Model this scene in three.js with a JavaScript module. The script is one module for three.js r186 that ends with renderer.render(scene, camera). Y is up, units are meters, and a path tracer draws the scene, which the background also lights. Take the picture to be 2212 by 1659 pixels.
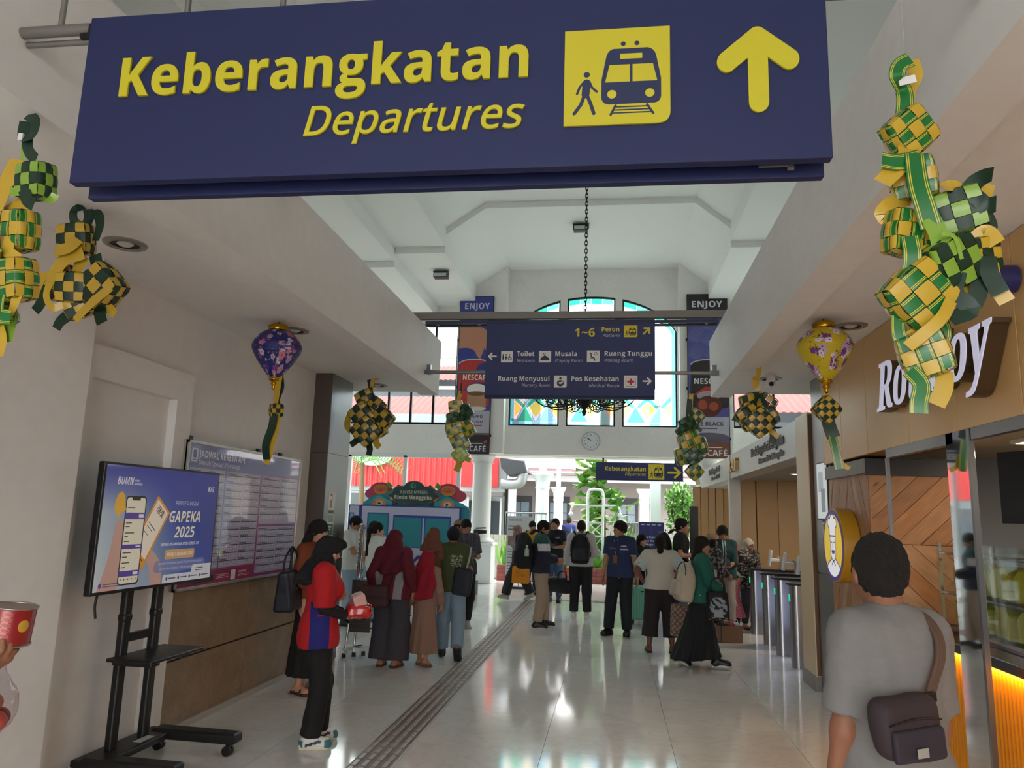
import * as THREE from 'three';
import { mergeGeometries, mergeVertices, toCreasedNormals } from 'three/addons/utils/BufferGeometryUtils.js';
import { RoundedBoxGeometry } from 'three/addons/geometries/RoundedBoxGeometry.js';
import { TextGeometry } from 'three/addons/geometries/TextGeometry.js';
import { FontLoader } from 'three/addons/loaders/FontLoader.js';
import { ImprovedNoise } from 'three/addons/math/ImprovedNoise.js';
import { RectAreaLightUniformsLib } from 'three/addons/lights/RectAreaLightUniformsLib.js';

// ---------- camera, sky, exposure ----------
RectAreaLightUniformsLib.init();
const scene = new THREE.Scene();
const R = (d) => d * Math.PI / 180;
const camera = new THREE.PerspectiveCamera(54.231, 2212 / 1659, 0.05, 300);
camera.position.set(0, 1.77, 0);
camera.rotation.order = 'YXZ';
camera.rotation.set(R(9.919), R(7.774), R(1.654));
scene.background = new THREE.Color(0.985, 0.988, 0.985);      // a bright, even, overcast sky
scene.backgroundIntensity = 1.0;
const renderer = new THREE.WebGLRenderer({ antialias: true });
renderer.toneMapping = THREE.LinearToneMapping;
renderer.toneMappingExposure = 6.9;
renderer.shadowMap.enabled = true;

// ---------- helpers ----------
const V = (x, y, z) => new THREE.Vector3(x, y, z);
let seed = 12345;
const rnd = () => { seed = (seed * 1664525 + 1013904223) >>> 0; return seed / 4294967296; };
const rr = (a, b) => a + (b - a) * rnd();
const noise = new ImprovedNoise();
const std = (color, roughness = 0.6, metalness = 0, extra = {}) => new THREE.MeshStandardMaterial({ color, roughness, metalness, ...extra });
const vcol = (roughness = 0.8, extra = {}) => new THREE.MeshStandardMaterial({ color: 0xffffff, vertexColors: true, roughness, ...extra });
const used = {};
const numbered = (n) => { const k = used[n] = (used[n] ?? -1) + 1; return k ? n + '_' + String(k).padStart(3, '0') : n; };
function tag(o, label, category, group) { o.userData.label = label; o.userData.category = category; if (group) o.userData.group = group; return o; }
function thing(name, label, category, pos = [0, 0, 0], turn = 0, group) {
  const o = new THREE.Group(); o.name = numbered(name); o.position.set(...pos); o.rotation.y = turn; scene.add(o);
  return tag(o, label, category, group);
}
function part(name, geo, mat, parent) {
  const m = new THREE.Mesh(geo, mat); m.name = name; m.castShadow = m.receiveShadow = true; parent.add(m); return m;
}
function solo(name, geo, mat, label, category, pos = [0, 0, 0], group) {
  const m = part(numbered(name), geo, mat, scene); m.position.set(...pos); return tag(m, label, category, group);
}
function struct(name, geo, mat) { const m = part(name, geo, mat, scene); m.userData.kind = 'structure'; return m; }
const box = (w, h, d, x = 0, y = 0, z = 0) => new THREE.BoxGeometry(w, h, d).translate(x, y, z);
const span = (x0, x1, y0, y1, z0, z1) => box(Math.abs(x1 - x0), Math.abs(y1 - y0), Math.abs(z1 - z0), (x0 + x1) / 2, (y0 + y1) / 2, (z0 + z1) / 2);
const rbox = (w, h, d, r, x = 0, y = 0, z = 0) => new RoundedBoxGeometry(w, h, d, 2, r).translate(x, y, z);
const cyl = (r0, r1, h, n, x = 0, y = 0, z = 0) => new THREE.CylinderGeometry(r0, r1, h, n).translate(x, y, z);
const bar = (a, b, r, n = 8) => {
  const d = b.clone().sub(a), g = new THREE.CylinderGeometry(r, r, d.length(), n);
  g.applyQuaternion(new THREE.Quaternion().setFromUnitVectors(V(0, 1, 0), d.clone().normalize()));
  return g.translate((a.x + b.x) / 2, (a.y + b.y) / 2, (a.z + b.z) / 2);
};
const tube = (pts, r, seg = 24, n = 6) => new THREE.TubeGeometry(new THREE.CatmullRomCurve3(pts), seg, r, n);
const lathe = (pts, n = 24) => new THREE.LatheGeometry(pts.map(([x, y]) => new THREE.Vector2(x, y)), n);
const clean = (g) => { const h = g.index ? g.toNonIndexed() : g; for (const k of Object.keys(h.attributes)) if (!['position', 'normal', 'uv'].includes(k)) h.deleteAttribute(k); return h; };
const merge = (list) => mergeGeometries(list.map(clean));
const poly = (pts, holes = []) => { const s = new THREE.Shape(pts.map(([x, y]) => new THREE.Vector2(x, y))); for (const h of holes) s.holes.push(new THREE.Path(h.map(([x, y]) => new THREE.Vector2(x, y)))); return s; };
const extrude = (shape, depth, bevel = 0) => new THREE.ExtrudeGeometry(shape, { depth, bevelEnabled: bevel > 0, bevelThickness: bevel, bevelSize: bevel, bevelSegments: 1, curveSegments: 10 });
// box-projected uv in metres, so that a texture keeps its real size on any block
function metreUV(g, s = 1) {
  const h = g.index ? g.toNonIndexed() : g; h.computeVertexNormals();
  const p = h.attributes.position, n = h.attributes.normal, uv = new Float32Array(p.count * 2);
  for (let i = 0; i < p.count; i++) {
    const ax = Math.abs(n.getX(i)), ay = Math.abs(n.getY(i)), az = Math.abs(n.getZ(i));
    const [u, v] = ax > ay && ax > az ? [p.getZ(i), p.getY(i)] : ay > az ? [p.getX(i), p.getZ(i)] : [p.getX(i), p.getY(i)];
    uv[2 * i] = u * s; uv[2 * i + 1] = v * s;
  }
  h.setAttribute('uv', new THREE.BufferAttribute(uv, 2)); return h;
}
// computed textures
function dataTex(w, h, f, srgb = true) {
  const d = new Uint8Array(w * h * 4);
  for (let y = 0; y < h; y++) for (let x = 0; x < w; x++) { const c = f(x, y), i = (y * w + x) * 4; d[i] = c[0]; d[i + 1] = c[1]; d[i + 2] = c[2]; d[i + 3] = 255; }
  const t = new THREE.DataTexture(d, w, h); t.wrapS = t.wrapT = THREE.RepeatWrapping; t.magFilter = t.minFilter = THREE.LinearFilter;
  if (srgb) t.colorSpace = THREE.SRGBColorSpace; t.needsUpdate = true; return t;
}
const wrapNoise = (x, y, n, f, s) => { // tileable value from Perlin on a torus-like blend
  const u = x / n, v = y / n, a = (i, j) => noise.noise((u + i) * f, (v + j) * f, s);
  return (a(0, 0) * (1 - u) * (1 - v) + a(-1, 0) * u * (1 - v) + a(0, -1) * (1 - u) * v + a(-1, -1) * u * v);
};
function canvasTex(w, h, draw) {
  const c = document.createElement('canvas'); c.width = w; c.height = h; draw(c.getContext('2d'), w, h);
  const t = new THREE.CanvasTexture(c); t.colorSpace = THREE.SRGBColorSpace; t.magFilter = THREE.LinearFilter; return t;
}
const fonts = {};
for (const k of ['sans_bold', 'sans_regular', 'serif_bold', 'serif_regular']) fonts[k] = await new FontLoader().loadAsync('fonts/droid/droid_' + k + '.typeface.json');
// one geometry per letter, fitted to a width; returns [{ch, geo}] with x from 0..width, baseline y = 0
function letters(str, font, size, depth, width, shear = 0, bevel = 0) {
  const f = fonts[font], sc = size / f.data.resolution; let x = 0; const out = [];
  for (const ch of str) {
    const gl = f.data.glyphs[ch] || f.data.glyphs['?'];
    if (ch !== ' ') out.push([ch, x]);
    x += gl.ha * sc;
  }
  const k = width ? width / x : 1;
  return out.map(([ch, x0]) => {
    const g = new TextGeometry(ch, { font: f, size, depth, curveSegments: 5, bevelEnabled: bevel > 0, bevelThickness: bevel, bevelSize: bevel, bevelSegments: 1 });
    g.translate(x0, 0, 0).scale(k, 1, 1);
    if (shear) g.applyMatrix4(new THREE.Matrix4().set(1, shear, 0, 0, 0, 1, 0, 0, 0, 0, 1, 0, 0, 0, 0, 1));
    return { ch, geo: g };
  });
}
// ---------- shared materials ----------
const plasterTex = dataTex(512, 512, (x, y) => {
  const n = wrapNoise(x, y, 512, 5, 1) * 5 + wrapNoise(x, y, 512, 40, 2) * 4, stain = Math.max(0, wrapNoise(x, y, 512, 9, 7) - 0.25) * 22 * (0.7 + 0.5 * wrapNoise(x, y, 512, 90, 3));
  return [Math.max(0, 241 + n - stain), Math.max(0, 239 + n - stain), Math.max(0, 236 + n - stain * 1.2)];
});
plasterTex.repeat.set(0.25, 0.25);
const plasterBump = dataTex(256, 256, (x, y) => { const v = 128 + wrapNoise(x, y, 256, 30, 5) * 60 + wrapNoise(x, y, 256, 9, 4) * 50; return [v, v, v]; }, false);
plasterBump.repeat.set(0.6, 0.6);
const mat = {
  plaster: std(0xffffff, 0.75, 0, { map: plasterTex, bumpMap: plasterBump, bumpScale: 0.004 }),
  ceiling: std(0xf4f6f2, 0.7),
  slab: std(0x6d6862, 0.6),
  steel: std(0xb4b4b6, 0.28, 1), darkSteel: std(0x77787a, 0.35, 1), chrome: std(0xdadcde, 0.12, 1), iron: std(0x1d1b1a, 0.5, 0.5),
  black: std(0x101012, 0.45), blackPlastic: std(0x17181a, 0.35), navy: std(0x232c5e, 0.42), signNavy: std(0x151f50, 0.6), yellow: std(0xe3d322, 0.45),
  white: std(0xeceae6, 0.55), gold: std(0xc89a2a, 0.25, 1), galv: std(0x8d8a86, 0.45, 0.7),
  glass: new THREE.MeshPhysicalMaterial({ color: 0xf2f8f6, roughness: 0.03, transmission: 1, thickness: 0, ior: 1.45 }),
};
// ================= STRUCTURE =================
const WL = -3.5, WR = 2.15, SOF = 3.37, BL = -2.28, BR = 1.22, ZE = -9.65, ZF = -20;
const PZ = (g) => metreUV(g);
// floor: slab + square metre tiles
const floor = struct('floor', span(-9, 8, -0.2, -0.012, 8, -20.9), mat.slab);
{
  const tints = [0, 1, 2].map((k) => dataTex(256, 256, (x, y) => {
    const n = wrapNoise(x, y, 256, 4, 10 + k) * 10 + wrapNoise(x, y, 256, 16, 20 + k) * 6, vein = Math.max(0, 1 - Math.abs(wrapNoise(x, y, 256, 6, 30 + k)) * 14) * 7;
    return [233 + n * 0.7 - vein - k * 2, 231 + n * 0.7 - vein - k * 2, 227 + n * 0.7 - vein - k * 2];
  }));
  const mats = tints.map((t) => std(0xffffff, 0.085, 0, { map: t }));
  const tile = box(0.997, 0.014, 0.997, 0, -0.007, 0);
  const put = (x, z) => { const m = part('tile', tile, mats[Math.floor(rnd() * 3)], floor); m.position.set(x, rr(-0.0006, 0), z); m.rotation.y = Math.floor(rnd() * 4) * Math.PI / 2; };
  for (let i = 0; i < 6; i++) for (let j = 2; j < 21; j++) put(-3.02 + i, -0.64 - j);
  for (let i = 0; i < 5; i++) for (let j = 9; j < 21; j++) put(-8.02 + i, -0.64 - j);
  for (let i = 0; i < 4; i++) for (let j = 8; j < 19; j++) put(2.98 + i, -0.64 - j);
  part('tile_field', span(-3.52, 2.48, -0.012, 0, 8, -2.14), mats[0], floor);
}
// tactile paving: one tile per 30 cm, bars raised on it
{
  const m = [std(0x6f625b, 0.45), std(0x786a62, 0.43), std(0x685b54, 0.47)], ribM = std(0xa09288, 0.3);
  const bars = [];
  for (let i = 0; i < 4; i++) for (let j = 0; j < 2; j++) bars.push(new RoundedBoxGeometry(0.034, 0.012, 0.128, 1, 0.005).translate(-0.111 + i * 0.074, 0.008, -0.0745 + j * 0.149));
  const g = box(0.296, 0.006, 0.296, 0, 0.001, 0), ribG = merge(bars);
  const strip = thing('tactile_paving', 'long brown strip of ribbed tactile paving running down the hall floor', 'paving', [-1.685, 0, -2.9]);
  for (let k = 0; k < 46; k++) { const t = part('tactile_tile', g, m[Math.floor(rnd() * 3)], strip); t.position.set(0, 0, -0.3 * k); part('ribs', ribG, ribM, t); }
  const cross = thing('tactile_paving', 'short crosswise strip of tactile paving near the garden planter', 'paving', [-1.3, 0, -16.7]);
  for (let k = 0; k < 10; k++) { const t = part('tactile_tile', g, m[Math.floor(rnd() * 3)], cross); t.position.set(0.3 * k, 0, 0); t.rotation.y = Math.PI / 2; part('ribs', ribG, ribM, t); }
}
// left wall of the passage, with a blocked doorway and a pilaster
struct('wall_left', PZ(merge([
  span(-3.7, WL, 0, 3.45, 6, -9.65),
  span(WL, WL + 0.16, 0, SOF, -3.3, -4.35),                       // pilaster
  span(WL, WL + 0.24, 0, SOF, 6, -3.3),
  span(WL, WL + 0.07, 2.6, 2.83, -4.35, -5.72), span(WL, WL + 0.07, 0, 2.6, -5.5, -5.72), span(WL, WL + 0.07, 0, 2.6, -4.35, -4.5),   // doorway surround
])), mat.plaster);
{
  // brown stone dado in two courses of slabs with a dark joint between
  const tex = dataTex(512, 512, (x, y) => {
    const n = wrapNoise(x, y, 512, 6, 51) * 26 + wrapNoise(x, y, 512, 26, 52) * 20 + wrapNoise(x, y, 512, 90, 53) * 16;
    return [168 + n, 142 + n * 0.95, 116 + n * 0.8];
  });
  const ms = [[0, 0], [0.3, 0.6], [0.7, 0.2]].map(([a, b]) => { const t = tex.clone(); t.offset.set(a, b); t.needsUpdate = true; return std(0xe6e0d8, 0.3, 0, { map: t }); });
  const dado = struct('wall_left_dado', span(WL, WL + 0.03, 0.02, 1.07, -5.74, -8.36), std(0x2e2822, 0.7));
  for (let i = 0; i < 2; i++) for (let j = 0; j < 2; j++) {
    const z0 = -5.72 - i * 1.32, z1 = Math.max(z0 - 1.315, -8.36);
    part('stone_slab', metreUV(span(WL + 0.02, WL + 0.055, j ? 0.565 : 0.05, j ? 1.085 : 0.55, z0, z1)), ms[(i * 2 + j) % 3], dado);
  }
  struct('baseboard_left', span(WL, WL + 0.075, 0, 0.05, -4.35, -8.36), std(0xb9b3aa, 0.4));
  struct('column_left', metreUV(merge([span(-3.7, -3.3, 0, SOF, -8.4, -9.1)])), std(0x4b4340, 0.5));
  const clad = struct('column_left_cladding', span(-3.3, -3.296, 0.02, SOF, -8.42, -9.08), std(0x6a6868, 0.3, 0.9));
  for (const [y0, y1] of [[0.02, 1.2], [1.21, 2.42], [2.43, 3.36]]) part('steel_panel', span(-3.305, -3.288, y0, y1, -8.4, -9.1), std(0x8b8c8e, 0.3, 0.85), clad);
  for (const [y0, y1] of [[0.02, 1.2], [1.21, 2.42], [2.43, 3.36]]) part('stone_slab', span(-3.52, -3.29, y0, y1, -8.385, -8.4), std(0x5a504b, 0.4), clad);
}
// soffits and beams on both sides of the passage
struct('ceiling_soffit_left', PZ(merge([span(-5.6, -2.5, SOF, SOF + 0.14, 6, -9.72)])), mat.plaster);
struct('ceiling_soffit_right', PZ(merge([span(1.44, 5.2, SOF, SOF + 0.14, 6, -9.72)])), mat.plaster);
const beamEnd = (x0, x1) => PZ(merge([extrude(poly([[-6, 3.3], [9.55, 3.3], [9.6, 4.0], [9.57, 4.03], [-6, 4.03]]), x1 - x0).rotateY(Math.PI / 2).translate(x0, 0, 0)]));
struct('beam_left', beamEnd(-2.52, BL), mat.plaster);
struct('beam_right', beamEnd(BR, 1.46), mat.plaster);
struct('wall_upper_left', PZ(merge([span(-5.8, -5.6, SOF, 7.7, 6, -9.7), span(-8.7, -5.6, SOF, 7.7, -9.5, -9.7), span(-8.7, -3.5, 0, SOF + 0.1, -9.5, -9.66)])), mat.plaster);
struct('wall_upper_right', PZ(merge([span(5.2, 5.4, SOF, 7.7, 6, -9.7), span(5.2, 7.4, SOF, 7.7, -9.5, -9.7)])), mat.plaster);
struct('wall_far_left', PZ(span(-8.9, -8.7, 0, 7.7, -9.5, -20.2)), mat.plaster);
struct('wall_far_right', PZ(span(7.2, 7.4, 0, 7.7, -8.1, -20.2)), mat.plaster);
// high coffered ceiling: a trapezoid vault with lower side bays, stepping down near the far wall
{
  const prof = (dy) => [[-8.8, 7.2], [-4.9, 7.2], [-4.9, 7.52], [-3.74, 7.52], [-3.74, 7.95], [-2.85, 8.55], [1.75, 8.55], [2.48, 7.95], [2.48, 7.52], [3.68, 7.52], [3.68, 7.2], [7.4, 7.2]].map(([x, y]) => [x, y + dy]);
  const slab = (dy, z0, z1) => { const p = prof(dy); return extrude(poly([...p, [7.4, 9.2 + dy], [-8.8, 9.2 + dy]]), z0 - z1).translate(0, 0, z1); };
  struct('ceiling', PZ(merge([slab(0.14, 6, -15.7), slab(0, -15.7, -20.2)])), mat.ceiling);
}
// far wall with stained-glass windows over the exit to the garden
const archTop = (x) => { const t = (x + 0.555) / 2.27; return 6.35 + 1.42 * Math.sqrt(Math.max(0, 1 - t * t * 0.93)); };
const wins = [[-2.81, -1.44], [-1.25, 0.06], [0.25, 1.70]];
const winPath = ([a, b], y0 = 4.16, inset = 0) => { const pts = [[a + inset, y0 + inset], [b - inset, y0 + inset]]; for (let i = 0; i <= 10; i++) { const x = b - inset + (a - b + 2 * inset) * i / 10; pts.push([x, archTop(x) - inset]); } return pts; };
struct('wall_back', PZ(extrude(poly([[-2.9, 3.38], [1.75, 3.38], [1.75, 8.7], [-2.9, 8.7]], wins.map((w) => winPath(w).reverse())), 0.25).translate(0, 0, ZF - 0.25)), mat.plaster);
struct('wall_back_pier_left', PZ(span(-4.2, -2.88, SOF, 8.7, -19.6, -20.25)), mat.plaster);
struct('wall_back_pier_right', PZ(span(1.73, 3.05, SOF, 8.7, -19.6, -20.25)), mat.plaster);
struct('wall_back_lintel', PZ(span(-4.2, 3.05, 3.36, 3.6, -20.25, -21.0)), mat.plaster);
function bayWall(name, x0, x1, xs) {
  struct(name, PZ(extrude(poly([[x0, SOF], [x1, SOF], [x1, 7.6], [x0, 7.6]], [[[x0 + 0.08, 4.16], [x0 + 0.08, 7.0], [x1 - 0.08, 7.0], [x1 - 0.08, 4.16]]]), 0.2).translate(0, 0, ZF - 0.2)), mat.plaster);
}
bayWall('wall_back_bay_left', -8.8, -4.2); bayWall('wall_back_bay_right', 3.05, 7.3);
const frameDark = std(0x1a1c20, 0.5, 0.3);
function bayWindow(name, x0, x1, n, off) {
  const w = struct(name, merge([span(x0, x1, 4.16, 4.22, ZF - 0.02, ZF - 0.1), span(x0, x1, 6.94, 7, ZF - 0.02, ZF - 0.1), span(x0, x1, 5.6, 5.64, ZF - 0.02, ZF - 0.1)]), frameDark);
  for (let i = 0; i <= n; i++) part('mullion', span(x0 + (x1 - x0) * i / n - 0.03, x0 + (x1 - x0) * i / n + 0.03, 4.16, 7, ZF - 0.02, ZF - 0.1), frameDark, w);
  for (let i = 0; i < n; i++) part('pane', span(x0 + (x1 - x0) * i / n + 0.03, x0 + (x1 - x0) * (i + 1) / n - 0.03, 4.2, 6.96, ZF - 0.055, ZF - 0.06), mat.glass, w);
}
bayWindow('window_4', -8.72, -4.28, 7); bayWindow('window_5', 3.13, 7.2, 4);
// stained glass, pane by pane
{
  const gl = (c) => new THREE.MeshPhysicalMaterial({ color: c, roughness: 0.18, transmission: 1, thickness: 0, ior: 1.45 });
  const G = { clear: gl(0xf4fbff), teal: gl(0x93dde6), green: gl(0x84d2bc), deep: gl(0x62bca6), yellow: gl(0xf6e6a0), lav: gl(0xd8ddf2), orange: gl(0xf4c4a4), sky: gl(0xc2e9f5) };
  const lead = std(0x15171a, 0.5);
  wins.forEach((w, i) => {
    const [a, b] = w, outer = winPath(w), inner = winPath(w, 4.16, 0.045);
    const f = struct('window_' + (i + 1), extrude(poly(outer, [inner.slice().reverse()]), 0.08).translate(0, 0, ZF - 0.14), lead);
    const z = ZF - 0.1, P = (pts, m) => part('pane', extrude(poly(pts), 0.006).translate(0, 0, z), m, f);
    const cut = [], x0 = a + 0.045, x1 = b - 0.045, y0 = 4.205;
    const strip = 0.1;
    // side strips and the arched green band on top
    const top = (x) => archTop(x) - 0.045;
    if (i !== 1) { const s0 = i === 0 ? x0 : x1 - strip; P([[s0, y0], [s0 + strip, y0], [s0 + strip, top(s0 + strip) - 0.16], [s0, top(s0) - 0.16]], G.teal); }
    const c0 = i === 0 ? x0 + strip + 0.012 : x0, c1 = i === 2 ? x1 - strip - 0.012 : x1;
    const N = 4;
    for (let k = 0; k < N; k++) { const u = x0 + (x1 - x0) * k / N, v = x0 + (x1 - x0) * (k + 1) / N; P([[u, top(u) - 0.15], [v - 0.008, top(v) - 0.15], [v - 0.008, top(v)], [u, top(u)]], k % 2 ? G.green : G.deep); }
    P([[c0, y0], [c1, y0], [c1, y0 + 0.07], [c0, y0 + 0.07]], G.sky);
    // mountains and diamonds
    const n = 2, W = (c1 - c0) / n, yb = y0 + 0.08, H = 0.42;
    for (let k = 0; k < n; k++) {
      const l = c0 + W * k, m = l + W / 2, r = l + W;
      P([[l + 0.06, yb], [r - 0.06, yb], [m, yb + H]], k % 2 ? G.sky : G.green);                                              // hill
      P([[l, yb], [l + 0.05, yb], [m, yb + H + 0.01], [m - 0.04, yb + H + 0.06]], G.lav); P([[r - 0.05, yb], [r, yb], [m + 0.04, yb + H + 0.06], [m, yb + H + 0.01]], G.lav);
      P([[m - 0.05, yb + H + 0.06], [m, yb + H + 0.02], [m + 0.05, yb + H + 0.06], [m, yb + H + 0.13]], G.orange);
    }
    for (let k = 0; k <= n; k++) {
      const m = c0 + W * k, cl = (pts) => pts.map(([x, y]) => [Math.min(c1, Math.max(c0, x)), y]);
      P(cl([[m - 0.2, yb + 0.36], [m, yb + 0.12], [m + 0.2, yb + 0.36], [m, yb + 0.56]]), G.yellow);
      P(cl([[m - 0.3, yb + 0.42], [m - 0.22, yb + 0.38], [m, yb + 0.58], [m + 0.22, yb + 0.38], [m + 0.3, yb + 0.42], [m, yb + 0.74]]), G.green);
      P(cl([[m - 0.36, yb + 0.47], [m - 0.31, yb + 0.43], [m, yb + 0.755], [m + 0.31, yb + 0.43], [m + 0.36, yb + 0.47], [m, yb + 0.83]]), G.sky);
    }
    // clear glass above, cut by thin joints
    const cols = 3, CW = (c1 - c0) / cols, ys = [yb + 0.9, 5.9, 6.8, 9];
    for (let k = 0; k < cols; k++) for (let j = 0; j < 3; j++) {
      const u = c0 + CW * k, v = u + CW - 0.01, t = (x) => Math.min(ys[j + 1] - 0.01, top(x) - 0.16);
      P([[u, ys[j]], [v, ys[j]], [v, t(v)], [u, t(u)]], G.clear);
    }
    P([[c0, yb + 0.84], [c1, yb + 0.84], [c1, yb + 0.89], [c0, yb + 0.89]], G.clear);
    for (const y of [6.0, 5.1]) { const m = (c0 + c1) / 2; P([[m - 0.22, y], [m, y - 0.3], [m + 0.22, y], [m, y + 0.3]].map(([x, q]) => [x, q]), G.sky).position.z = 0.01; }
    for (const [u, v] of [[c0 + CW, 1], [c0 + 2 * CW, 1]]) part('lead_bar', span(u - 0.012, u, yb + 0.9, top(u) - 0.16, z, z + 0.012), lead, f);
  });
}
// glazed front under the left bay window
{
  const wf = std(0xe6e8e8, 0.4, 0.2);
  const g = struct('window_6', merge([span(-8.8, -4.0, 3.25, 3.37, ZF - 0.02, ZF - 0.14), span(-8.8, -4, 0, 0.12, ZF - 0.02, ZF - 0.14)]), wf);
  for (const x of [-8.75, -7.6, -7.2, -5.62, -4.12]) part('mullion', span(x - 0.05, x + 0.05, 0.1, 3.3, ZF - 0.02, ZF - 0.14), wf, g);
  for (const [a, b] of [[-8.7, -7.65], [-7.55, -7.25], [-7.15, -5.67], [-5.57, -4.17]]) part('pane', span(a, b, 0.12, 3.26, ZF - 0.07, ZF - 0.076), mat.glass, g);
}
// round columns on pedestals under the piers
for (const [n, x] of [['column_round_left', -3.48], ['column_round_right', 2.4]]) {
  struct(n, merge([rbox(0.72, 0.98, 0.72, 0.015, x, 0.49, ZF - 0.1), rbox(0.82, 0.07, 0.82, 0.02, x, 1.0, ZF - 0.1),
    lathe([[0, 1.03], [0.36, 1.03], [0.37, 1.08], [0.33, 1.12], [0.29, 1.14], [0.265, 1.2], [0.25, 3.1], [0.29, 3.14], [0.27, 3.18], [0.34, 3.3], [0.34, 3.37], [0, 3.37]], 40).translate(x, 0, ZF - 0.1)]), std(0xe9ebe8, 0.45));
}
// entrance front behind the photographer: wall with a wide opening on the forecourt
struct('wall_front', PZ(merge([span(-5.8, 5.4, 4.7, 8.9, 5.8, 6), span(-5.8, -3.4, 0, 4.7, 5.8, 6), span(2.6, 5.4, 0, 4.7, 5.8, 6)])), mat.plaster);
// ================= RIGHT SIDE: bakery kiosk, steel column, ticket gates =================
const panelGold = std(0xd8ae72, 0.36, 0.05), beige = std(0xdfc4a0, 0.4);
{
  // metal-clad fascia over the kiosk, panel by panel
  const f = struct('shop_fascia', span(WR + 0.02, WR + 0.3, 2.37, SOF, 5, -8.05), std(0x8a6a40, 0.5));
  const zs = [-8.05, -7.43, -6.7, -5.8, -5.03, -4.24, -3.4, -2.5, -1.6, -0.7];
  for (let i = 0; i + 1 < zs.length; i++) part('cladding_panel', rbox(0.03, 0.995, zs[i + 1] - zs[i] - 0.008, 0.004, WR + 0.015, 2.868, (zs[i] + zs[i + 1]) / 2), panelGold, f);
  part('cladding_panel', span(WR, WR + 0.3, 2.37, SOF, -8.05, -8.07), panelGold, f);
  struct('wall_shop_back', merge([span(4.9, 5.0, 0, SOF, 5, -8.3), span(WR + 0.3, 5, 0, SOF, -8.1, -8.2)]), std(0x8d8f92, 0.6));
  struct('ceiling_shop', span(WR + 0.3, 5, 2.46, 2.5, 5, -8.1), std(0xc9b28a, 0.5));
  for (const z of [-6.0, -4.4, -2.6]) {
    const lp = thing('ceiling_lamp', ['square warm ceiling lamp in the bakery nearest the timber pier', 'square warm ceiling lamp over the middle of the bakery', 'square warm ceiling lamp over the near end of the bakery'][[-6.0, -4.4, -2.6].indexOf(z)], 'lamp', [3.4, 2.46, z]);
    part('frame', rbox(0.64, 0.03, 0.64, 0.006, 0, -0.015, 0), mat.white, lp); part('diffuser', box(0.58, 0.004, 0.58, 0, -0.031, 0), std(0xffffff, 0.5, 0, { emissive: 0xffe2b8, emissiveIntensity: 0.5 }), lp);
    const q = new THREE.RectAreaLight(0xffe6c8, 2.0, 0.58, 0.58); q.position.set(3.4, 2.42, z); q.rotation.x = -Math.PI / 2; scene.add(q);
  }
  // diagonal timber cladding on the kiosk's corner pier
  const woodTex = (s) => dataTex(256, 512, (x, y) => {
    const g = wrapNoise(x, y, 256, 3, s) * 16 + noise.noise(x * 0.16, y * 0.012, s + 3) * 22 + noise.noise(x * 0.5, y * 0.02, s + 6) * 10;
    const kx = (x - 60 - 110 * (s % 2)) / 9, ky = ((y + s * 97) % 512 - 250) / 13, kn = Math.exp(-(kx * kx + ky * ky)) * 70;
    return [172 + g - kn, 130 + g * 0.85 - kn * 0.9, 92 + g * 0.7 - kn * 0.7];
  });
  const woods = [1, 2, 3, 4].map((s) => { const t = woodTex(s); t.repeat.set(4, 0.9); return std([0xf2e6d8, 0xffffff, 0xe2cfba, 0xf6dfc4][s - 1], 0.5, 0, { map: t }); });
  const pier = struct('kiosk_pier', span(WR + 0.06, 2.98, 0, 2.3, -6.93, -8.12), std(0x4a3524, 0.8));
  struct('kiosk_pier_head', merge([span(WR + 0.02, WR + 0.06, 2.22, 2.345, -6.9, -8.12)]), std(0x8d8984, 0.6));
  struct('kiosk_pier_head', merge([span(WR + 0.03, 2.98, 2.2, 2.345, -6.89, -6.93)]), std(0x23252b, 0.5));
  // clip diagonal strips to a rectangle [0,w]x[0,h] (Sutherland-Hodgman)
  const clipRect = (pts, w0, w1, h0, h1) => {
    const cut = (ps, ins, ix) => { const o = []; ps.forEach((p, i) => { const q = ps[(i + 1) % ps.length]; if (ins(p)) o.push(p); if (ins(p) !== ins(q)) o.push(ix(p, q)); }); return o; };
    const lx = (c) => (p, q) => [c, p[1] + (q[1] - p[1]) * (c - p[0]) / (q[0] - p[0])], ly = (c) => (p, q) => [p[0] + (q[0] - p[0]) * (c - p[1]) / (q[1] - p[1]), c];
    let r = cut(pts, (p) => p[0] >= w0, lx(w0)); r = cut(r, (p) => p[0] <= w1, lx(w1)); r = cut(r, (p) => p[1] >= h0, ly(h0)); return cut(r, (p) => p[1] <= h1, ly(h1));
  };
  function planks(w0, w1, h0, h1, slope, pitch, place) {
    const span2 = (w1 - w0) * Math.abs(slope) + (h1 - h0);
    for (let k = -1; k * pitch < span2 + pitch; k++) {
      const b0 = (slope > 0 ? h0 - (w1 - w0) * slope : h0) + k * pitch, b1 = b0 + pitch - 0.006;
      const y = (x, b) => b + slope * (x - w0);
      const p = clipRect([[w0, y(w0, b0)], [w1, y(w1, b0)], [w1, y(w1, b1)], [w0, y(w0, b1)]], w0 + 0.001, w1 - 0.001, h0, h1);
      if (p.length < 3) continue;
      const g = extrude(poly(p), 0.014 + rnd() * 0.006); const uv = g.attributes.uv, a = Math.atan(slope), c = Math.cos(a), s = Math.sin(a), off = rnd();
      for (let i = 0; i < uv.count; i++) { const u = uv.getX(i), v = uv.getY(i); uv.setXY(i, (-u * s + v * c) + off, (u * c + v * s) + off * 3); }
      place(g);
    }
  }
  const front = (g) => part('plank', g.translate(0, 0, -6.93), woods[Math.floor(rnd() * 4)], pier);
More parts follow.
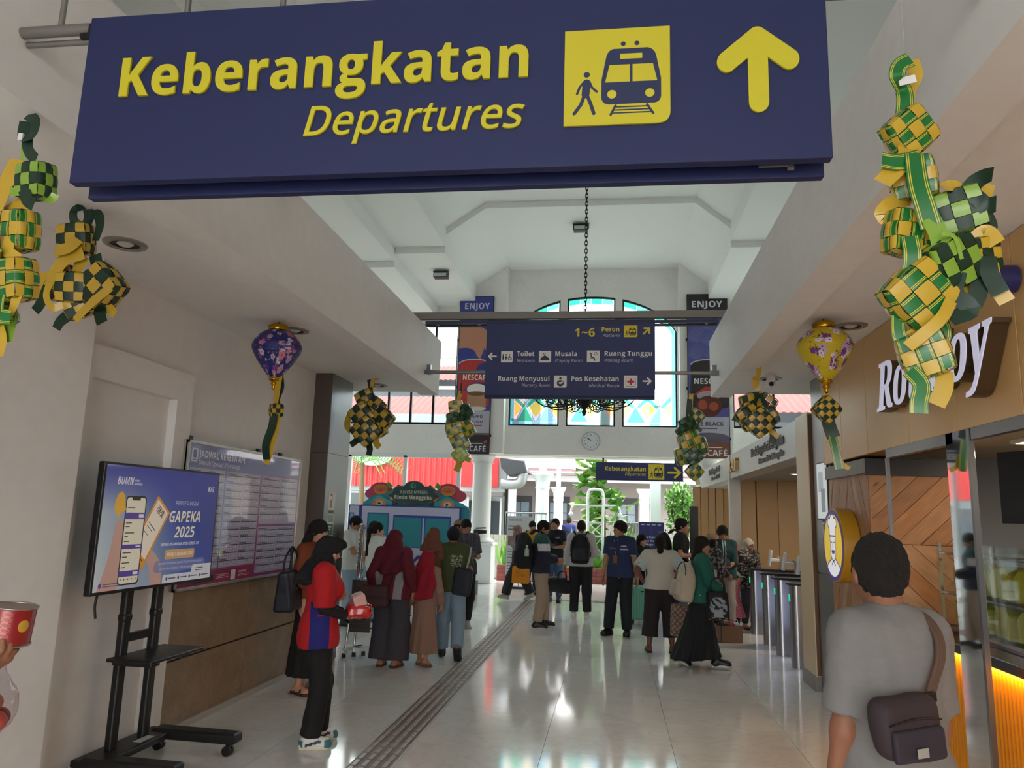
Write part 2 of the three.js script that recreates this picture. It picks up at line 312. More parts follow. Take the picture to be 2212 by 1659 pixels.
  planks(WR + 0.05, 3.0, 1.62, 2.2, 0.95, 0.19, front); planks(WR + 0.05, 3.0, 0.98, 1.615, -0.95, 0.19, front);
  const side = (g) => part('plank', g.rotateY(-Math.PI / 2).translate(WR + 0.07, 0, 0), woods[Math.floor(rnd() * 4)], pier);
  planks(-8.12, -7.5, 0.02, 2.22, 2.4, 0.3, side); planks(-7.495, -6.9, 0.02, 2.22, -2.4, 0.3, side);
  // shop front: slim posts, mirror-clad column, counter, shelves
  struct('shop_front_post', merge([span(WR, WR + 0.025, 0, 2.3, -6.29, -6.32), span(WR, WR + 0.05, 2.3, 2.37, -6.3, -5.1)]), mat.darkSteel);
  struct('shop_front_post', merge([span(WR - 0.01, WR + 0.02, 0, 2.37, -4.86, -4.89), span(WR, WR + 0.05, 2.3, 2.37, -4.85, -0.5)]), mat.darkSteel);
  struct('shop_column', merge([span(WR, WR + 0.035, 0, 2.37, -4.89, -5.2)]), std(0xd4d4d6, 0.04, 1));
  const c = thing('bakery_counter', 'bakery counter with a glowing fluted yellow front under a dark top', 'counter', [WR + 0.55, 0, -4.0]);
  const fl = []; for (let i = 0; i < 122; i++) fl.push(cyl(0.02, 0.02, 0.86, 6, -0.3, 0.46, -2.8 + i * 0.046));
  part('fluted_front', merge([span(-0.3, 0.2, 0.02, 0.9, -2.84, 2.8), ...fl]), std(0xd8960f, 0.5), c);
  part('counter_top', rbox(0.66, 0.07, 5.65, 0.01, -0.02, 0.955, 0), std(0x1b1613, 0.25), c);
  part('light_strip', span(-0.345, -0.325, 0.9, 0.915, -2.8, 2.8), std(0xffc24a, 0.5, 0, { emissive: 0xffb030, emissiveIntensity: 0.5 }), c);
  const l = new THREE.RectAreaLight(0xffb440, 4.0, 5.5, 0.03); l.position.set(WR + 0.21, 0.893, -4.0); l.rotation.set(-Math.PI / 2, 0, Math.PI / 2); scene.add(l);
  const sh = thing('display_shelf', 'glass display case with wire shelves above the bakery counter', 'shelf', [WR + 0.62, 0.995, -5.5]);
  for (const y of [0.0, 0.26, 0.56]) part('shelf_board', rbox(0.5, 0.02, 1.9, 0.005, 0.05, y + 0.02, 0), std(0x8b8d90, 0.3, 0.8), sh);
  for (const z of [-0.94, -0.3, 0.35, 0.94]) part('upright', span(-0.22, -0.2, 0, 0.66, z - 0.01, z + 0.01), mat.chrome, sh);
  part('pane', span(-0.235, -0.23, 0, 0.66, -0.95, 0.95), mat.glass, sh);
  const ymat = std(0xd6c224, 0.5), wrap = new THREE.MeshPhysicalMaterial({ color: 0xd6c224, roughness: 0.35, clearcoat: 0.6 });
  const bagG = extrude(poly([[-0.1, 0], [0.1, 0], [0.11, 0.14], [0.06, 0.19], [-0.06, 0.2], [-0.11, 0.15]]), 0.12, 0.012).translate(0, 0.012, -0.06).rotateY(Math.PI / 2);
  const bm = canvasTex(128, 128, (g, w, h) => { g.fillStyle = '#d8c52a'; g.fillRect(0, 0, w, h); g.fillStyle = '#7a5c14'; g.font = 'bold 20px sans-serif'; g.fillText('bun', 40, 50); g.fillRect(30, 60, 70, 4); });
  const pk = [['yellow bread package, farthest along the upper wire shelf', -0.8, 0.29], ['yellow bread package, second from the mirror column on the upper shelf', -0.52, 0.29], ['yellow bread package, third from the mirror column on the upper shelf', -0.2, 0.29], ['yellow bread package, nearest in view on the upper shelf', 0.14, 0.29],
    ['yellow bread package, farthest along the lower wire shelf', -0.8, 0.03], ['yellow bread package, second from the mirror column on the lower shelf', -0.52, 0.03], ['yellow bread package, third from the mirror column on the lower shelf', -0.2, 0.03], ['yellow bread package, nearest in view on the lower shelf', 0.14, 0.03]];
  for (const [lab, z, y] of pk) { const o = solo('bread_package', bagG, wrap, lab, 'package', [WR + 0.55, 0.995 + y + 0.012, -5.5 + z], 'yellow bread packages in the display case'); o.rotation.y = rr(-0.3, 0.3); }
  const mb = thing('menu_display', 'dark menu screen hanging inside the bakery above the display case', 'screen', [WR + 0.85, 2.06, -5.3], -Math.PI / 2 + 0.5);
  part('casing', rbox(1.1, 0.5, 0.04, 0.008), std(0x26282c, 0.4), mb); for (const x of [-0.3, 0.3]) part('bracket', bar(V(x, 0.2, 0), V(x, 0.385, 0), 0.012), mat.darkSteel, mb);
  // round illuminated chef emblem on the pier
  const em = thing('round_sign', 'round yellow illuminated sign with a white chef emblem on the timber pier', 'sign', [WR + 0.05, 1.58, -7.5], -Math.PI / 2);
  part('rim', lathe([[0, 0], [0.335, 0], [0.34, 0.01], [0.34, 0.14], [0.33, 0.15], [0, 0.15]], 48).rotateX(Math.PI / 2), std(0xb98a1e, 0.4), em);
  const chef = canvasTex(512, 512, (g) => {
    g.fillStyle = '#3c2a78'; g.fillRect(0, 0, 512, 512); g.fillStyle = '#f2cf3c'; g.beginPath(); g.arc(256, 256, 226, 0, 7); g.fill();
    g.strokeStyle = '#e0b828'; g.lineWidth = 7; for (let i = 0; i < 14; i++) { g.beginPath(); g.arc(256, 256, 226, 0, 7); g.save(); g.clip(); g.beginPath(); g.moveTo(i * 44 - 40, 0); g.lineTo(i * 38 + 30, 512); g.stroke(); g.restore(); }
    g.save(); g.beginPath(); g.arc(256, 256, 226, 0, 7); g.clip();
    g.fillStyle = '#fbfaff'; g.strokeStyle = '#3c2a78'; g.lineWidth = 10;
    const sh2 = (f) => { g.beginPath(); f(); g.fill(); g.stroke(); };
    sh2(() => { g.moveTo(60, 500); g.lineTo(110, 400); g.lineTo(220, 350); g.lineTo(300, 350); g.lineTo(400, 400); g.lineTo(452, 500); g.closePath(); });
    sh2(() => { g.moveTo(190, 190); g.lineTo(322, 190); g.lineTo(320, 320); g.quadraticCurveTo(256, 420, 194, 320); g.closePath(); });
    sh2(() => { g.moveTo(180, 190); g.lineTo(176, 130); g.bezierCurveTo(110, 110, 150, 40, 205, 62); g.bezierCurveTo(230, 20, 290, 20, 305, 62); g.bezierCurveTo(370, 45, 390, 120, 334, 130); g.lineTo(330, 190); g.closePath(); });
    g.fillStyle = '#3c2a78'; g.fillRect(210, 232, 30, 7); g.fillRect(272, 232, 30, 7); g.fillRect(220, 292, 72, 12); g.fillRect(250, 240, 8, 40); g.beginPath(); g.moveTo(215, 300); g.lineTo(298, 300); g.lineTo(280, 318); g.lineTo(232, 318); g.fill();
    g.beginPath(); g.moveTo(256, 370); g.lineTo(210, 400); g.moveTo(256, 370); g.lineTo(305, 402); g.stroke(); g.restore();
  });
  part('lit_face', new THREE.CircleGeometry(0.325, 48).translate(0, 0, 0.152), std(0xffffff, 0.5, 0, { map: chef, emissive: 0xffffff, emissiveMap: chef, emissiveIntensity: 0.06 }), em);
  // channel letters of the shop name
  const nm = thing('shop_sign', 'white lit channel letters of the shop name on the gold fascia', 'sign', [WR - 0.004, 2.62, -6.12], -Math.PI / 2);
  const face = std(0xdcdcf0, 0.4, 0, { emissive: 0xdfe0ff, emissiveIntensity: 0.05 }), can = std(0x5d4a34, 0.4, 0.5);
  const edgeBlue = std(0x5a62b8, 0.4);
  letters('Rotiboy', 'serif_bold', 0.36, 0.1, 1.78, 0.28).forEach(({ geo }) => { const c2 = part('letter', geo, can, nm); part('letter_face', geo.clone().scale(1, 1, 0.07).translate(0, 0, 0.1), face, c2); });
  nm.rotation.set(0, -Math.PI / 2, 0); nm.children.forEach((q) => { q.position.y += 0.02; });
  nm.rotation.z = 0;
  const rm = thing('trademark_disc', 'small round white registered mark disc with a dark blue ring on the fascia', 'sign', [WR - 0.06, 3.1, -4.2], -Math.PI / 2);
  part('disc', cyl(0.075, 0.075, 0.1, 32).rotateX(Math.PI / 2), std(0x2b2d6a, 0.4), rm);
  part('lit_face', new THREE.CircleGeometry(0.064, 32).translate(0, 0, 0.052), face, rm);
  letters('R', 'sans_bold', 0.07, 0.004).forEach(({ geo }) => part('letter', geo.translate(-0.027, -0.035, 0.052), std(0x2b2d6a, 0.4), rm));
}
{
  // steel column with a small screen and stickers
  struct('column_right', merge([span(2.25, 2.6, 0, SOF, -8.15, -8.8)]), std(0x7d7c7c, 0.4, 0.7));
  const clad = struct('column_right_cladding', span(2.235, 2.25, 0.02, 0.04, -8.16, -8.8), mat.darkSteel);
  part('steel_panel', span(2.232, 2.252, 0.04, 1.24, -8.15, -8.8), std(0x8b8a8a, 0.33, 0.85), clad); part('steel_panel', span(2.232, 2.252, 1.255, SOF, -8.15, -8.8), std(0x939291, 0.33, 0.85), clad);
  const s = thing('wall_display', 'small upright screen on the steel column beside the timber pier', 'screen', [2.23, 2.12, -8.42], -Math.PI / 2);
  part('bezel', rbox(0.42, 0.62, 0.03, 0.006), mat.black, s);
  const t = canvasTex(128, 192, (g) => { g.fillStyle = '#dfe6ea'; g.fillRect(0, 0, 128, 192); g.fillStyle = '#9fb0b8'; g.fillRect(20, 30, 60, 70); g.fillStyle = '#6c7a80'; g.fillRect(50, 90, 50, 80); });
  part('screen', new THREE.PlaneGeometry(0.38, 0.58).translate(0, 0, 0.0165), std(0xffffff, 0.3, 0, { map: t, emissive: 0xffffff, emissiveMap: t, emissiveIntensity: 0.05 }), s);
  const st = thing('notice_sticker', 'green and white notice stickers below the screen on the steel column', 'sticker', [2.228, 1.66, -8.42], -Math.PI / 2);
  const nt = canvasTex(96, 192, (g) => { g.fillStyle = '#e6ece6'; g.fillRect(0, 0, 96, 192); g.fillStyle = '#2f3a44'; g.fillRect(0, 0, 96, 22); g.fillStyle = '#4d7d62'; g.fillRect(10, 34, 40, 44); g.fillStyle = '#1f6b4a'; g.fillRect(0, 108, 96, 84); g.fillStyle = '#dfeee6'; for (let i = 0; i < 5; i++) g.fillRect(12, 122 + i * 13, 66 - i * 6, 5); });
  part('print', box(0.17, 0.34, 0.002), std(0xffffff, 0.5, 0, { map: nt }), st);
  // beige post at the near end of the gate line
  struct('gate_post', rbox(0.34, 3.02, 0.56, 0.008, 2.36, 1.51, -9.13), beige);
  struct('gate_post_face', span(2.2, 2.53, 0.16, 3.0, -8.845, -8.852), std(0x6b4c33, 0.45));
  struct('gate_post_plinth', span(2.175, 2.54, 0, 0.15, -8.842, -9.42), std(0x86837e, 0.35));
  struct('gate_post', rbox(0.2, 3.0, 0.16, 0.008, 2.26, 1.5, -14.55), std(0xb9b6b0, 0.3, 0.6));
  // steel fascia over the gates and a second one beyond
  struct('gate_fascia', merge([span(2.19, 2.5, 2.56, 3.0, -9.4, -14.47)]), std(0xb4b3af, 0.4, 0.5));
  struct('gate_fascia', merge([span(2.19, 2.5, 2.56, 2.98, -14.63, -19.4)]), std(0xb4b3af, 0.4, 0.5));
  struct('ceiling_gates', span(2.5, 7.2, 2.56, 2.62, -9.4, -19.4), std(0x8f8478, 0.6));
  struct('roof_gates', span(2.5, 7.2, 2.96, 3.0, -9.4, -19.4), mat.ceiling);
  struct('wall_gates_near', span(2.55, 7.2, 0, SOF, -8.82, -9.38), std(0xa58661, 0.5));
  // panelled walls behind the gates, board by board
  const boards = (name, x0, x1, z, n) => {
    const w = struct(name, span(x0, x1, 0, 2.6, z - 0.02, z - 0.1), std(0x59452f, 0.7)), d = (x1 - x0) / n;
    const ms = [std(0xc79f70, 0.5), std(0xc19968, 0.5), std(0xcca678, 0.48)];
    for (let i = 0; i < n; i++) part('wall_board', rbox(d - 0.012, 2.46, 0.03, 0.006, x0 + d * (i + 0.5), 1.36, z - 0.01 + (i % 2) * 0.035), ms[i % 3], w);
    part('skirting', span(x0, x1, 0, 0.13, z, z + 0.03), std(0xa9a5a0, 0.35), w);
  };
  boards('wall_gates_back', 2.36, 6.8, -15.2, 11); boards('wall_gates_back_far', 2.0, 2.9, -19.3, 5);
  const gl = thing('ceiling_lamp', 'long recessed strip lamp in the ceiling over the ticket gates', 'lamp', [3.4, 2.555, -12.6]);
  part('frame', rbox(1.1, 0.02, 0.16, 0.004), mat.white, gl); part('diffuser', box(1.04, 0.004, 0.1, 0, -0.011, 0), std(0xffffff, 0.5, 0, { emissive: 0xfff4e4, emissiveIntensity: 0.5 }), gl);
  const rl = new THREE.RectAreaLight(0xfff0dc, 14, 1.04, 0.1); rl.position.set(3.4, 2.535, -12.6); rl.rotation.x = -Math.PI / 2; scene.add(rl);
  // raised lettering on the fascia
  const gs = thing('gate_sign', 'grey raised letters about facial recognition entry on the steel gate fascia', 'sign', [2.19, 2.66, -12.3], -Math.PI / 2);
  const lm = std(0x6e6b66, 0.35, 0.7);
  letters('Masuk dengan Facial Recognition', 'sans_regular', 0.13, 0.02, 2.3).forEach(({ geo }) => part('letter', geo.translate(0, 0.12, 0), lm, gs));
  letters('Entrance with Facial Recognition', 'sans_regular', 0.085, 0.015, 1.7, 0.2).forEach(({ geo }) => part('letter', geo.translate(0.58, -0.03, 0), lm, gs));
  const kl = thing('operator_logo', 'raised gold and grey KAI letters at the far end of the steel gate fascia', 'sign', [2.19, 2.66, -14.4], -Math.PI / 2);
  letters('KAI', 'sans_bold', 0.22, 0.06, 0.8, 0.2).forEach(({ geo }) => part('letter', geo, std(0xc2a36a, 0.35, 0.6), kl));
  const gs2 = thing('gate_sign', 'small raised letters on the farther steel fascia past the silver post', 'sign', [2.19, 2.68, -17.6], -Math.PI / 2);
  letters('Masuk dengan Facial', 'sans_regular', 0.12, 0.02, 1.7).forEach(({ geo }) => part('letter', geo.translate(0, 0.1, 0), lm, gs2));
  letters('Entrance with Facial', 'sans_regular', 0.08, 0.015, 1.3, 0.2).forEach(({ geo }) => part('letter', geo.translate(0.4, -0.03, 0), lm, gs2));
  // ticket gates
  const brushed = std(0xa3a2a6, 0.3, 1), face = std(0xb9b9be, 0.22, 1), led = std(0xe8ecff, 0.4, 0, { emissive: 0xdfe4ff, emissiveIntensity: 0.8 }), green = std(0x20c08a, 0.4, 0, { emissive: 0x18c080, emissiveIntensity: 0.15 });
  const clear = new THREE.MeshPhysicalMaterial({ color: 0xe6ecf6, roughness: 0.05, transmission: 1, thickness: 0 });
  const names = ['nearest steel ticket gate cabinet next to the beige post', 'second steel ticket gate cabinet from the beige post, with a white bracket reader', 'third steel ticket gate cabinet from the beige post, with a white bracket reader', 'farthest steel ticket gate cabinet, beside the woman in the cream headscarf'];
  [-10.2, -11.08, -11.97, -13.0].forEach((z, i) => {
    const g = thing('ticket_gate', names[i], 'gate', [2.3, 0, z], 0, 'steel ticket gates in a row');
    const end = new THREE.Shape(); end.moveTo(0.1, -0.09); end.lineTo(0.1, 0.09); end.lineTo(0.02, 0.09); end.absarc(0.02, 0, 0.09, Math.PI / 2, Math.PI * 1.5, false);
    part('end_pillar', extrude(end, 1.0).rotateX(-Math.PI / 2), brushed, g);
    part('far_pillar', merge([rbox(0.12, 1.0, 0.17, 0.02, 1.32, 0.5, 0)]), brushed, g);
    part('top_cap', rbox(1.48, 0.03, 0.19, 0.008, 0.65, 1.012, 0), std(0x26272c, 0.3, 0.4), g);
    part('upper_cabinet', rbox(1.2, 0.16, 0.16, 0.008, 0.68, 0.915, 0), face, g);
    part('lower_rail', merge([rbox(1.2, 0.05, 0.16, 0.008, 0.68, 0.25, 0), rbox(1.2, 0.1, 0.14, 0.008, 0.68, 0.06, 0)]), face, g);
    part('slot', box(0.16, 0.012, 0.165, 0.35, 0.86, 0), mat.black, g);
    part('glass_panel', box(1.12, 0.56, 0.01, 0.68, 0.56, 0), clear, g);
    if (i < 3) part('light_strip', merge([box(0.025, 0.52, 0.03, 0.16, 0.56, 0.02), box(0.012, 0.5, 0.02, 0.5, 0.56, 0.02)]), led, g);
    part('signal_light', rbox(0.02, 0.09, 0.05, 0.008, -0.066, 0.84, 0), green, g);
    part('flap', rbox(0.012, 0.6, 0.36, 0.005, 0.74, 0.56, i === 3 ? -0.25 : 0.25), clear, g);
    if (i > 0) {
      const rd = part('reader', merge([rbox(0.03, 0.26, 0.13, 0.008).rotateZ(-0.16).translate(0.26, 1.2, 0), rbox(0.13, 0.05, 0.04, 0.01, 0.34, 1.17, 0)]), std(0xdcdcda, 0.35), g);
      part('bracket', merge([tube([V(0.41, 1.02, 0), V(0.42, 1.14, 0), V(0.4, 1.22, 0), V(0.36, 1.2, 0)], 0.014, 12, 6), cyl(0.03, 0.03, 0.02, 12, 0.41, 1.03, 0)]), std(0x9a9896, 0.35, 0.6), rd);
    }
    if (i === 0 || i === 1) { const q = new THREE.RectAreaLight(0xdfe4ff, 6, 0.03, 0.5); q.position.set(2.46, 0.56, z + 0.05); q.lookAt(2.3, 0.56, z + 2); scene.add(q); }
  });
}
// ================= HANGING SIGNS =================
// pictogram of a walking traveller and a train, drawn into a square of side s
function trainIcon(g, s, fg, bg) {
  g.fillStyle = bg; g.fillRect(0, 0, s, s); g.fillStyle = g.strokeStyle = fg;
  const u = (v) => v * s, rrct = (x, y, w, h, r, c) => { g.fillStyle = c; g.beginPath(); g.roundRect(u(x), u(y), u(w), u(h), r.map ? r.map(u) : u(r)); g.fill(); };
  const dot = (x, y, r, c) => { g.fillStyle = c; g.beginPath(); g.arc(u(x), u(y), u(r), 0, 7); g.fill(); };
  const line = (pts, w) => { g.strokeStyle = fg; g.lineWidth = u(w); g.lineCap = 'round'; g.lineJoin = 'round'; g.beginPath(); pts.forEach(([x, y], i) => i ? g.lineTo(u(x), u(y)) : g.moveTo(u(x), u(y))); g.stroke(); };
  dot(0.56, 0.165, 0.024, fg); dot(0.69, 0.165, 0.024, fg);
  g.fillStyle = fg; g.beginPath(); g.moveTo(u(0.47), u(0.215)); g.lineTo(u(0.79), u(0.215)); g.quadraticCurveTo(u(0.86), u(0.23), u(0.875), u(0.32)); g.lineTo(u(0.915), u(0.54)); g.lineTo(u(0.915), u(0.72)); g.quadraticCurveTo(u(0.91), u(0.795), u(0.84), u(0.795)); g.lineTo(u(0.43), u(0.795)); g.quadraticCurveTo(u(0.36), u(0.79), u(0.355), u(0.72)); g.lineTo(u(0.355), u(0.54)); g.lineTo(u(0.395), u(0.32)); g.quadraticCurveTo(u(0.41), u(0.225), u(0.47), u(0.215)); g.fill();
  rrct(0.53, 0.27, 0.21, 0.055, 0.006, bg);
  g.fillStyle = bg; g.beginPath(); g.moveTo(u(0.43), u(0.385)); g.lineTo(u(0.622), u(0.385)); g.lineTo(u(0.622), u(0.565)); g.lineTo(u(0.39), u(0.565)); g.fill(); g.beginPath(); g.moveTo(u(0.648), u(0.385)); g.lineTo(u(0.84), u(0.385)); g.lineTo(u(0.88), u(0.565)); g.lineTo(u(0.648), u(0.565)); g.fill();
  dot(0.455, 0.69, 0.044, bg); dot(0.81, 0.69, 0.044, bg);
  line([[0.49, 0.81], [0.445, 0.9]], 0.024); line([[0.785, 0.81], [0.84, 0.9]], 0.024); line([[0.5, 0.825], [0.78, 0.825]], 0.014); line([[0.485, 0.855], [0.8, 0.855]], 0.014); line([[0.47, 0.885], [0.82, 0.885]], 0.014);
  dot(0.215, 0.475, 0.03, fg);
  line([[0.215, 0.56], [0.205, 0.68]], 0.075); line([[0.19, 0.55], [0.15, 0.6], [0.125, 0.67]], 0.024); line([[0.24, 0.55], [0.265, 0.61], [0.31, 0.655]], 0.024); line([[0.195, 0.69], [0.16, 0.79], [0.1, 0.875]], 0.034); line([[0.22, 0.69], [0.255, 0.78], [0.285, 0.88]], 0.034);
}
const arrowShape = (r) => { // one outline of an arrow pointing up, height 1, rounded ends
  const q = new THREE.Shape(), T = [0.5, 1 - r], E = [1 - r, 0.6], l = Math.hypot(E[0] - T[0], E[1] - T[1]), d = [(E[0] - T[0]) / l, (E[1] - T[1]) / l], n = [d[1], -d[0]], a = Math.atan2(-n[1], -n[0]);
  const y = T[1] + n[1] * r + d[1] * (r - n[0] * r) / d[0];
  q.absarc(0.5, r, r, Math.PI, 2 * Math.PI, false); q.lineTo(0.5 + r, y); q.absarc(E[0], E[1], r, a - Math.PI, a, false); q.absarc(T[0], T[1], r, a, Math.PI - a, false); q.absarc(r, 0.6, r, Math.PI - a, 2 * Math.PI - a, false); q.lineTo(0.5 - r, y); q.closePath(); return q;
};
{
  // the large sign right overhead
  const s = thing('hanging_sign', 'large navy departures sign hung nearest overhead with yellow letters and an upward arrow', 'sign', [-0.632, 2.902, -2.3]);
  const yl = std(0xcbbf22, 0.5), edge = std(0x23306a, 0.5);
  part('board', rbox(2.626, 0.66, 0.04, 0.004, 0, 0.33, -0.02), mat.signNavy, s);
  part('rear_board', rbox(2.626, 0.66, 0.035, 0.004, 0, 0.315, -0.12), mat.signNavy, s);
  part('clip', merge([box(0.1, 0.006, 0.01, 1.15, 0.012, -0.07), box(0.02, 0.03, 0.012, 1.2, 0.012, -0.07)]), mat.galv, s);
  const put = (list, x, y) => list.forEach(({ geo }) => part('letter', geo.translate(x, y, 0.002), yl, s));
  put(letters('Keberangkatan', 'sans_bold', 0.152, 0.008, 1.53, 0, 0.0012), -1.172, 0.326);
  put(letters('Departures', 'sans_regular', 0.108, 0.007, 0.775, 0.22, 0.0016), -0.45, 0.143);
  const ic = canvasTex(1024, 1024, (g, w) => trainIcon(g, w, '#1e2850', '#cabd24'));
  const sh = new THREE.Shape(); sh.moveTo(0, 0); sh.lineTo(0.305, 0); sh.quadraticCurveTo(0.347, 0, 0.347, 0.042); sh.lineTo(0.347, 0.346); sh.lineTo(0, 0.346); sh.closePath();
  const pg = extrude(sh, 0.008); const uv = pg.attributes.uv; for (let i = 0; i < uv.count; i++) uv.setXY(i, uv.getX(i) / 0.347, uv.getY(i) / 0.346);
  part('pictogram', pg.translate(0.466, 0.137, 0.002), std(0xffffff, 0.5, 0, { map: ic }), s);
  const arw = extrude(arrowShape(0.122), 0.008); arw.scale(0.258, 0.302, 1);
  part('arrow', arw.translate(0.963, 0.16, 0.002), yl, s);
  // pipe frame it hangs from
  const p = thing('pipe_rail', 'grey steel pipe rail with hangers carrying the large departures sign', 'rail', [0, 3.56, -2.36]);
  part('rail', merge([bar(V(-2.3, 0, 0), V(1.24, 0, 0), 0.022, 12), bar(V(-2.3, -0.032, -0.03), V(1.24, -0.032, -0.03), 0.012, 8)]), mat.galv, p);
  for (const x of [-2.12, -1.6, -1.22, -0.5, 0.4]) part('hanger', bar(V(x, 0.02, 0), V(x, 4.95, 0), 0.011, 8), mat.galv, p);
  for (const x of [-1.77, 0.4]) part('clamp', new THREE.TorusGeometry(0.026, 0.007, 6, 14).rotateY(Math.PI / 2).translate(x, 0, 0), mat.darkSteel, p);
  part('bracket', merge([box(0.05, 0.02, 0.02, -1.985, -0.045, 0.02), box(0.02, 0.06, 0.03, -1.955, -0.04, 0.03)]), mat.black, p);
}
{
  // the three-row direction sign
  const W = 2.0, H = 0.93;
  const t = canvasTex(2048, 952, (g, w, h) => {
    g.fillStyle = '#2b3466'; g.fillRect(0, 0, w, h);
    const X = (px) => (px - 62) / (2080 - 62) * w, Y = (py) => (py - 165) / (1085 - 165) * h, ws = '#e9e7e4', ye = '#e2cd3c';
    const txt = (s, x, y, px, font, c, al = 'left', wd) => { g.fillStyle = c; g.font = font.replace('$', px); g.textAlign = al; wd ? g.fillText(s, X(x), Y(y), wd) : g.fillText(s, X(x), Y(y)); };
    const B = 'bold $px sans-serif', I = 'italic $px sans-serif';
    const fit = (s, x0, x1, y, px, font, c) => { g.save(); g.fillStyle = c; g.font = font.replace('$', px); g.textAlign = 'left'; const m = g.measureText(s).width; g.translate(X(x0), Y(y)); if (font[0] === 'i') g.transform(1, 0, -0.2, 1, 0, 0); g.scale((X(x1) - X(x0)) / m, 1); g.font = font.replace('italic ', '').replace('$', px); g.fillText(s, 0, 0); g.restore(); };
    fit('1~6', 1130, 1380, 375, 150, B, ye); fit('Peron', 1450, 1672, 312, 78, B, ye); fit('Platform', 1464, 1672, 380, 52, I, '#cfcdd6');
    fit('Toilet', 440, 655, 612, 82, B, ws); fit('Restroom', 438, 658, 684, 54, I, '#cfcdd6'); fit('Musala', 900, 1172, 612, 82, B, ws); fit('Praying Room', 900, 1236, 684, 54, I, '#cfcdd6'); fit('Ruang Tunggu', 1486, 2056, 608, 82, B, ws); fit('Waiting Room', 1486, 1832, 680, 54, I, '#cfcdd6');
    fit('Ruang Menyusui', 214, 846, 912, 82, B, ws); fit('Nursery Room', 508, 846, 984, 54, I, '#cfcdd6'); fit('Pos Kesehatan', 1096, 1668, 912, 82, B, ws); fit('Medical Room', 1308, 1668, 984, 54, I, '#cfcdd6');
    const icon = (x0, y0, x1, y1, f, bg = ws) => { const s = X(x1) - X(x0), s2 = Y(y1) - Y(y0); g.save(); g.translate(X(x0), Y(y0)); g.scale(s / 100, s2 / 100); g.beginPath(); g.roundRect(0, 0, 100, 100, [4, 4, 14, 4]); g.clip(); g.fillStyle = bg; g.fillRect(0, 0, 100, 100); g.fillStyle = g.strokeStyle = '#262c4c'; g.lineCap = 'round'; g.lineJoin = 'round'; f(); g.restore(); };
    const c = (x, y, r) => { g.beginPath(); g.arc(x, y, r, 0, 7); g.fill(); }, ln = (pts, lw) => { g.lineWidth = lw; g.beginPath(); pts.forEach(([x, y], i) => i ? g.lineTo(x, y) : g.moveTo(x, y)); g.stroke(); };
    icon(1720, 240, 1880, 384, () => trainIcon(g, 100, '#3c3a2c', '#e2cd3c'), ye);
    icon(248, 550, 392, 690, () => { c(18, 32, 6); ln([[18, 44], [18, 58]], 13); ln([[15, 58], [15, 74]], 6); ln([[21, 58], [21, 74]], 6); c(43, 32, 6); g.beginPath(); g.moveTo(43, 38); g.lineTo(54, 62); g.lineTo(32, 62); g.fill(); ln([[40, 62], [40, 74]], 5); ln([[46, 62], [46, 74]], 5); c(72, 32, 5); ln([[72, 40], [73, 56], [84, 56], [90, 72]], 6); g.lineWidth = 5; g.beginPath(); g.arc(74, 64, 13, 1, 4); g.stroke(); });
    icon(708, 548, 856, 690, () => { g.beginPath(); g.moveTo(12, 80); g.bezierCurveTo(14, 52, 36, 52, 48, 34); g.bezierCurveTo(62, 52, 84, 52, 88, 80); g.closePath(); g.fill(); g.lineWidth = 4; g.beginPath(); g.arc(45, 25, 7, 0.6, 5.2); g.stroke(); c(52, 22, 2.5); });
    icon(1284, 543, 1436, 686, () => { c(31, 26, 7); ln([[32, 38], [38, 60], [56, 62], [62, 84]], 9); ln([[22, 54], [30, 68], [46, 70]], 4); g.lineWidth = 3; g.beginPath(); g.arc(70, 27, 11, 0, 7); g.stroke(); ln([[70, 27], [70, 20]], 2); ln([[70, 27], [75, 27]], 2); });
    icon(896, 846, 1048, 992, () => { c(50, 24, 10); g.beginPath(); g.ellipse(50, 64, 27, 26, 0, 0, 7); g.fill(); g.fillStyle = ws; c(44, 62, 7); g.beginPath(); g.ellipse(58, 60, 14, 8, -0.6, 0, 7); g.fill(); g.fillStyle = '#262c4c'; });
    icon(1722, 842, 1880, 992, () => { g.lineWidth = 3; g.strokeStyle = '#6c6a70'; g.beginPath(); g.roundRect(14, 14, 72, 72, 14); g.stroke(); g.fillStyle = '#c02a38'; g.fillRect(42, 24, 17, 52); g.fillRect(25, 41, 51, 17); });
    const arrow = (x, y, a, s, col) => { g.save(); g.translate(X(x), Y(y)); g.rotate(a); g.scale(s, s); g.strokeStyle = col; g.lineCap = g.lineJoin = 'round'; ln([[-46, 0], [46, 0]], 22); ln([[8, -40], [48, 0], [8, 40]], 22); g.restore(); };
    arrow(1985, 310, -Math.PI / 4, 1.05, ye); arrow(142, 614, Math.PI, 0.95, ws); arrow(1990, 910, 0, 0.95, ws);
  });
  const s = thing('hanging_sign', 'navy three-row direction sign with white words and pictograms hung between the two beams', 'sign', [-0.516, 3.163, -8.7]);
  part('board', rbox(W, H, 0.09, 0.004, 0, H / 2, -0.05), mat.signNavy, s);
  part('print', new THREE.PlaneGeometry(W - 0.004, H - 0.012).translate(0, H / 2 + 0.004, -0.0035), std(0xffffff, 0.55, 0, { map: t }), s);
  part('lower_lip', box(W, 0.02, 0.1, 0, -0.012, -0.05), mat.signNavy, s);
  const b = thing('steel_bar', 'grey steel channel lying across both beams above the three-row sign', 'beam', [-0.53, 4.03, -8.72]);
  part('channel', merge([box(3.9, 0.085, 0.07, 0, 0.11, 0.03), box(3.9, 0.012, 0.16, 0, 0.15, -0.03)]), std(0x7f7a74, 0.5, 0.4), b);
  part('lower_channel', merge([box(3.5, 0.03, 0.05, 0, 0.035, 0.0), box(3.5, 0.02, 0.06, 0, 0.03, -0.14)]), std(0x2d3350, 0.5), b);
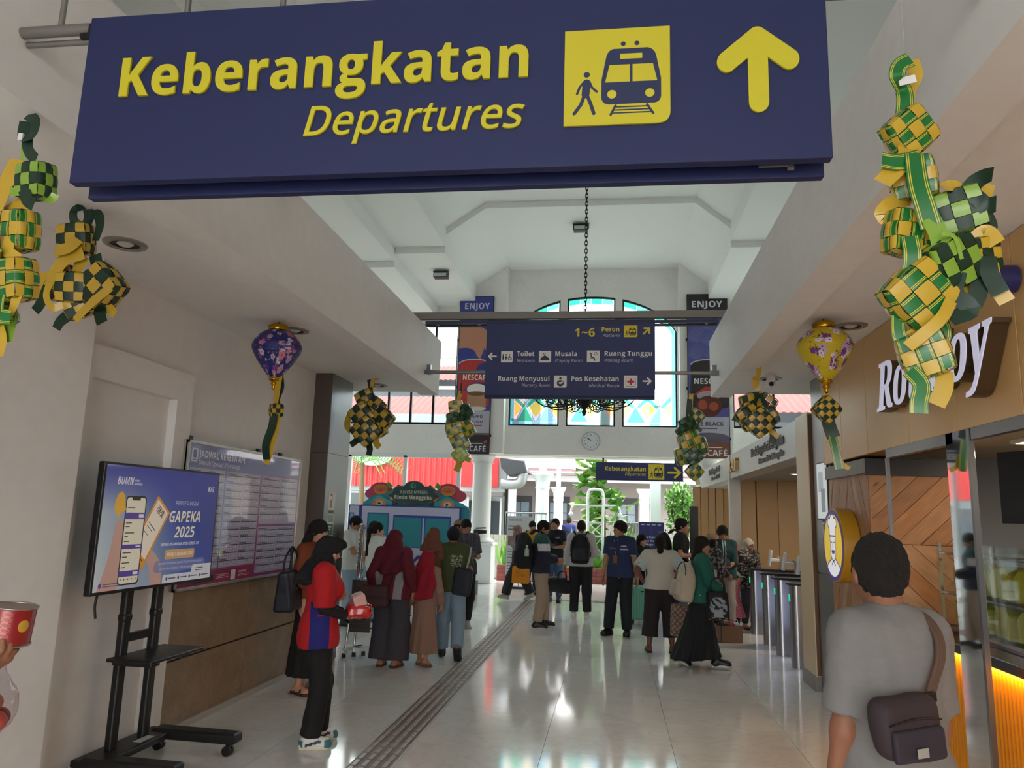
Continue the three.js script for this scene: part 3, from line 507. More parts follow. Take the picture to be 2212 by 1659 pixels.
  for (const x of [-1.62, -1.1, 1.1, 1.62]) part('cross_bar', box(0.03, 0.02, 0.16, x, 0.035, -0.07), mat.galv, b);
  const r = thing('steel_rod', 'thin grey rod fixed to both beams behind the three-row sign', 'rod', [-0.53, 3.465, -8.8]);
  part('rod', bar(V(-1.74, 0, 0), V(1.74, 0, 0), 0.022, 10), mat.galv, r);
  for (const x of [-1.7, 1.7]) part('end_bracket', merge([box(0.1, 0.05, 0.05, x, 0, 0), box(0.05, 0.12, 0.06, x, 0.03, 0)]), mat.darkSteel, r);
}
{
  // the far departures sign under the lintel
  const W = 2.29, H = 0.48;
  const t = canvasTex(1024, 216, (g, w, h) => {
    g.fillStyle = '#27305f'; g.fillRect(0, 0, w, h); g.fillStyle = '#dccb33';
    g.save(); g.font = 'bold 74px sans-serif'; g.translate(105, 102); g.scale(490 / g.measureText('Keberangkatan').width, 1); g.fillText('Keberangkatan', 0, 0); g.restore();
    g.save(); g.translate(340, 158); g.transform(1, 0, -0.2, 1, 0, 0); g.font = '52px sans-serif'; g.scale(250 / g.measureText('Departures').width, 1); g.fillText('Departures', 0, 0); g.restore();
    g.save(); g.translate(622, 16); trainIcon(g, 184, '#262c4c', '#dccb33'); g.restore();
    g.strokeStyle = '#dccb33'; g.lineWidth = 26; g.lineCap = g.lineJoin = 'round'; g.beginPath(); g.moveTo(855, 112); g.lineTo(985, 112); g.moveTo(930, 55); g.lineTo(990, 112); g.lineTo(930, 170); g.stroke();
  });
  const s = thing('hanging_sign', 'far small navy departures sign under the lintel with an arrow to the right', 'sign', [0.706, 2.765, -20.35]);
  part('board', rbox(W, H, 0.1, 0.004, 0, H / 2, 0), mat.signNavy, s);
  part('print', new THREE.PlaneGeometry(W - 0.01, H - 0.01).translate(0, H / 2, 0.0515), std(0xffffff, 0.5, 0, { map: t }), s);
  for (const x of [-0.95, 0.95]) part('hanger', bar(V(x, H, 0), V(x, 0.6, 0), 0.025), mat.black, s);
}
{
  // wall clock
  const t = canvasTex(256, 256, (g) => {
    g.fillStyle = '#e8ebee'; g.fillRect(0, 0, 256, 256); g.fillStyle = '#22252a'; g.font = 'bold 28px sans-serif'; g.textAlign = 'center';
    for (let i = 1; i <= 12; i++) { const a = i * Math.PI / 6; g.fillText(String(i), 128 + 96 * Math.sin(a), 138 - 96 * Math.cos(a)); }
  });
  const c = thing('wall_clock', 'round white wall clock above the garden exit', 'clock', [-0.57, 3.77, ZF]);
  part('rim', lathe([[0, 0], [0.245, 0], [0.25, 0.02], [0.245, 0.05], [0.225, 0.05], [0.22, 0.035], [0, 0.035]], 40).rotateX(Math.PI / 2), std(0xb9c2c9, 0.35, 0.3), c);
  part('dial', new THREE.CircleGeometry(0.222, 40).translate(0, 0, 0.037), std(0xffffff, 0.5, 0, { map: t }), c);
  part('hour_hand', box(0.016, 0.11, 0.004, 0, 0.045, 0.042).rotateZ(R(42)), mat.black, c); part('minute_hand', box(0.011, 0.17, 0.004, 0, 0.07, 0.046).rotateZ(R(55)), mat.black, c);
}
{
  // tall coffee banners on the piers
  const can = (g, x, y, w, h) => { g.beginPath(); g.moveTo(x, y + w * 0.15); g.ellipse(x + w / 2, y + w * 0.15, w / 2, w * 0.15, 0, Math.PI, 0); g.lineTo(x + w, y + h); g.ellipse(x + w / 2, y + h, w / 2, w * 0.12, 0, 0, Math.PI); g.closePath(); g.fill(); };
  const name = (g, s, cx, y, px, w) => { g.save(); g.translate(cx, y); g.font = 'bold ' + px + 'px sans-serif'; g.textAlign = 'center'; g.scale(w / g.measureText(s).width, 1); g.fillText(s, 0, 0); g.restore(); };
  const left = canvasTex(256, 1152, (g, w, h) => {
    g.fillStyle = '#3a4296'; g.fillRect(0, 0, w, h); g.fillStyle = '#d8dbe8'; name(g, 'ENJOY', 128, 92, 62, 200);
    g.fillStyle = '#c98d72'; g.beginPath(); g.moveTo(20, 200); g.bezierCurveTo(70, 200, 180, 210, 256, 290); g.lineTo(256, 430); g.lineTo(226, 440); g.lineTo(200, 380); g.lineTo(168, 470); g.lineTo(138, 440); g.bezierCurveTo(120, 380, 60, 380, 0, 390); g.lineTo(0, 220); g.fill();
    g.fillStyle = '#c23a34'; can(g, 6, 470, 240, 330); g.strokeStyle = '#d8d6d8'; g.lineWidth = 8; g.beginPath(); g.ellipse(126, 506, 120, 36, 0, Math.PI, 0); g.stroke();
    g.fillStyle = '#2e3c90'; g.beginPath(); g.ellipse(200, 540, 60, 44, -0.3, 0, 7); g.fill();
    g.fillStyle = '#f0eeee'; name(g, 'NESCAFÉ', 140, 622, 54, 210);
    g.fillStyle = '#2e3c90'; g.beginPath(); g.moveTo(40, 700); g.lineTo(120, 640); g.lineTo(256, 640); g.lineTo(256, 700); g.fill();
    g.fillStyle = '#f4f0ea'; g.beginPath(); g.ellipse(150, 690, 76, 40, 0, 0, 7); g.fill(); g.fillStyle = '#b58a68'; g.fillRect(78, 720, 146, 110); g.fillStyle = '#7b5138'; g.beginPath(); g.ellipse(150, 722, 73, 16, 0, 0, 7); g.fill(); g.fillStyle = '#d9d3d4'; g.beginPath(); g.ellipse(150, 832, 76, 16, 0, 0, 7); g.fill();
    g.fillStyle = '#b6b2c0'; g.fillRect(0, 846, w, 160); g.fillStyle = '#3a4060'; name(g, 'CAPPU', 150, 900, 34, 108); name(g, 'CCINO', 152, 936, 26, 112); g.fillStyle = '#a83a48'; g.fillRect(90, 950, 110, 6);
    g.fillStyle = '#6d5a55'; g.fillRect(0, 1006, w, 14); g.fillStyle = '#2c2530'; g.fillRect(0, 1020, w, 132); g.fillStyle = '#e4e2ea'; g.fillRect(40, 1078, 170, 6); name(g, 'NESCAFÉ', 122, 1138, 54, 232); g.fillStyle = '#c23a34'; g.beginPath(); g.moveTo(212, 1076); g.lineTo(240, 1050); g.lineTo(240, 1080); g.fill();
  });
  const right = canvasTex(256, 1152, (g, w, h) => {
    g.fillStyle = '#54559a'; g.fillRect(0, 0, w, h); g.fillStyle = '#231d24'; g.fillRect(0, 0, w, 130); g.fillStyle = '#e6e4ea'; name(g, 'ENJOY', 124, 92, 62, 206);
    for (let i = 0; i < 26; i++) { g.fillStyle = `rgba(${110 + i * 2},${112 + i * 2},${170 + i},0.25)`; g.beginPath(); g.ellipse((i * 83) % 256, 190 + (i * 47) % 260, 50, 16, 0.4, 0, 7); g.fill(); }
    g.fillStyle = '#2a2126'; can(g, 14, 470, 250, 320); g.strokeStyle = '#cfcbd0'; g.lineWidth = 8; g.beginPath(); g.ellipse(140, 508, 124, 38, 0, Math.PI, 0); g.stroke(); g.fillStyle = '#b83430'; g.beginPath(); g.ellipse(210, 560, 52, 60, 0.2, 0, 7); g.fill();
    g.fillStyle = '#f0eeee'; name(g, 'NESCAFÉ', 140, 642, 54, 216);
    g.fillStyle = '#b83430'; g.beginPath(); g.moveTo(28, 720); g.lineTo(110, 660); g.lineTo(256, 660); g.lineTo(256, 740); g.fill();
    g.fillStyle = '#a9a0a0'; g.beginPath(); g.ellipse(128, 726, 76, 34, 0, 0, 7); g.fill(); g.fillStyle = '#5a2418'; g.beginPath(); g.ellipse(128, 800, 84, 74, 0, 0, 7); g.fill(); g.fillStyle = '#a84a34'; g.beginPath(); g.ellipse(90, 790, 30, 34, 0, 0, 7); g.ellipse(160, 800, 30, 30, 0, 0, 7); g.fill();
    g.fillStyle = '#b4b0bf'; g.fillRect(0, 874, w, 150); g.fillStyle = '#3a3440'; name(g, 'ICE BLACK', 126, 934, 38, 190); g.fillRect(70, 952, 110, 5);
    g.fillStyle = '#5a5564'; g.beginPath(); g.ellipse(128, 1016, 128, 34, 0, 0, 7); g.fill(); g.fillStyle = '#7c4a36'; g.fillRect(0, 1046, w, 106); g.fillStyle = '#e4e2ea'; g.fillRect(40, 1080, 170, 6); name(g, 'NESCAFÉ', 126, 1140, 54, 236);
  });
  const frame = std(0x1c1c26, 0.5);
  for (const [tx, x, w, lab] of [[left, -3.69, 0.9, 'tall blue and red cappuccino coffee banner on the left pier'], [right, 2.44, 1.0, 'tall dark iced black coffee banner on the right pier']]) {
    const b = thing('coffee_banner', lab, 'banner', [x, 3.33, -19.6]);
    part('frame', rbox(w + 0.04, 4.32, 0.06, 0.006, 0, 2.16, 0.06), frame, b);
    part('print', new THREE.PlaneGeometry(w, 4.28).translate(0, 2.16, 0.0915), std(0xffffff, 0.5, 0, { map: tx }), b);
    for (const y of [0.5, 1.8, 3.1]) part('standoff', merge([box(0.06, 0.06, 0.05, -w / 2 - 0.02, y, 0.03), box(0.06, 0.06, 0.05, w / 2 + 0.02, y, 0.03)]), mat.black, b);
  }
}
// ================= LEFT WALL THINGS =================
{
  // timetable board
  const t = canvasTex(1536, 820, (g, w, h) => {
    const gr = g.createLinearGradient(0, 0, w * 0.6, h); gr.addColorStop(0, '#5f8fc4'); gr.addColorStop(0.25, '#6d6fb4'); gr.addColorStop(0.6, '#7c5aa6'); gr.addColorStop(0.85, '#a03a72'); gr.addColorStop(1, '#8e2f78'); g.fillStyle = gr; g.fillRect(0, 0, w, h);
    g.fillStyle = '#6a6cb2'; g.fillRect(0, 0, w, 130); g.fillStyle = '#7fb2d8'; for (let i = 0; i < 9; i++) { g.beginPath(); g.moveTo(i * 14, 0); g.lineTo(40 + i * 20, 60); g.lineTo(10, 120); g.globalAlpha = 0.18; g.fill(); } g.globalAlpha = 1;
    g.fillStyle = '#e4e4f2'; g.beginPath(); g.roundRect(30, 28, 66, 78, 12); g.fill(); g.fillStyle = '#5660a8'; g.beginPath(); g.roundRect(44, 38, 38, 46, 8); g.fill(); g.fillRect(40, 92, 46, 6);
    g.fillStyle = '#eef0f8'; g.font = 'bold 58px sans-serif'; g.fillText('JADWAL KERETA API', 112, 76); g.font = '40px sans-serif'; g.fillText('Daerah Operasi 8 Surabaya', 112, 120);
    g.fillStyle = '#9a2a52'; g.fillRect(0, 742, 900, 78);
    const panel = (x, y, pw, ph) => {
      g.fillStyle = '#b9b2d6'; g.beginPath(); g.roundRect(x, y, pw, ph, 8); g.fill();
      let yy = y + 12; const cols = 2, cw = pw / cols;
      while (yy < y + ph - 46) {
        for (let c = 0; c < cols; c++) {
          const x0 = x + c * cw + 8, ww = cw - 16; g.fillStyle = '#4b3f78'; g.fillRect(x0, yy, ww * (0.3 + 0.3 * rnd()), 5);
          g.fillStyle = '#2d2740'; g.fillRect(x0, yy + 9, ww, 6);
          for (let r = 0; r < 3; r++) { g.fillStyle = r % 2 ? '#d5d1e6' : '#e6e4f0'; g.fillRect(x0, yy + 16 + r * 8, ww, 7); g.fillStyle = '#5d5878'; for (let q = 0; q < 9; q++) g.fillRect(x0 + q * ww / 9 + 3, yy + 18 + r * 8, ww / 9 * (0.4 + 0.4 * rnd()), 3); }
        }
        yy += 48;
      }
    };
    panel(24, 140, 400, 590); panel(440, 140, 460, 590); panel(920, 140, 590, 330); panel(920, 486, 590, 310);
    g.fillStyle = '#f0e8f0'; g.font = 'bold 18px sans-serif'; g.fillText('SCAN DISINI', 700, 775); g.fillRect(700, 786, 150, 3); g.fillRect(700, 794, 120, 3); g.fillRect(420, 770, 160, 3); g.fillRect(440, 780, 140, 3); g.fillRect(430, 790, 150, 3);
    g.fillStyle = '#e8e6ee'; g.beginPath(); g.roundRect(604, 752, 60, 62, 6); g.fill();
    g.fillStyle = '#1c1b22'; for (let i = 0; i < 2; i++) { g.beginPath(); g.roundRect(150 + i * 130, 768, 116, 34, 8); g.fill(); }
  });
  const b = thing('timetable_board', 'wide purple train timetable board in an aluminium frame on the left wall', 'board', [WL, 1.7, -6.77], Math.PI / 2);
  const W = 2.24, H = 1.2;
  part('cabinet', rbox(W, H, 0.11, 0.006, 0, 0, 0.055), std(0xa7a49f, 0.4, 0.5), b);
  const fr = []; for (const s of [-1, 1]) fr.push(box(W, 0.022, 0.03, 0, s * (H / 2 - 0.011), 0.105), box(0.022, H, 0.03, s * (W / 2 - 0.011), 0, 0.105));
  part('frame', merge(fr), std(0xb9b6b0, 0.35, 0.7), b);
  part('print', new THREE.PlaneGeometry(W - 0.04, H - 0.04).translate(0, 0, 0.1105), new THREE.MeshPhysicalMaterial({ color: 0xffffff, map: t, roughness: 0.32, clearcoat: 1, clearcoatRoughness: 0.03 }), b);
  for (const x of [-0.98, 0.25, 0.75]) part('hook', merge([box(0.04, 0.05, 0.03, x, H / 2 + 0.02, 0.03), box(0.015, 0.03, 0.02, x + 0.03, H / 2 + 0.03, 0.03)]), mat.black, b);
}
{
  // screen on a rolling stand
  const t = canvasTex(1536, 864, (g, w, h) => {
    const gr = g.createLinearGradient(0, h, w, 0); gr.addColorStop(0, '#c9d2d6'); gr.addColorStop(0.35, '#8fa3bd'); gr.addColorStop(0.6, '#3f56a6'); gr.addColorStop(1, '#34408e'); g.fillStyle = gr; g.fillRect(0, 0, w, h);
    const g2 = g.createLinearGradient(0, 0, 0, 330); g2.addColorStop(0, 'rgba(62,66,160,0.95)'); g2.addColorStop(1, 'rgba(62,70,160,0)'); g.fillStyle = g2; g.fillRect(0, 0, w, 330);
    // hand, phone, ticket, bell
    g.fillStyle = '#c9a296'; g.beginPath(); g.moveTo(40, 864); g.bezierCurveTo(120, 700, 150, 560, 160, 430); g.bezierCurveTo(170, 380, 250, 360, 260, 400); g.lineTo(300, 640); g.bezierCurveTo(300, 740, 260, 800, 250, 864); g.fill();
    g.beginPath(); g.moveTo(660, 864); g.bezierCurveTo(640, 800, 640, 720, 560, 660); g.lineTo(520, 560); g.bezierCurveTo(600, 560, 700, 640, 800, 720); g.lineTo(800, 864); g.fill();
    g.save(); g.translate(535, 520); g.rotate(0.62); g.fillStyle = '#e59b35'; g.beginPath(); g.roundRect(-90, -330, 220, 520, 10); g.fill(); g.fillStyle = '#f0e6d6'; g.beginPath(); g.roundRect(-70, -310, 180, 420, 8); g.fill(); g.fillStyle = '#3a2d28'; for (let i = 0; i < 7; i++) g.fillRect(-30 + i * 16, -290, 5 + (i % 3) * 3, 60); g.fillRect(-50, -120, 120, 6); g.fillRect(-50, -90, 90, 5); g.fillRect(-50, -40, 60, 5); g.fillRect(-30, 130, 120, 8); g.restore();
    g.fillStyle = '#26262c'; g.beginPath(); g.roundRect(258, 210, 250, 630, 34); g.fill(); g.fillStyle = '#e9e4cf'; g.beginPath(); g.roundRect(270, 222, 226, 606, 26); g.fill(); g.fillStyle = '#26262c'; g.fillRect(330, 222, 100, 20);
    for (const [y, hh] of [[330, 46], [556, 30], [740, 40]]) { g.fillStyle = '#5b4aa0'; g.fillRect(264, y, 242, hh); g.fillStyle = '#e9e4f0'; g.fillRect(430, y + 10, 60, hh - 20); }
    g.fillStyle = '#4a4640'; g.font = 'bold 15px sans-serif'; for (const [y, q] of [[290, 90], [400, 70], [425, 50], [470, 110], [495, 40], [530, 60], [610, 100], [640, 60], [680, 90], [712, 50]]) g.fillRect(284, y, q, 7);
    for (let i = 0; i < 5; i++) { g.beginPath(); g.arc(292 + i * 44, 800, 6, 0, 7); g.fill(); }
    g.fillStyle = '#e8b440'; g.beginPath(); g.moveTo(130, 300); g.bezierCurveTo(140, 190, 200, 160, 226, 200); g.bezierCurveTo(260, 230, 250, 280, 270, 310); g.lineTo(170, 350); g.closePath(); g.fill(); g.beginPath(); g.arc(190, 346, 18, 0, 7); g.fill();
    const tx = (s, x, y, wd, f, c) => { g.save(); g.fillStyle = c; g.font = f; const m = g.measureText(s).width; g.translate(x, y); g.transform(wd / m, 0, -0.16, 1, 0, 0); g.fillText(s, 0, 0); g.restore(); };
    tx('BUMN', 130, 132, 190, 'bold 74px sans-serif', '#e8e8ef'); tx('UNTUK', 330, 108, 60, 'bold 20px sans-serif', '#e8e8ef'); tx('INDONESIA', 330, 132, 100, 'bold 20px sans-serif', '#e8e8ef');
    tx('KAI', 1372, 150, 100, 'bold 66px sans-serif', '#eeeeee');
    tx('PENYESUAIAN', 900, 268, 340, '48px sans-serif', '#c9cbe0'); tx('GAPEKA', 820, 400, 470, 'bold 122px sans-serif', '#f0ead2'); tx('2025', 920, 520, 300, 'bold 118px sans-serif', '#f0ead2');
    tx('KEPADA PELANGGAN SETIA KERETA API', 750, 580, 560, 'bold 30px sans-serif', '#e6e4ea');
    g.fillStyle = '#cfa678'; g.beginPath(); g.roundRect(820, 610, 430, 74, 18); g.fill(); tx('MULAI 1 FEBRUARI 2025', 850, 660, 370, 'bold 36px sans-serif', '#f6ead6');
    g.fillStyle = 'rgba(120,130,180,0.75)'; g.beginPath(); g.roundRect(690, 690, 740, 90, 40); g.fill(); tx('Cermati Perubahan Jadwal Perjalanan Kereta Api', 740, 722, 640, '26px sans-serif', '#c9cde2'); tx('dan Periksa Kembali Tiket Perjalanan Anda', 760, 762, 580, '26px sans-serif', '#c9cde2');
    g.fillStyle = '#d9dbe2'; g.beginPath(); g.roundRect(820, 800, 720, 70, 20); g.fill(); g.beginPath(); g.roundRect(1230, 742, 380, 90, 30); g.fill(); g.fillStyle = '#3a3f70'; for (let i = 0; i < 4; i++) { g.beginPath(); g.arc(880 + i * 165, 832, 13, 0, 7); g.fill(); g.fillRect(900 + i * 165, 827, 104, 8); } g.fillRect(1300, 768, 110, 7); g.fillRect(1290, 786, 120, 6);
    g.fillStyle = '#5a4aa8'; g.beginPath(); g.arc(70, 826, 17, 0, 7); g.fill(); g.fillStyle = '#5a6080'; g.fillRect(100, 816, 160, 7); g.fillRect(100, 832, 210, 6);
  });
  const s = thing('screen_stand', 'large upright television on a black rolling stand near the left wall', 'television', [-3.26, 0, -5.15], Math.PI / 2 - 0.035);
  const sc = part('television', rbox(1.36, 0.85, 0.05, 0.008, 0, 1.615, 0.02), mat.blackPlastic, s);
  part('display', new THREE.PlaneGeometry(1.325, 0.811).translate(0, 1.618, 0.0455), new THREE.MeshPhysicalMaterial({ color: 0xffffff, map: t, roughness: 0.4, clearcoat: 0.8, clearcoatRoughness: 0.05, emissive: 0xffffff, emissiveMap: t, emissiveIntensity: 0.03 }), sc);
  const p = mat.black;
  for (const x of [-0.17, 0.17]) { part('pole', merge([rbox(0.075, 1.3, 0.06, 0.02, x, 0.72, -0.06), rbox(0.062, 0.5, 0.05, 0.015, x, 1.3, -0.06), rbox(0.085, 0.06, 0.07, 0.02, x, 1.0, -0.06)]), p, s); }
  for (const [w, y, z] of [[0.3, 0.86, -0.06], [0.6, 1.5, -0.03], [0.6, 1.75, -0.03]]) part('cross_bar', box(w, 0.055, 0.03, 0, y, z), p, s);
  part('tray', merge([rbox(0.62, 0.025, 0.34, 0.01, 0, 0.74, 0.1), rbox(0.1, 0.05, 0.3, 0.01, -0.17, 0.715, 0.06), rbox(0.1, 0.05, 0.3, 0.01, 0.17, 0.715, 0.06)]), mat.blackPlastic, s);
  const bs = part('base', merge([rbox(0.84, 0.05, 0.22, 0.015, 0, 0.12, -0.05)]), p, s);
  part('sticker', box(0.16, 0.002, 0.06, 0.1, 0.147, 0.0), std(0xc9ccc8, 0.5), bs);
  for (const x of [-0.36, 0.36]) {
    const l = part('leg', extrude(poly([[-0.05, -0.13], [0.05, -0.13], [0.045, 0.5], [-0.045, 0.5]]), 0.05, 0.012).rotateX(Math.PI / 2).translate(x, 0.15, 0.06), p, s);
    for (const z of [0.5, -0.05]) part('caster', merge([cyl(0.035, 0.035, 0.022, 16).rotateZ(Math.PI / 2).translate(x - 0.018, 0.035, z), cyl(0.035, 0.035, 0.022, 16).rotateZ(Math.PI / 2).translate(x + 0.018, 0.035, z), box(0.02, 0.05, 0.03, x, 0.07, z)]), mat.black, l);
  }
  part('cable', tube([V(-0.55, 1.2, 0.0), V(-0.55, 1.12, -0.01), V(-0.545, 1.04, 0)], 0.008, 10, 5), p, s);
}
{
  // upright chrome rack with slatted panels beside the left column
  const s = thing('steel_bench', 'chrome tube stand with dark slatted panels by the left column', 'bench', [-3.25, 0, -9.35]);
  const slat = (w, h) => { const a = [rbox(w, h, 0.03, 0.012)]; for (let i = 0; i < Math.floor(h / 0.055); i++) a.push(rbox(w - 0.05, 0.02, 0.016, 0.006, 0, -h / 2 + 0.05 + i * 0.055, 0.018)); return merge(a); };
  part('tall_panel', slat(0.36, 0.62).rotateY(-1.2).rotateZ(-0.04).translate(0.13, 1.3, 0.1), std(0x6a655f, 0.4, 0.6), s);
  part('low_panel', slat(0.26, 0.62).translate(0.2, 0.62, 0.12), std(0x57524e, 0.4, 0.6), s);
  part('loop_rail', tube([V(0.2, 0.93, 0.05), V(0.42, 0.94, -0.05), V(0.46, 0.9, -0.07), V(0.46, 0.42, -0.07), V(0.42, 0.37, -0.05), V(0.2, 0.33, 0.05)], 0.017, 40, 8), mat.chrome, s);
  part('frame', merge([bar(V(0.1, 0.05, 0), V(0.13, 1.6, 0), 0.018), bar(V(0.02, 0.05, 0.1), V(0.05, 0.4, 0.1), 0.02), bar(V(0.0, 0.1, 0.12), V(0.2, 0.14, 0.0), 0.015), bar(V(0.02, 0.33, 0.1), V(0.24, 0.33, 0.1), 0.016), bar(V(0, 0.1, 0.12), V(0.18, 0.1, -0.1), 0.015)]), mat.chrome, s);
  for (const [x, z] of [[0.01, 0.1], [0.1, 0.0], [0.19, -0.1]]) part('foot', cyl(0.022, 0.025, 0.05, 10, x, 0.025, z), mat.black, s);
}
{
  // stickers on the steel face of the left column
  const nt = canvasTex(96, 256, (g) => { g.fillStyle = '#d9dcd4'; g.fillRect(0, 0, 96, 256); g.fillStyle = '#b0714e'; g.fillRect(18, 4, 40, 86); g.fillStyle = '#e9e2d2'; g.fillRect(24, 20, 26, 20); g.fillStyle = '#3b443c'; g.fillRect(6, 104, 84, 20); g.fillStyle = '#89a487'; g.fillRect(6, 128, 84, 48); g.fillStyle = '#1d5a40'; g.fillRect(6, 186, 84, 66); g.fillStyle = '#dfe8df'; g.fillRect(20, 200, 46, 6); g.fillRect(20, 214, 36, 5); });
  const s = thing('notice_sticker', 'small green and orange notice stickers on the steel face of the left column', 'sticker', [-3.287, 1.72, -8.62], Math.PI / 2);
  part('print', box(0.2, 0.5, 0.002), std(0xffffff, 0.5, 0, { map: nt }), s);
}
{
  // festive photo booth shaped like a train carriage
  const b = thing('photo_booth', 'festive photo booth shaped like a blue and white train carriage under a teal arch', 'booth', [-4.7, 0, -16.9]);
  part('platform', merge([box(3.3, 0.3, 1.3, 0.05, 0.15, 0.3)]), std(0x1f2636, 0.5), b);
  part('platform_edge', box(3.3, 0.03, 0.02, 0.05, 0.29, 0.955), std(0xb9bcae, 0.5), b);
  const t = canvasTex(1280, 800, (g, w, h) => {
    g.fillStyle = '#c3c4e2'; g.fillRect(0, 0, w, h);
    const B = '#34349c', win = (x, y, ww, hh) => { g.fillStyle = B; g.beginPath(); g.roundRect(x, y, ww, hh, 12); g.fill(); g.fillStyle = '#1d8a9c'; g.fillRect(x + 14, y + 14, ww - 28, hh - 24); g.strokeStyle = '#2f9aa8'; g.lineWidth = 2; for (let i = 0; i < ww / 30; i++) for (let j = 0; j < hh / 30; j++) { g.beginPath(); g.arc(x + 20 + i * 30, y + 20 + j * 30, 13, 0, 7); g.stroke(); } };
    g.fillStyle = B; g.fillRect(0, 0, w, 8); g.fillRect(0, 0, 8, h); g.fillRect(w - 8, 0, 8, h);
    g.fillStyle = '#7fb0d8'; g.fillRect(12, 90, 46, 260); g.strokeStyle = B; g.lineWidth = 8; g.strokeRect(12, 90, 46, 260);
    g.fillStyle = B; g.fillRect(118, 0, 36, h);
    win(220, 80, 250, 460); win(520, 100, 340, 360); win(880, 100, 300, 360); g.fillStyle = '#c3c4e2'; g.fillRect(860, 130, 16, 320);
    g.fillStyle = B; g.fillRect(520, 100, 660, 26);
    g.fillStyle = '#c0392b'; g.fillRect(8, 560, 112, 60); g.fillRect(154, 560, 80, 60); g.fillStyle = '#8fb8dc'; g.fillRect(8, 640, 112, 110); g.fillRect(154, 640, 100, 110); g.fillStyle = B; g.fillRect(8, 692, 250, 6); g.fillRect(8, 750, w, 14);
    g.fillStyle = B; g.save(); g.translate(640, 740); g.transform(1, 0, -0.25, 1, 0, 0); g.font = 'bold 280px sans-serif'; g.fillText('KAI', 0, 0); g.restore(); g.fillStyle = '#e06a30'; g.beginPath(); g.moveTo(820, 740); g.lineTo(900, 600); g.lineTo(930, 600); g.lineTo(860, 740); g.fill();
  });
  part('carriage_panel', new RoundedBoxGeometry(2.62, 1.62, 0.08, 2, 0.01).translate(0, 1.1, 0), std(0x34349c, 0.5), b);
  part('print', new THREE.PlaneGeometry(2.6, 1.6).translate(0, 1.1, 0.0415), std(0xffffff, 0.5, 0, { map: t }), b);
  // arch: stepped outline behind the carriage
  const teal = std(0x2a8f9e, 0.5), deep = std(0x176f6c, 0.5), pink = std(0xc2405f, 0.5), orange = std(0xd98a3a, 0.5), dk = std(0x1d4a4c, 0.5), lime = std(0x5f9a3c, 0.5), cream = std(0xe3d6c6, 0.5);
  const arch = new THREE.Shape(); arch.moveTo(-1.05, 0.3); arch.lineTo(1.5, 0.3); arch.lineTo(1.5, 1.75); arch.quadraticCurveTo(1.48, 2.0, 1.28, 1.98); arch.lineTo(1.15, 2.2); arch.quadraticCurveTo(0.9, 2.3, 0.72, 2.42); arch.lineTo(-0.35, 2.42); arch.quadraticCurveTo(-0.75, 2.3, -0.92, 2.1); arch.lineTo(-1.05, 1.9);
  part('arch', extrude(arch, 0.06).translate(0.0, 0, -0.16), teal, b);
  const disc = (x, y, r, m, z, name) => part(name, cyl(r, r, 0.03, 28).rotateX(Math.PI / 2).translate(x, y, z), m, b);
  const flower = (x, y, r) => { const p = disc(x, y, r, orange, -0.06, 'flower'); const q = []; for (let i = 0; i < 8; i++) q.push(box(0.02, r * 1.2, 0.006).rotateZ(i * Math.PI / 8).translate(x, y, -0.042)); part('petals', merge(q), cream, p); };
  for (const x of [-0.62, 0.98]) {
    disc(x, 2.42, 0.27, pink, -0.13, 'scallop'); disc(x - 0.2, 2.3, 0.18, pink, -0.135, 'scallop'); disc(x + 0.22, 2.28, 0.2, pink, -0.135, 'scallop');
    const p = disc(x, 2.44, 0.17, orange, -0.1, 'sunburst'); const q = []; for (let i = 0; i < 9; i++) q.push(box(0.014, 0.16, 0.006).translate(0, 0.09, 0).rotateZ((i - 4) * 0.32).translate(x, 2.38, -0.082)); part('rays', merge(q), pink, p);
    part('mosque_arch', extrude(poly([[x - 0.4, 1.92], [x + 0.4, 1.92], [x + 0.38, 2.02], [x + 0.16, 2.12], [x, 2.27], [x - 0.16, 2.12], [x - 0.38, 2.02]]), 0.03).translate(0, 0, -0.085), std(0x3aa5b4, 0.5), b);
    flower(x, 1.98, 0.16);
  }
  flower(-0.3, 2.16, 0.08); flower(0.66, 2.16, 0.08);
  for (const [x, s] of [[-0.32, 1], [0.68, -1]]) {
    const k = part('ketupat_panel', box(0.24, 0.24, 0.02).rotateZ(Math.PI / 4 + 0.1 * s).translate(x + 0.14 * s, 2.46, -0.1), lime, b); const st = [];
    for (let i = -2; i <= 2; i++) st.push(box(0.015, 0.24, 0.004, i * 0.05, 0, 0), box(0.24, 0.015, 0.004, 0, i * 0.05, 0)); part('weave', merge(st).rotateZ(Math.PI / 4 + 0.1 * s).translate(x + 0.14 * s, 2.46, -0.088), deep, k);
    part('ketupat_tail', extrude(poly([[-0.1, 0], [0, -0.08], [0.06, 0.02], [-0.04, 0.16]]), 0.02).translate(x - 0.08 * s, 2.56, -0.1), lime, b);
    part('lantern_panel', merge([box(0.1, 0.2, 0.03, x + 0.06 * s, 2.0, -0.05), box(0.05, 0.07, 0.03, x + 0.06 * s, 2.13, -0.05)]), dk, b);
  }
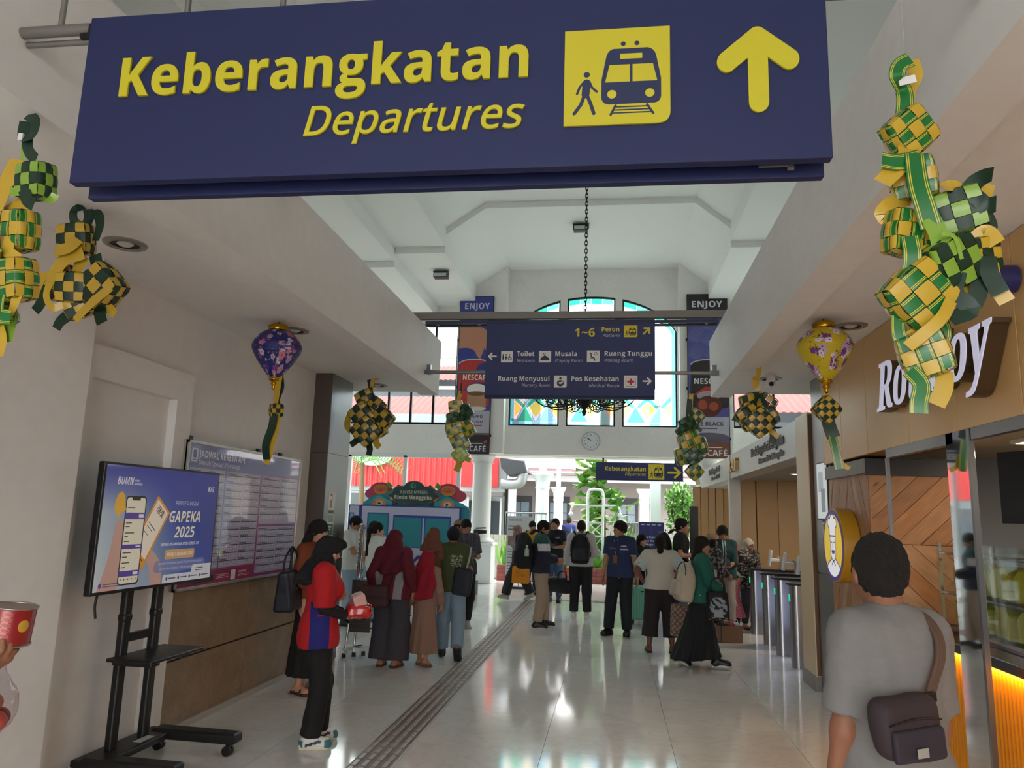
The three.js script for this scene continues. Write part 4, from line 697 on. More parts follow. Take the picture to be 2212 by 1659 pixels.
  // cloud-shaped name plate
  const cloud = new THREE.Shape(); cloud.moveTo(-0.78, 0); cloud.quadraticCurveTo(-0.62, 0.05, -0.6, 0.18); cloud.quadraticCurveTo(-0.5, 0.34, -0.3, 0.3); cloud.quadraticCurveTo(-0.2, 0.48, 0, 0.47); cloud.quadraticCurveTo(0.2, 0.48, 0.3, 0.3); cloud.quadraticCurveTo(0.5, 0.34, 0.6, 0.18); cloud.quadraticCurveTo(0.62, 0.05, 0.78, 0); cloud.quadraticCurveTo(0.62, -0.06, 0.58, -0.18); cloud.quadraticCurveTo(0.4, -0.28, 0.26, -0.24); cloud.quadraticCurveTo(0, -0.42, -0.26, -0.24); cloud.quadraticCurveTo(-0.4, -0.28, -0.58, -0.18); cloud.quadraticCurveTo(-0.62, -0.06, -0.78, 0);
  part('name_plate_rim', extrude(cloud, 0.02).scale(1.04, 1.05, 1).translate(0.19, 2.26, -0.05), std(0xb5654a, 0.5), b);
  part('name_plate', extrude(cloud, 0.035).translate(0.19, 2.26, -0.045), dk, b);
  letters('Kereta Melaju,', 'sans_regular', 0.12, 0.006, 0.84, 0.12).forEach(({ geo }) => part('letter', geo.rotateZ(0.03).translate(-0.22, 2.32, -0.008), cream, b));
  letters('Rindu Menggebu', 'sans_bold', 0.125, 0.008, 1.16).forEach(({ geo }) => part('letter', geo.translate(-0.39, 2.14, -0.008), cream, b));
  const cr = new THREE.Shape(); cr.absarc(0, 0, 0.09, 0.6, 5.7, false); cr.absarc(0.035, 0.01, 0.07, 5.5, 0.8, true);
  part('crescent', extrude(cr, 0.008).translate(0.18, 2.59, -0.008), std(0x4fa86a, 0.5), b);
  const star = []; for (let i = 0; i < 10; i++) { const a = i * Math.PI / 5 + Math.PI / 2, r = i % 2 ? 0.016 : 0.04; star.push([Math.cos(a) * r, Math.sin(a) * r]); }
  part('star', extrude(poly(star), 0.008).translate(0.225, 2.6, -0.008), std(0x4fa86a, 0.5), b);
  for (const q of b.children.slice(b.children.findIndex((c) => c.name === 'arch'))) {   // the arch sits low and its name plate is narrow
    q.scale.y = 0.68; q.position.y = 1.91 * 0.32;
    if (/plate|letter|crescent|star$/.test(q.name)) { q.scale.x = 0.78; q.position.x = 0.19 * 0.22; }
  }
  part('brace', merge([bar(V(-0.9, 0.3, -0.15), V(-0.9, 0.3, -0.6), 0.03), bar(V(-0.9, 1.8, -0.15), V(-0.9, 0.3, -0.6), 0.03), bar(V(1.3, 1.8, -0.15), V(1.3, 0.3, -0.6), 0.03)]), mat.darkSteel, b);
}
{
  // wrought-iron chandelier on a chain
  const c = thing('chandelier', 'black wrought iron chandelier with scrolled arms on a long chain', 'chandelier', [-0.53, 3.64, -14]);
  part('stem', lathe([[0, 0], [0.02, 0.0], [0.05, 0.08], [0.03, 0.12], [0.1, 0.2], [0.14, 0.3], [0.09, 0.36], [0.05, 0.42], [0.08, 0.55], [0.04, 0.66], [0.03, 0.95], [0.06, 1.0], [0.02, 1.06], [0, 1.06]], 20), mat.iron, c);
  for (let i = 0; i < 10; i++) {
    const a = i * Math.PI / 5, P = (r, y) => V(Math.cos(a) * r, y, Math.sin(a) * r);
    const arm = part('arm', merge([tube([P(0.1, 0.3), P(0.3, 0.2), P(0.55, 0.16), P(0.8, 0.2), P(0.92, 0.32), P(0.86, 0.44), P(0.76, 0.42), P(0.74, 0.34), P(0.8, 0.3)], 0.013, 36, 5),
      tube([P(0.1, 0.3), P(0.22, 0.42), P(0.4, 0.4), P(0.48, 0.3), P(0.42, 0.22), P(0.34, 0.26), P(0.38, 0.33)], 0.011, 28, 5), tube([P(0.5, 0.17), P(0.56, 0.28), P(0.66, 0.3), P(0.7, 0.22), P(0.62, 0.2)], 0.009, 18, 5), tube([P(0.15, 0.3), P(0.3, 0.33), P(0.36, 0.12), P(0.24, 0.1), P(0.2, 0.18)], 0.009, 22, 5)]), mat.iron, c);
    part('candle_cup', merge([cyl(0.05, 0.03, 0.03, 10).translate(Math.cos(a) * 0.92, 0.34, Math.sin(a) * 0.92), cyl(0.014, 0.014, 0.16, 8).translate(Math.cos(a) * 0.92, 0.43, Math.sin(a) * 0.92)]), mat.iron, arm);
  }
  const links = []; for (let i = 0; i < 48; i++) links.push(new THREE.TorusGeometry(0.036, 0.011, 5, 10).scale(0.7, 1.5, 1).rotateY(i % 2 ? Math.PI / 2 : 0).translate(0, 1.12 + i * 0.0815, 0));
  part('chain', merge(links), mat.iron, c);
}
{
  const flood = (lab, x, y, z, ry) => {
    const f = thing('flood_lamp', lab, 'lamp', [x, y, z], ry);
    part('housing', merge([rbox(0.34, 0.14, 0.2, 0.01, 0, -0.12, 0), rbox(0.36, 0.02, 0.04, 0.004, 0, -0.05, 0.08)]), std(0x2a2a2c, 0.4, 0.5), f);
    part('glass', rbox(0.3, 0.09, 0.01, 0.003, 0, -0.13, 0.104), std(0xc6ccca, 0.2), f); part('yoke', merge([box(0.02, 0.12, 0.03, -0.18, -0.07, 0), box(0.02, 0.12, 0.03, 0.18, -0.07, 0), box(0.38, 0.012, 0.05, 0, -0.006, 0)]), mat.darkSteel, f);
  };
  flood('flood lamp on the centre of the high ceiling beside the chandelier chain', -0.76, 8.54, -16.7, 0);
  flood('dark flood lamp under the left side bay of the high ceiling', -4.1, 7.51, -16.9, 0);
  flood('small flood lamp clipped to the top of the left beam below the big sign', -2.2, 4.17, -4.55, 0.6);
  const down = (lab, x, z) => { const d = thing('downlight', lab, 'lamp', [x, SOF, z], 0, 'recessed downlights in the soffits'); part('trim_ring', lathe([[0.085, 0.004], [0.085, -0.012], [0.1, -0.016], [0.125, -0.01], [0.13, 0]], 36), std(0x9c968e, 0.3, 0.6), d); part('well', lathe([[0, -0.001], [0.084, -0.001], [0.086, -0.012]], 30), std(0x2c2825, 0.5), d); part('bulb', lathe([[0, -0.02], [0.03, -0.016], [0.045, -0.006], [0.05, -0.002]], 20), std(0xd9d6d0, 0.3), d); };
  down('round recessed downlight in the left soffit near the big sign', -3.02, -4.1); down('round recessed downlight in the left soffit just behind the purple lantern', -2.87, -6.32); down('round recessed downlight in the left soffit above the farther ketupat bunch', -3.0, -9.2); down('round recessed downlight in the right soffit beside the yellow lantern', 1.92, -6.25); down('round recessed downlight in the right soffit near the gate camera', 1.76, -8.62);
  const cam = thing('security_camera', 'small white dome camera under the right soffit near the gates', 'camera', [1.72, SOF, -8.4]);
  part('mount', cyl(0.06, 0.05, 0.03, 20, 0, -0.015, 0), mat.white, cam); part('body', merge([new THREE.SphereGeometry(0.055, 20, 14).translate(0, -0.08, 0), cyl(0.04, 0.05, 0.13, 16).rotateX(1.2).translate(-0.02, -0.09, 0.05)]), mat.white, cam); part('lens', new THREE.SphereGeometry(0.026, 14, 10).translate(-0.02, -0.12, 0.11), mat.black, cam);
}
// ================= LANTERNS AND WOVEN KETUPAT ORNAMENTS =================
{
  const spots = (base, draw) => canvasTex(1024, 512, (g, w, h) => { g.fillStyle = base; g.fillRect(0, 0, w, h); draw(g, w, h); });
  const petal = (g, x, y, r, c, c2) => { for (let i = 0; i < 5; i++) { g.fillStyle = c; g.beginPath(); g.ellipse(x + Math.cos(i * 1.257) * r * 0.55, y + Math.sin(i * 1.257) * r * 0.55, r * 0.5, r * 0.42, i * 1.257, 0, 7); g.fill(); } g.fillStyle = c2; g.beginPath(); g.arc(x, y, r * 0.22, 0, 7); g.fill(); };
  const purple = spots('#262a78', (g, w, h) => {
    for (let i = 0; i < 520; i++) { const x = rnd() * w, y = rnd() * h, d = 0.5 + 0.5 * Math.sin(x * 0.03 + y * 0.012); if (rnd() > d) continue; const r = rr(6, 30); const c = [['#8f4f96', '#5a2a66'], ['#d98a94', '#a2505e'], ['#d9d6e6', '#8a6a9a'], ['#6c4a9a', '#3a2a60'], ['#c9a0bc', '#7a4a70']][Math.floor(rnd() * 5)]; petal(g, x, y, r, c[0], c[1]); }
    for (let i = 0; i < 240; i++) { g.fillStyle = ['#e6e6f0', '#6a8a5a', '#c9c2e0'][i % 3]; g.beginPath(); g.arc(rnd() * w, rnd() * h, rr(1.5, 4), 0, 7); g.fill(); }
  });
  const yellow = spots('#cdb51e', (g, w, h) => {
    for (let i = 0; i < 22; i++) { const x = (i % 11) * w / 11 + rr(0, 50), y = i < 11 ? rr(80, 230) : rr(270, 420); for (let k = 0; k < 14; k++) { g.strokeStyle = '#3a3426'; g.lineWidth = 3; g.beginPath(); g.moveTo(x, y); const a = rnd() * 7, r = rr(30, 70); g.quadraticCurveTo(x + Math.cos(a) * r * 0.5, y + Math.sin(a) * r * 0.3 - 8, x + Math.cos(a) * r, y + Math.sin(a) * r); g.stroke(); } for (let k = 0; k < 8; k++) petal(g, x + rr(-40, 40), y + rr(-40, 40), rr(12, 32), ['#e6dcea', '#7a3f8c', '#c9a6c4'][k % 3], '#5a2a70'); }
    for (let i = 0; i < 60; i++) petal(g, rnd() * w, rnd() * h, rr(4, 9), '#5d3568', '#3a2a30');
  });
  const prof = [[0.045, 0.19], [0.11, 0.175], [0.165, 0.13], [0.2, 0.075], [0.208, 0.03], [0.19, -0.02], [0.15, -0.09], [0.1, -0.16], [0.055, -0.215], [0.04, -0.225]];
  const curve = new THREE.SplineCurve(prof.map(([x, y]) => new THREE.Vector2(x, y)));
  const pts = []; for (let i = 0; i <= 60; i++) { const p = curve.getPoint(i / 60); pts.push([p.x + 0.0022 * Math.cos(i * 2.1), p.y]); }
  const shadeG = lathe(pts.reverse(), 48);
  for (const [tx, x, lab, s] of [[purple, -2.89, 'purple flowered silk lantern with a gold cap under the left soffit', 0.98], [yellow, 1.65, 'yellow flowered silk lantern with a gold cap under the right soffit', 1.0]]) {
    const l = thing('silk_lantern', lab, 'lantern', [x, SOF, -6.03]);
    part('shade', shadeG.clone().translate(0, -0.265, 0), new THREE.MeshPhysicalMaterial({ color: 0xffffff, map: tx, roughness: 0.45, sheen: 0.4 }), l);
    part('cap', lathe([[0, -0.03], [0.075, -0.03], [0.088, -0.04], [0.088, -0.075], [0.075, -0.085], [0.05, -0.085]], 28), mat.gold, l);
    part('finial', lathe([[0, -0.6], [0.012, -0.595], [0.02, -0.575], [0.012, -0.57], [0.026, -0.55], [0.03, -0.54], [0.02, -0.532], [0.045, -0.515], [0.048, -0.5], [0.036, -0.492], [0.052, -0.482], [0.052, -0.47], [0.0, -0.47]], 24), mat.gold, l);
    part('string', bar(V(0, -0.03, 0), V(0, 0, 0), 0.004), mat.black, l);
  }
}
const gold2 = canvasTex(64, 64, (g) => { g.fillStyle = '#0a6e2e'; g.fillRect(0, 0, 64, 64); g.fillStyle = '#d9c040'; for (const x of [5, 11, 51, 57]) g.fillRect(x, 0, 3, 64); });
const ribbonMat = (c, map) => new THREE.MeshPhysicalMaterial({ color: c, map: map || null, roughness: 0.35, clearcoat: 0.35, clearcoatRoughness: 0.25, side: THREE.DoubleSide });
const rib = { yellow: ribbonMat(0xcaa632), bright: ribbonMat(0xffffff, gold2), dark: Object.assign(ribbonMat(0x08301f), { roughness: 0.5, clearcoat: 0.15 }), lime: ribbonMat(0x86ac3c), fade: ribbonMat(0x2c5a34), olive: ribbonMat(0xa8a030) };
// woven pillow of half-size r: cube faces of n x n strips, corners pulled out, every strip crossing bulged; returns the geometry of the two ribbons
function weave(r, n = 3, flat = 0.62) {
  const out = [[], []];
  const map = (x, y, z) => { const l = Math.hypot(x, y, z), m = Math.max(Math.abs(x), Math.abs(y), Math.abs(z)), k = 0.34; const s = (1 - k) + k * (1.18 * m / l); return [x * s, y * s, z * s]; };
  const faces = [[[1, 0, 0], [0, 1, 0], [0, 0, 1]], [[-1, 0, 0], [0, 1, 0], [0, 0, -1]], [[0, 0, -1], [0, 1, 0], [1, 0, 0]], [[0, 0, 1], [0, 1, 0], [-1, 0, 0]], [[1, 0, 0], [0, 0, -1], [0, 1, 0]], [[1, 0, 0], [0, 0, 1], [0, -1, 0]]];
  faces.forEach(([U, W2, N], fi) => {
    for (let i = 0; i < n; i++) for (let j = 0; j < n; j++) {
      const pos = [], uv = [], idx = [], M = 4, odd = (i + j + fi) % 2;
      for (let a = 0; a <= M; a++) for (let b = 0; b <= M; b++) {
        const fu = a / M, fv = b / M, u = -1 + 2 * (i + 0.02 + 0.96 * fu) / n, v = -1 + 2 * (j + 0.02 + 0.96 * fv) / n;
        const bump = 0.045 * (odd ? Math.sin(Math.PI * fu) : Math.sin(Math.PI * fv));
        const p = map(U[0] * u + W2[0] * v + N[0], U[1] * u + W2[1] * v + N[1], U[2] * u + W2[2] * v + N[2]);
        pos.push((p[0] + N[0] * bump) * r, (p[1] + N[1] * bump) * r, (p[2] + N[2] * bump) * r * flat); uv.push(odd ? fv : fu, odd ? fu : fv);
        if (a < M && b < M) { const k = a * (M + 1) + b; idx.push(k, k + M + 1, k + 1, k + 1, k + M + 1, k + M + 2); }
      }
      const g = new THREE.BufferGeometry(); g.setAttribute('position', new THREE.Float32BufferAttribute(pos, 3)); g.setAttribute('uv', new THREE.Float32BufferAttribute(uv, 2)); g.setIndex(idx); g.computeVertexNormals(); out[odd].push(g);
    }
  });
  return out.map((l) => merge(l));
}
// a flat ribbon following points, w wide, twisting; faces roughly +z
function ribbon(pts, w, twist = 0, n = 14) {
  const c = new THREE.CatmullRomCurve3(pts), pos = [], uv = [], idx = []; let len = 0, last = null;
  for (let i = 0; i <= n; i++) {
    const p = c.getPoint(i / n), t = c.getTangent(i / n); if (last) len += p.distanceTo(last); last = p;
    let s = V(0, 0, 1).cross(t); if (s.length() < 0.15) s = V(1, 0, 0); s.normalize().applyAxisAngle(t, twist * (i / n - 0.2)).multiplyScalar(w / 2);
    pos.push(p.x - s.x, p.y - s.y, p.z - s.z, p.x + s.x, p.y + s.y, p.z + s.z); uv.push(0, len / w, 1, len / w);
    if (i < n) idx.push(2 * i, 2 * i + 1, 2 * i + 2, 2 * i + 1, 2 * i + 3, 2 * i + 2);
  }
  const g = new THREE.BufferGeometry(); g.setAttribute('position', new THREE.Float32BufferAttribute(pos, 3)); g.setAttribute('uv', new THREE.Float32BufferAttribute(uv, 2)); g.setIndex(idx); g.computeVertexNormals(); return g;
}
const wv = weave(1, 3), wv4 = weave(1, 4);
// one ketupat as a part: yellow ribbon mesh with the second ribbon and two tails as sub-parts. a = [x, y, z, r, roll, yaw, colours]
function ketupat(parent, [x, y, z, r, roll = 0.7, yaw = 0, pair = ['yellow', 'dark'], n = 3], tails = []) {
  const w = n === 4 ? wv4 : wv;
  const k = part('ketupat', w[0], rib[pair[0]], parent); k.position.set(x, y, z); k.scale.setScalar(r); k.rotation.set(0.15, yaw, roll, 'YXZ');
  part('second_ribbon', w[1], rib[pair[1]], k);
  k.updateMatrix();
  const inv = k.matrix.clone().invert();
  for (const [c, w2, tw, ...p] of tails) { const g = ribbon(p.map(([a, b, d]) => V(x + a, y + b, z + (d || 0))), w2, tw).applyMatrix4(inv); part('ribbon_tail', g, rib[c], k); }
  return k;
}
const at = (px, py, z) => { // turns a place in the photograph at depth z (measured while building) into metres
  const f = 1619.9, d = V((px - 1106) / f, -(py - 829.5) / f, -1).applyEuler(camera.rotation); return V(0, 1.77, 0).addScaledVector(d, z / d.z);
};
function bunch(lab, anchor, top, list, group) {
  const b = thing('ketupat_bunch', lab, 'ornament', [anchor.x, anchor.y, anchor.z], 0, group);
  for (const [px, py, dz, r, roll, yaw, pair, tails, n] of list) { const p = at(px, py, anchor.z + dz).sub(anchor); ketupat(b, [p.x, p.y, p.z, r, roll, yaw, pair, n], tails); }
  for (const [c, w, tw, ...p] of top) { const g = ribbon(p.map(([px, py, dz]) => at(px, py, anchor.z + (dz || 0)).sub(anchor)), w, tw, 20); part('ribbon', g, rib[c], b); }
  return b;
}
{
  const Y = 'yellow', D = 'dark', B = 'bright', L = 'lime', O = 'olive', F = 'fade';
  // right foreground bunch
  const a = at(1955, 128, -2.3);
  const b = bunch('big bunch of green and yellow woven ketupat hanging in the right foreground', a, [
    [B, 0.05, 0.3, [1968, 128, 0.02], [1945, 140, 0.03], [1938, 165, 0.03], [1952, 195, 0], [1955, 225, 0.02], [1950, 262, 0.02]], [Y, 0.045, 0.2, [1970, 130, -0.02], [1978, 160, -0.03], [1962, 195, -0.02], [1958, 240, -0.02]],
    [B, 0.06, 0.2, [1975, 330, 0.05], [1985, 400, 0.08], [2000, 450, 0.08], [2012, 490, 0.07]], [L, 0.055, 0.1, [2010, 470, 0.075], [2025, 500, 0.07], [2040, 550, 0.05]],
    [L, 0.012, 0, [2035, 505, 0.1], [2060, 510, 0.1], [2078, 560, 0.08]], [B, 0.055, 0.2, [1990, 340, 0.04], [1940, 350, 0.06], [1905, 345, 0.06]], [Y, 0.055, 0.4, [1960, 335, 0.03], [1940, 360, 0.05], [1905, 395, 0.06]],
    [D, 0.05, 1.2, [2080, 440, 0], [2100, 400, 0.02], [2120, 385, 0.03], [2145, 376, 0.03]], [D, 0.05, 0.8, [2080, 440, 0], [2105, 425, 0.03], [2130, 445, 0.04], [2152, 440, 0.04]], [Y, 0.05, 0.7, [2080, 440, -0.02], [2105, 415, 0], [2145, 418, 0]], [Y, 0.05, 1.0, [2085, 440, 0], [2060, 402, 0.02], [2035, 405, 0.02]],
    [B, 0.05, 0.2, [1965, 800, 0.05], [1990, 830, 0.05], [1985, 870, 0.05], [1985, 893, 0.05]]], [
    [1962, 288, 0, 0.066, 0.72, 0.25, [Y, B], [[Y, 0.05, 0.4, [-0.02, -0.06, 0.03], [-0.03, -0.1, 0.05], [-0.09, -0.16, 0.05]]]],
    [1972, 388, -0.02, 0.064, 0.12, -0.3, [B, Y], [[Y, 0.05, 0.6, [-0.02, -0.06, 0], [-0.08, -0.09, 0.02], [-0.1, -0.12, 0.02], [-0.02, -0.16, 0.02]]]],
    [1962, 505, 0.0, 0.068, -0.08, 0.3, [B, Y], [[B, 0.052, 0.2, [-0.02, -0.03, 0.06], [-0.015, -0.09, 0.06], [-0.02, -0.16, 0.04]], [Y, 0.05, 0.5, [0.02, -0.05, 0.03], [0.03, -0.1, 0.03], [0.0, -0.15, 0.03]]]],
    [1983, 638, 0.02, 0.085, 0.74, 0.1, [Y, B], [[Y, 0.035, 0.3, [0.07, -0.03, 0.05], [0.03, -0.09, 0.07], [-0.06, -0.17, 0.06]], [Y, 0.06, 0.1, [-0.02, -0.1, 0], [0.0, -0.14, 0], [0.01, -0.2, 0]], [B, 0.05, 0.3, [0.05, -0.06, 0], [0.06, -0.12, 0], [0.02, -0.19, -0.01]], [B, 0.04, 0.3, [-0.06, -0.06, 0], [-0.06, -0.12, 0], [-0.04, -0.17, 0]]]],
    [1998, 765, 0.02, 0.066, 0.3, -0.35, [B, Y], [[Y, 0.05, 0.2, [0.05, -0.05, 0], [0.045, -0.1, 0], [0.02, -0.15, 0]]]],
    [2072, 458, -0.02, 0.068, 0.2, -0.3, [L, D], [[D, 0.05, 0.2, [0.08, 0.0, -0.02], [0.09, -0.04, -0.02], [0.07, -0.08, -0.02]]]],
    [2055, 568, 0.03, 0.072, 0.55, 0.35, [D, L], [[D, 0.05, 0.5, [0.0, -0.04, 0.04], [-0.01, -0.1, 0.03], [0.03, -0.15, 0.03], [-0.03, -0.18, 0.03]], [D, 0.05, 0.2, [0.06, -0.03, 0.0], [0.07, -0.08, 0], [0.05, -0.13, 0]], [Y, 0.03, 0.1, [0.05, -0.06, -0.02], [0.06, -0.1, -0.02], [0.055, -0.15, -0.02]]]],
    [2116, 552, 0, 0.052, 0.2, 0.3, [D, Y], [[D, 0.05, 0.3, [0.0, -0.02, 0.05], [0.0, -0.07, 0.05], [0.03, -0.13, 0.04]], [Y, 0.045, 0.4, [0.02, -0.03, 0.02], [0.025, -0.09, 0.02], [0.055, -0.15, 0.02]], [Y, 0.05, 0.4, [-0.02, 0.04, 0.02], [0.01, 0.06, 0.03], [0.03, 0.02, 0.04]]]]]);
  part('string', bar(V(0, 0, 0), V(0, 3.56 - a.y, 0), 0.0006, 4), std(0xbdbab4, 0.6), b);
  part('tape', box(0.052, 0.026, 0.003).rotateZ(0.2).translate(-0.006, -0.085, 0.02), std(0xe6e6e6, 0.6), b);
  // left foreground bunch, cut by the frame
  const c = at(58, 250, -2.5);
  const d = bunch('big bunch of bright green and yellow ketupat cut off at the left edge', c, [
    [D, 0.045, 0.6, [60, 248, 0], [76, 262, 0.02], [70, 290, 0.02], [52, 295, 0.01], [56, 262, 0]], [D, 0.05, 0.5, [58, 290, 0], [62, 325, 0.01], [78, 345, 0.02]], [L, 0.02, 0.2, [55, 280, 0], [50, 320, 0], [48, 380, 0]],
    [Y, 0.075, 0.3, [40, 345, 0], [20, 380, 0.02], [-5, 440, 0.02], [-20, 480, 0.02]], [Y, 0.07, 0.3, [62, 430, 0], [40, 445, 0], [10, 460, 0]], [L, 0.05, 0.2, [45, 390, 0.02], [35, 410, 0.03], [22, 415, 0.03]],
    [L, 0.1, 0.2, [8, 640, -0.02], [12, 690, -0.02], [5, 740, -0.02]], [Y, 0.06, 0.2, [-10, 700, 0], [0, 735, 0], [-6, 770, 0]]], [
    [78, 392, 0.02, 0.07, -0.06, -0.25, [L, D], [[D, 0.05, 0.4, [-0.01, -0.05, 0.04], [0.02, -0.1, 0.05], [0.05, -0.12, 0.05]], [L, 0.03, 0.6, [0.05, -0.07, 0], [0.09, -0.08, 0.01], [0.1, -0.06, 0.01]]]],
    [38, 500, 0.03, 0.078, -0.05, -0.3, [B, Y], [[B, 0.05, 0.2, [-0.03, -0.02, 0.07], [-0.04, -0.08, 0.08], [0.0, -0.12, 0.07]], [Y, 0.05, 0.3, [0.02, -0.04, 0.05], [0.02, -0.1, 0.05], [0.06, -0.13, 0.04]]]],
    [32, 605, 0.03, 0.08, 0.0, -0.3, [Y, B], [[B, 0.055, 0.3, [-0.02, -0.06, 0.04], [-0.01, -0.11, 0.05], [0.0, -0.15, 0.05], [0.05, -0.16, 0.05]], [Y, 0.045, 0.4, [0.05, -0.05, 0.03], [0.05, -0.1, 0.04], [0.03, -0.14, 0.03]]]],
    [-30, 560, 0, 0.075, 0.3, 0.2, [B, Y], []], [-20, 670, 0, 0.075, 0.4, 0.2, [L, B], []]]);
  part('string', bar(V(0, 0, 0), V(0, 3.3 - c.y, 0), 0.0006, 4), std(0xbdbab4, 0.6), d);
  part('tape', box(0.02, 0.03, 0.01).translate(0.0, -0.1, 0.012), std(0xe6e6e6, 0.6), d);
  // second left bunch
  const e = at(176, 443, -3.52);
  const f = bunch('bunch of dark green and yellow ketupat under the left soffit just below the big sign', e, [
    [D, 0.05, 0.5, [180, 445, 0], [160, 455, 0.03], [162, 480, 0.03], [182, 488, 0.01], [192, 470, 0], [190, 452, 0]], [D, 0.06, 0.4, [195, 465, 0], [212, 465, 0.02], [216, 485, 0.02], [206, 520, 0.02]],
    [Y, 0.08, 0.2, [180, 545, 0.05], [140, 560, 0.06], [118, 590, 0.06], [105, 620, 0.05]], [D, 0.07, 0.2, [150, 545, 0.0], [118, 590, 0.0], [85, 660, 0.0], [75, 672, 0.0]], [Y, 0.07, 0.3, [182, 555, 0.02], [170, 575, 0.03], [165, 592, 0.03]], [D, 0.07, 0.1, [205, 550, 0], [210, 575, 0], [212, 590, 0]],
    [Y, 0.04, 0.6, [108, 610, 0.06], [100, 640, 0.08], [115, 665, 0.08], [140, 655, 0.06]], [Y, 0.05, 0.1, [95, 588, -0.02], [88, 625, -0.02], [82, 662, -0.02]]], [
    [165, 518, 0, 0.085, 0.08, 0.1, [Y, D], [[Y, 0.07, 0.3, [0.06, -0.02, 0.06], [0.03, -0.07, 0.08], [-0.06, -0.09, 0.07]]]],
    [222, 620, 0.02, 0.1, 0.75, -0.1, [Y, D], [[Y, 0.05, 0.2, [0.09, -0.02, 0.06], [0.0, -0.12, 0.08], [-0.08, -0.2, 0.07]], [D, 0.07, 0.2, [0.0, -0.1, 0], [0.01, -0.15, 0.01], [0.03, -0.2, 0.01]], [Y, 0.05, 0.4, [0.03, -0.1, 0], [0.07, -0.13, 0], [0.09, -0.15, 0]]]],
    [160, 622, 0.04, 0.08, 0.0, 0.15, [Y, D], []], [172, 650, 0.0, 0.085, 0.5, 0.3, [D, Y], [[D, 0.07, 0.3, [-0.02, -0.07, 0.02], [-0.07, -0.12, 0.03], [-0.09, -0.16, 0.03]]]], [135, 612, -0.05, 0.08, 0.4, -0.4, [D, Y], []]]);
  part('string', bar(V(0, 0, 0), V(0, SOF - e.y, 0), 0.0015, 4), std(0xbdbab4, 0.6), f);
  // mid and far bunches
  const mid = (lab, px, py, z, ceil, list, top) => { const q = at(px, py, z), m = bunch(lab, q, top, list); part('string', bar(V(0, -0.02, 0), V(0, ceil - q.y, 0), 0.003, 4), std(0x3a3a34, 0.6), m); };
  mid('dense bunch of dark green and yellow ketupat under the far end of the left soffit', 802, 822, -8.74, SOF, [
    [790, 862, 0, 0.11, 0.5, 0.2, [Y, D], []], [812, 878, 0.05, 0.1, 0.9, 0, [D, Y], []], [782, 895, 0.06, 0.13, 0.7, 0.1, [Y, D], [[Y, 0.08, 0.3, [0.0, 0.1, 0], [-0.12, 0.0, 0.05], [-0.16, -0.14, 0.05], [-0.1, -0.22, 0.05]]]], [826, 905, 0.05, 0.12, 0.8, -0.2, [D, Y], [[Y, 0.04, 0.2, [0.1, 0, 0.05], [0.06, -0.12, 0.05], [0.0, -0.22, 0.05]]]], [792, 930, 0.08, 0.15, 0.76, 0.1, [Y, D], [[D, 0.08, 0.4, [0.02, -0.14, 0], [0.06, -0.22, 0.02], [0.05, -0.3, 0.02]], [D, 0.08, 0.3, [-0.1, -0.1, 0], [-0.13, -0.14, 0.02], [-0.18, -0.18, 0.02]], [Y, 0.08, 0.3, [0.12, -0.08, 0], [0.14, -0.16, 0.02], [0.18, -0.2, 0.02]]], 4], [812, 925, 0.02, 0.12, 0.4, -0.3, [D, Y], []]],
  [[Y, 0.05, 0.6, [802, 850, 0], [803, 835, 0], [808, 818, 0.02], [818, 816, 0.02]], [D, 0.05, 0.4, [801, 850, 0], [799, 830, 0], [797, 820, 0]]]);
  mid('bunch of dark green and yellow ketupat under the far end of the right soffit', 1637, 782, -7.66, SOF, [
    [1622, 872, 0, 0.1, 0.35, 0.2, [D, Y], [[D, 0.05, 0.3, [-0.08, -0.04, 0], [-0.13, -0.1, 0.02], [-0.17, -0.18, 0.02]]]], [1655, 872, 0, 0.09, 0.95, -0.2, [D, Y], []], [1618, 902, 0.06, 0.11, 0.6, 0.1, [Y, D], []], [1640, 912, 0.09, 0.12, 0.78, 0, [Y, D], [[Y, 0.05, 0.3, [0.06, -0.06, 0], [0.14, -0.12, 0.03], [0.17, -0.15, 0.03]], [D, 0.07, 0.2, [0.1, -0.04, 0], [0.13, -0.12, 0], [0.12, -0.2, 0]]], 4], [1660, 900, 0.04, 0.09, 0.4, -0.3, [D, Y], []]],
  [[Y, 0.05, 0.3, [1638, 780, 0], [1640, 800, 0], [1634, 825, 0.02], [1640, 850, 0.02], [1640, 895, 0.1]], [Y, 0.06, 0.8, [1640, 815, 0], [1630, 820, 0.03], [1632, 838, 0.02]], [D, 0.04, 0.4, [1640, 850, 0.05], [1625, 875, 0.1], [1600, 892, 0.1]], [D, 0.04, 0.4, [1642, 850, 0.05], [1655, 878, 0.1], [1668, 895, 0.1]]]);
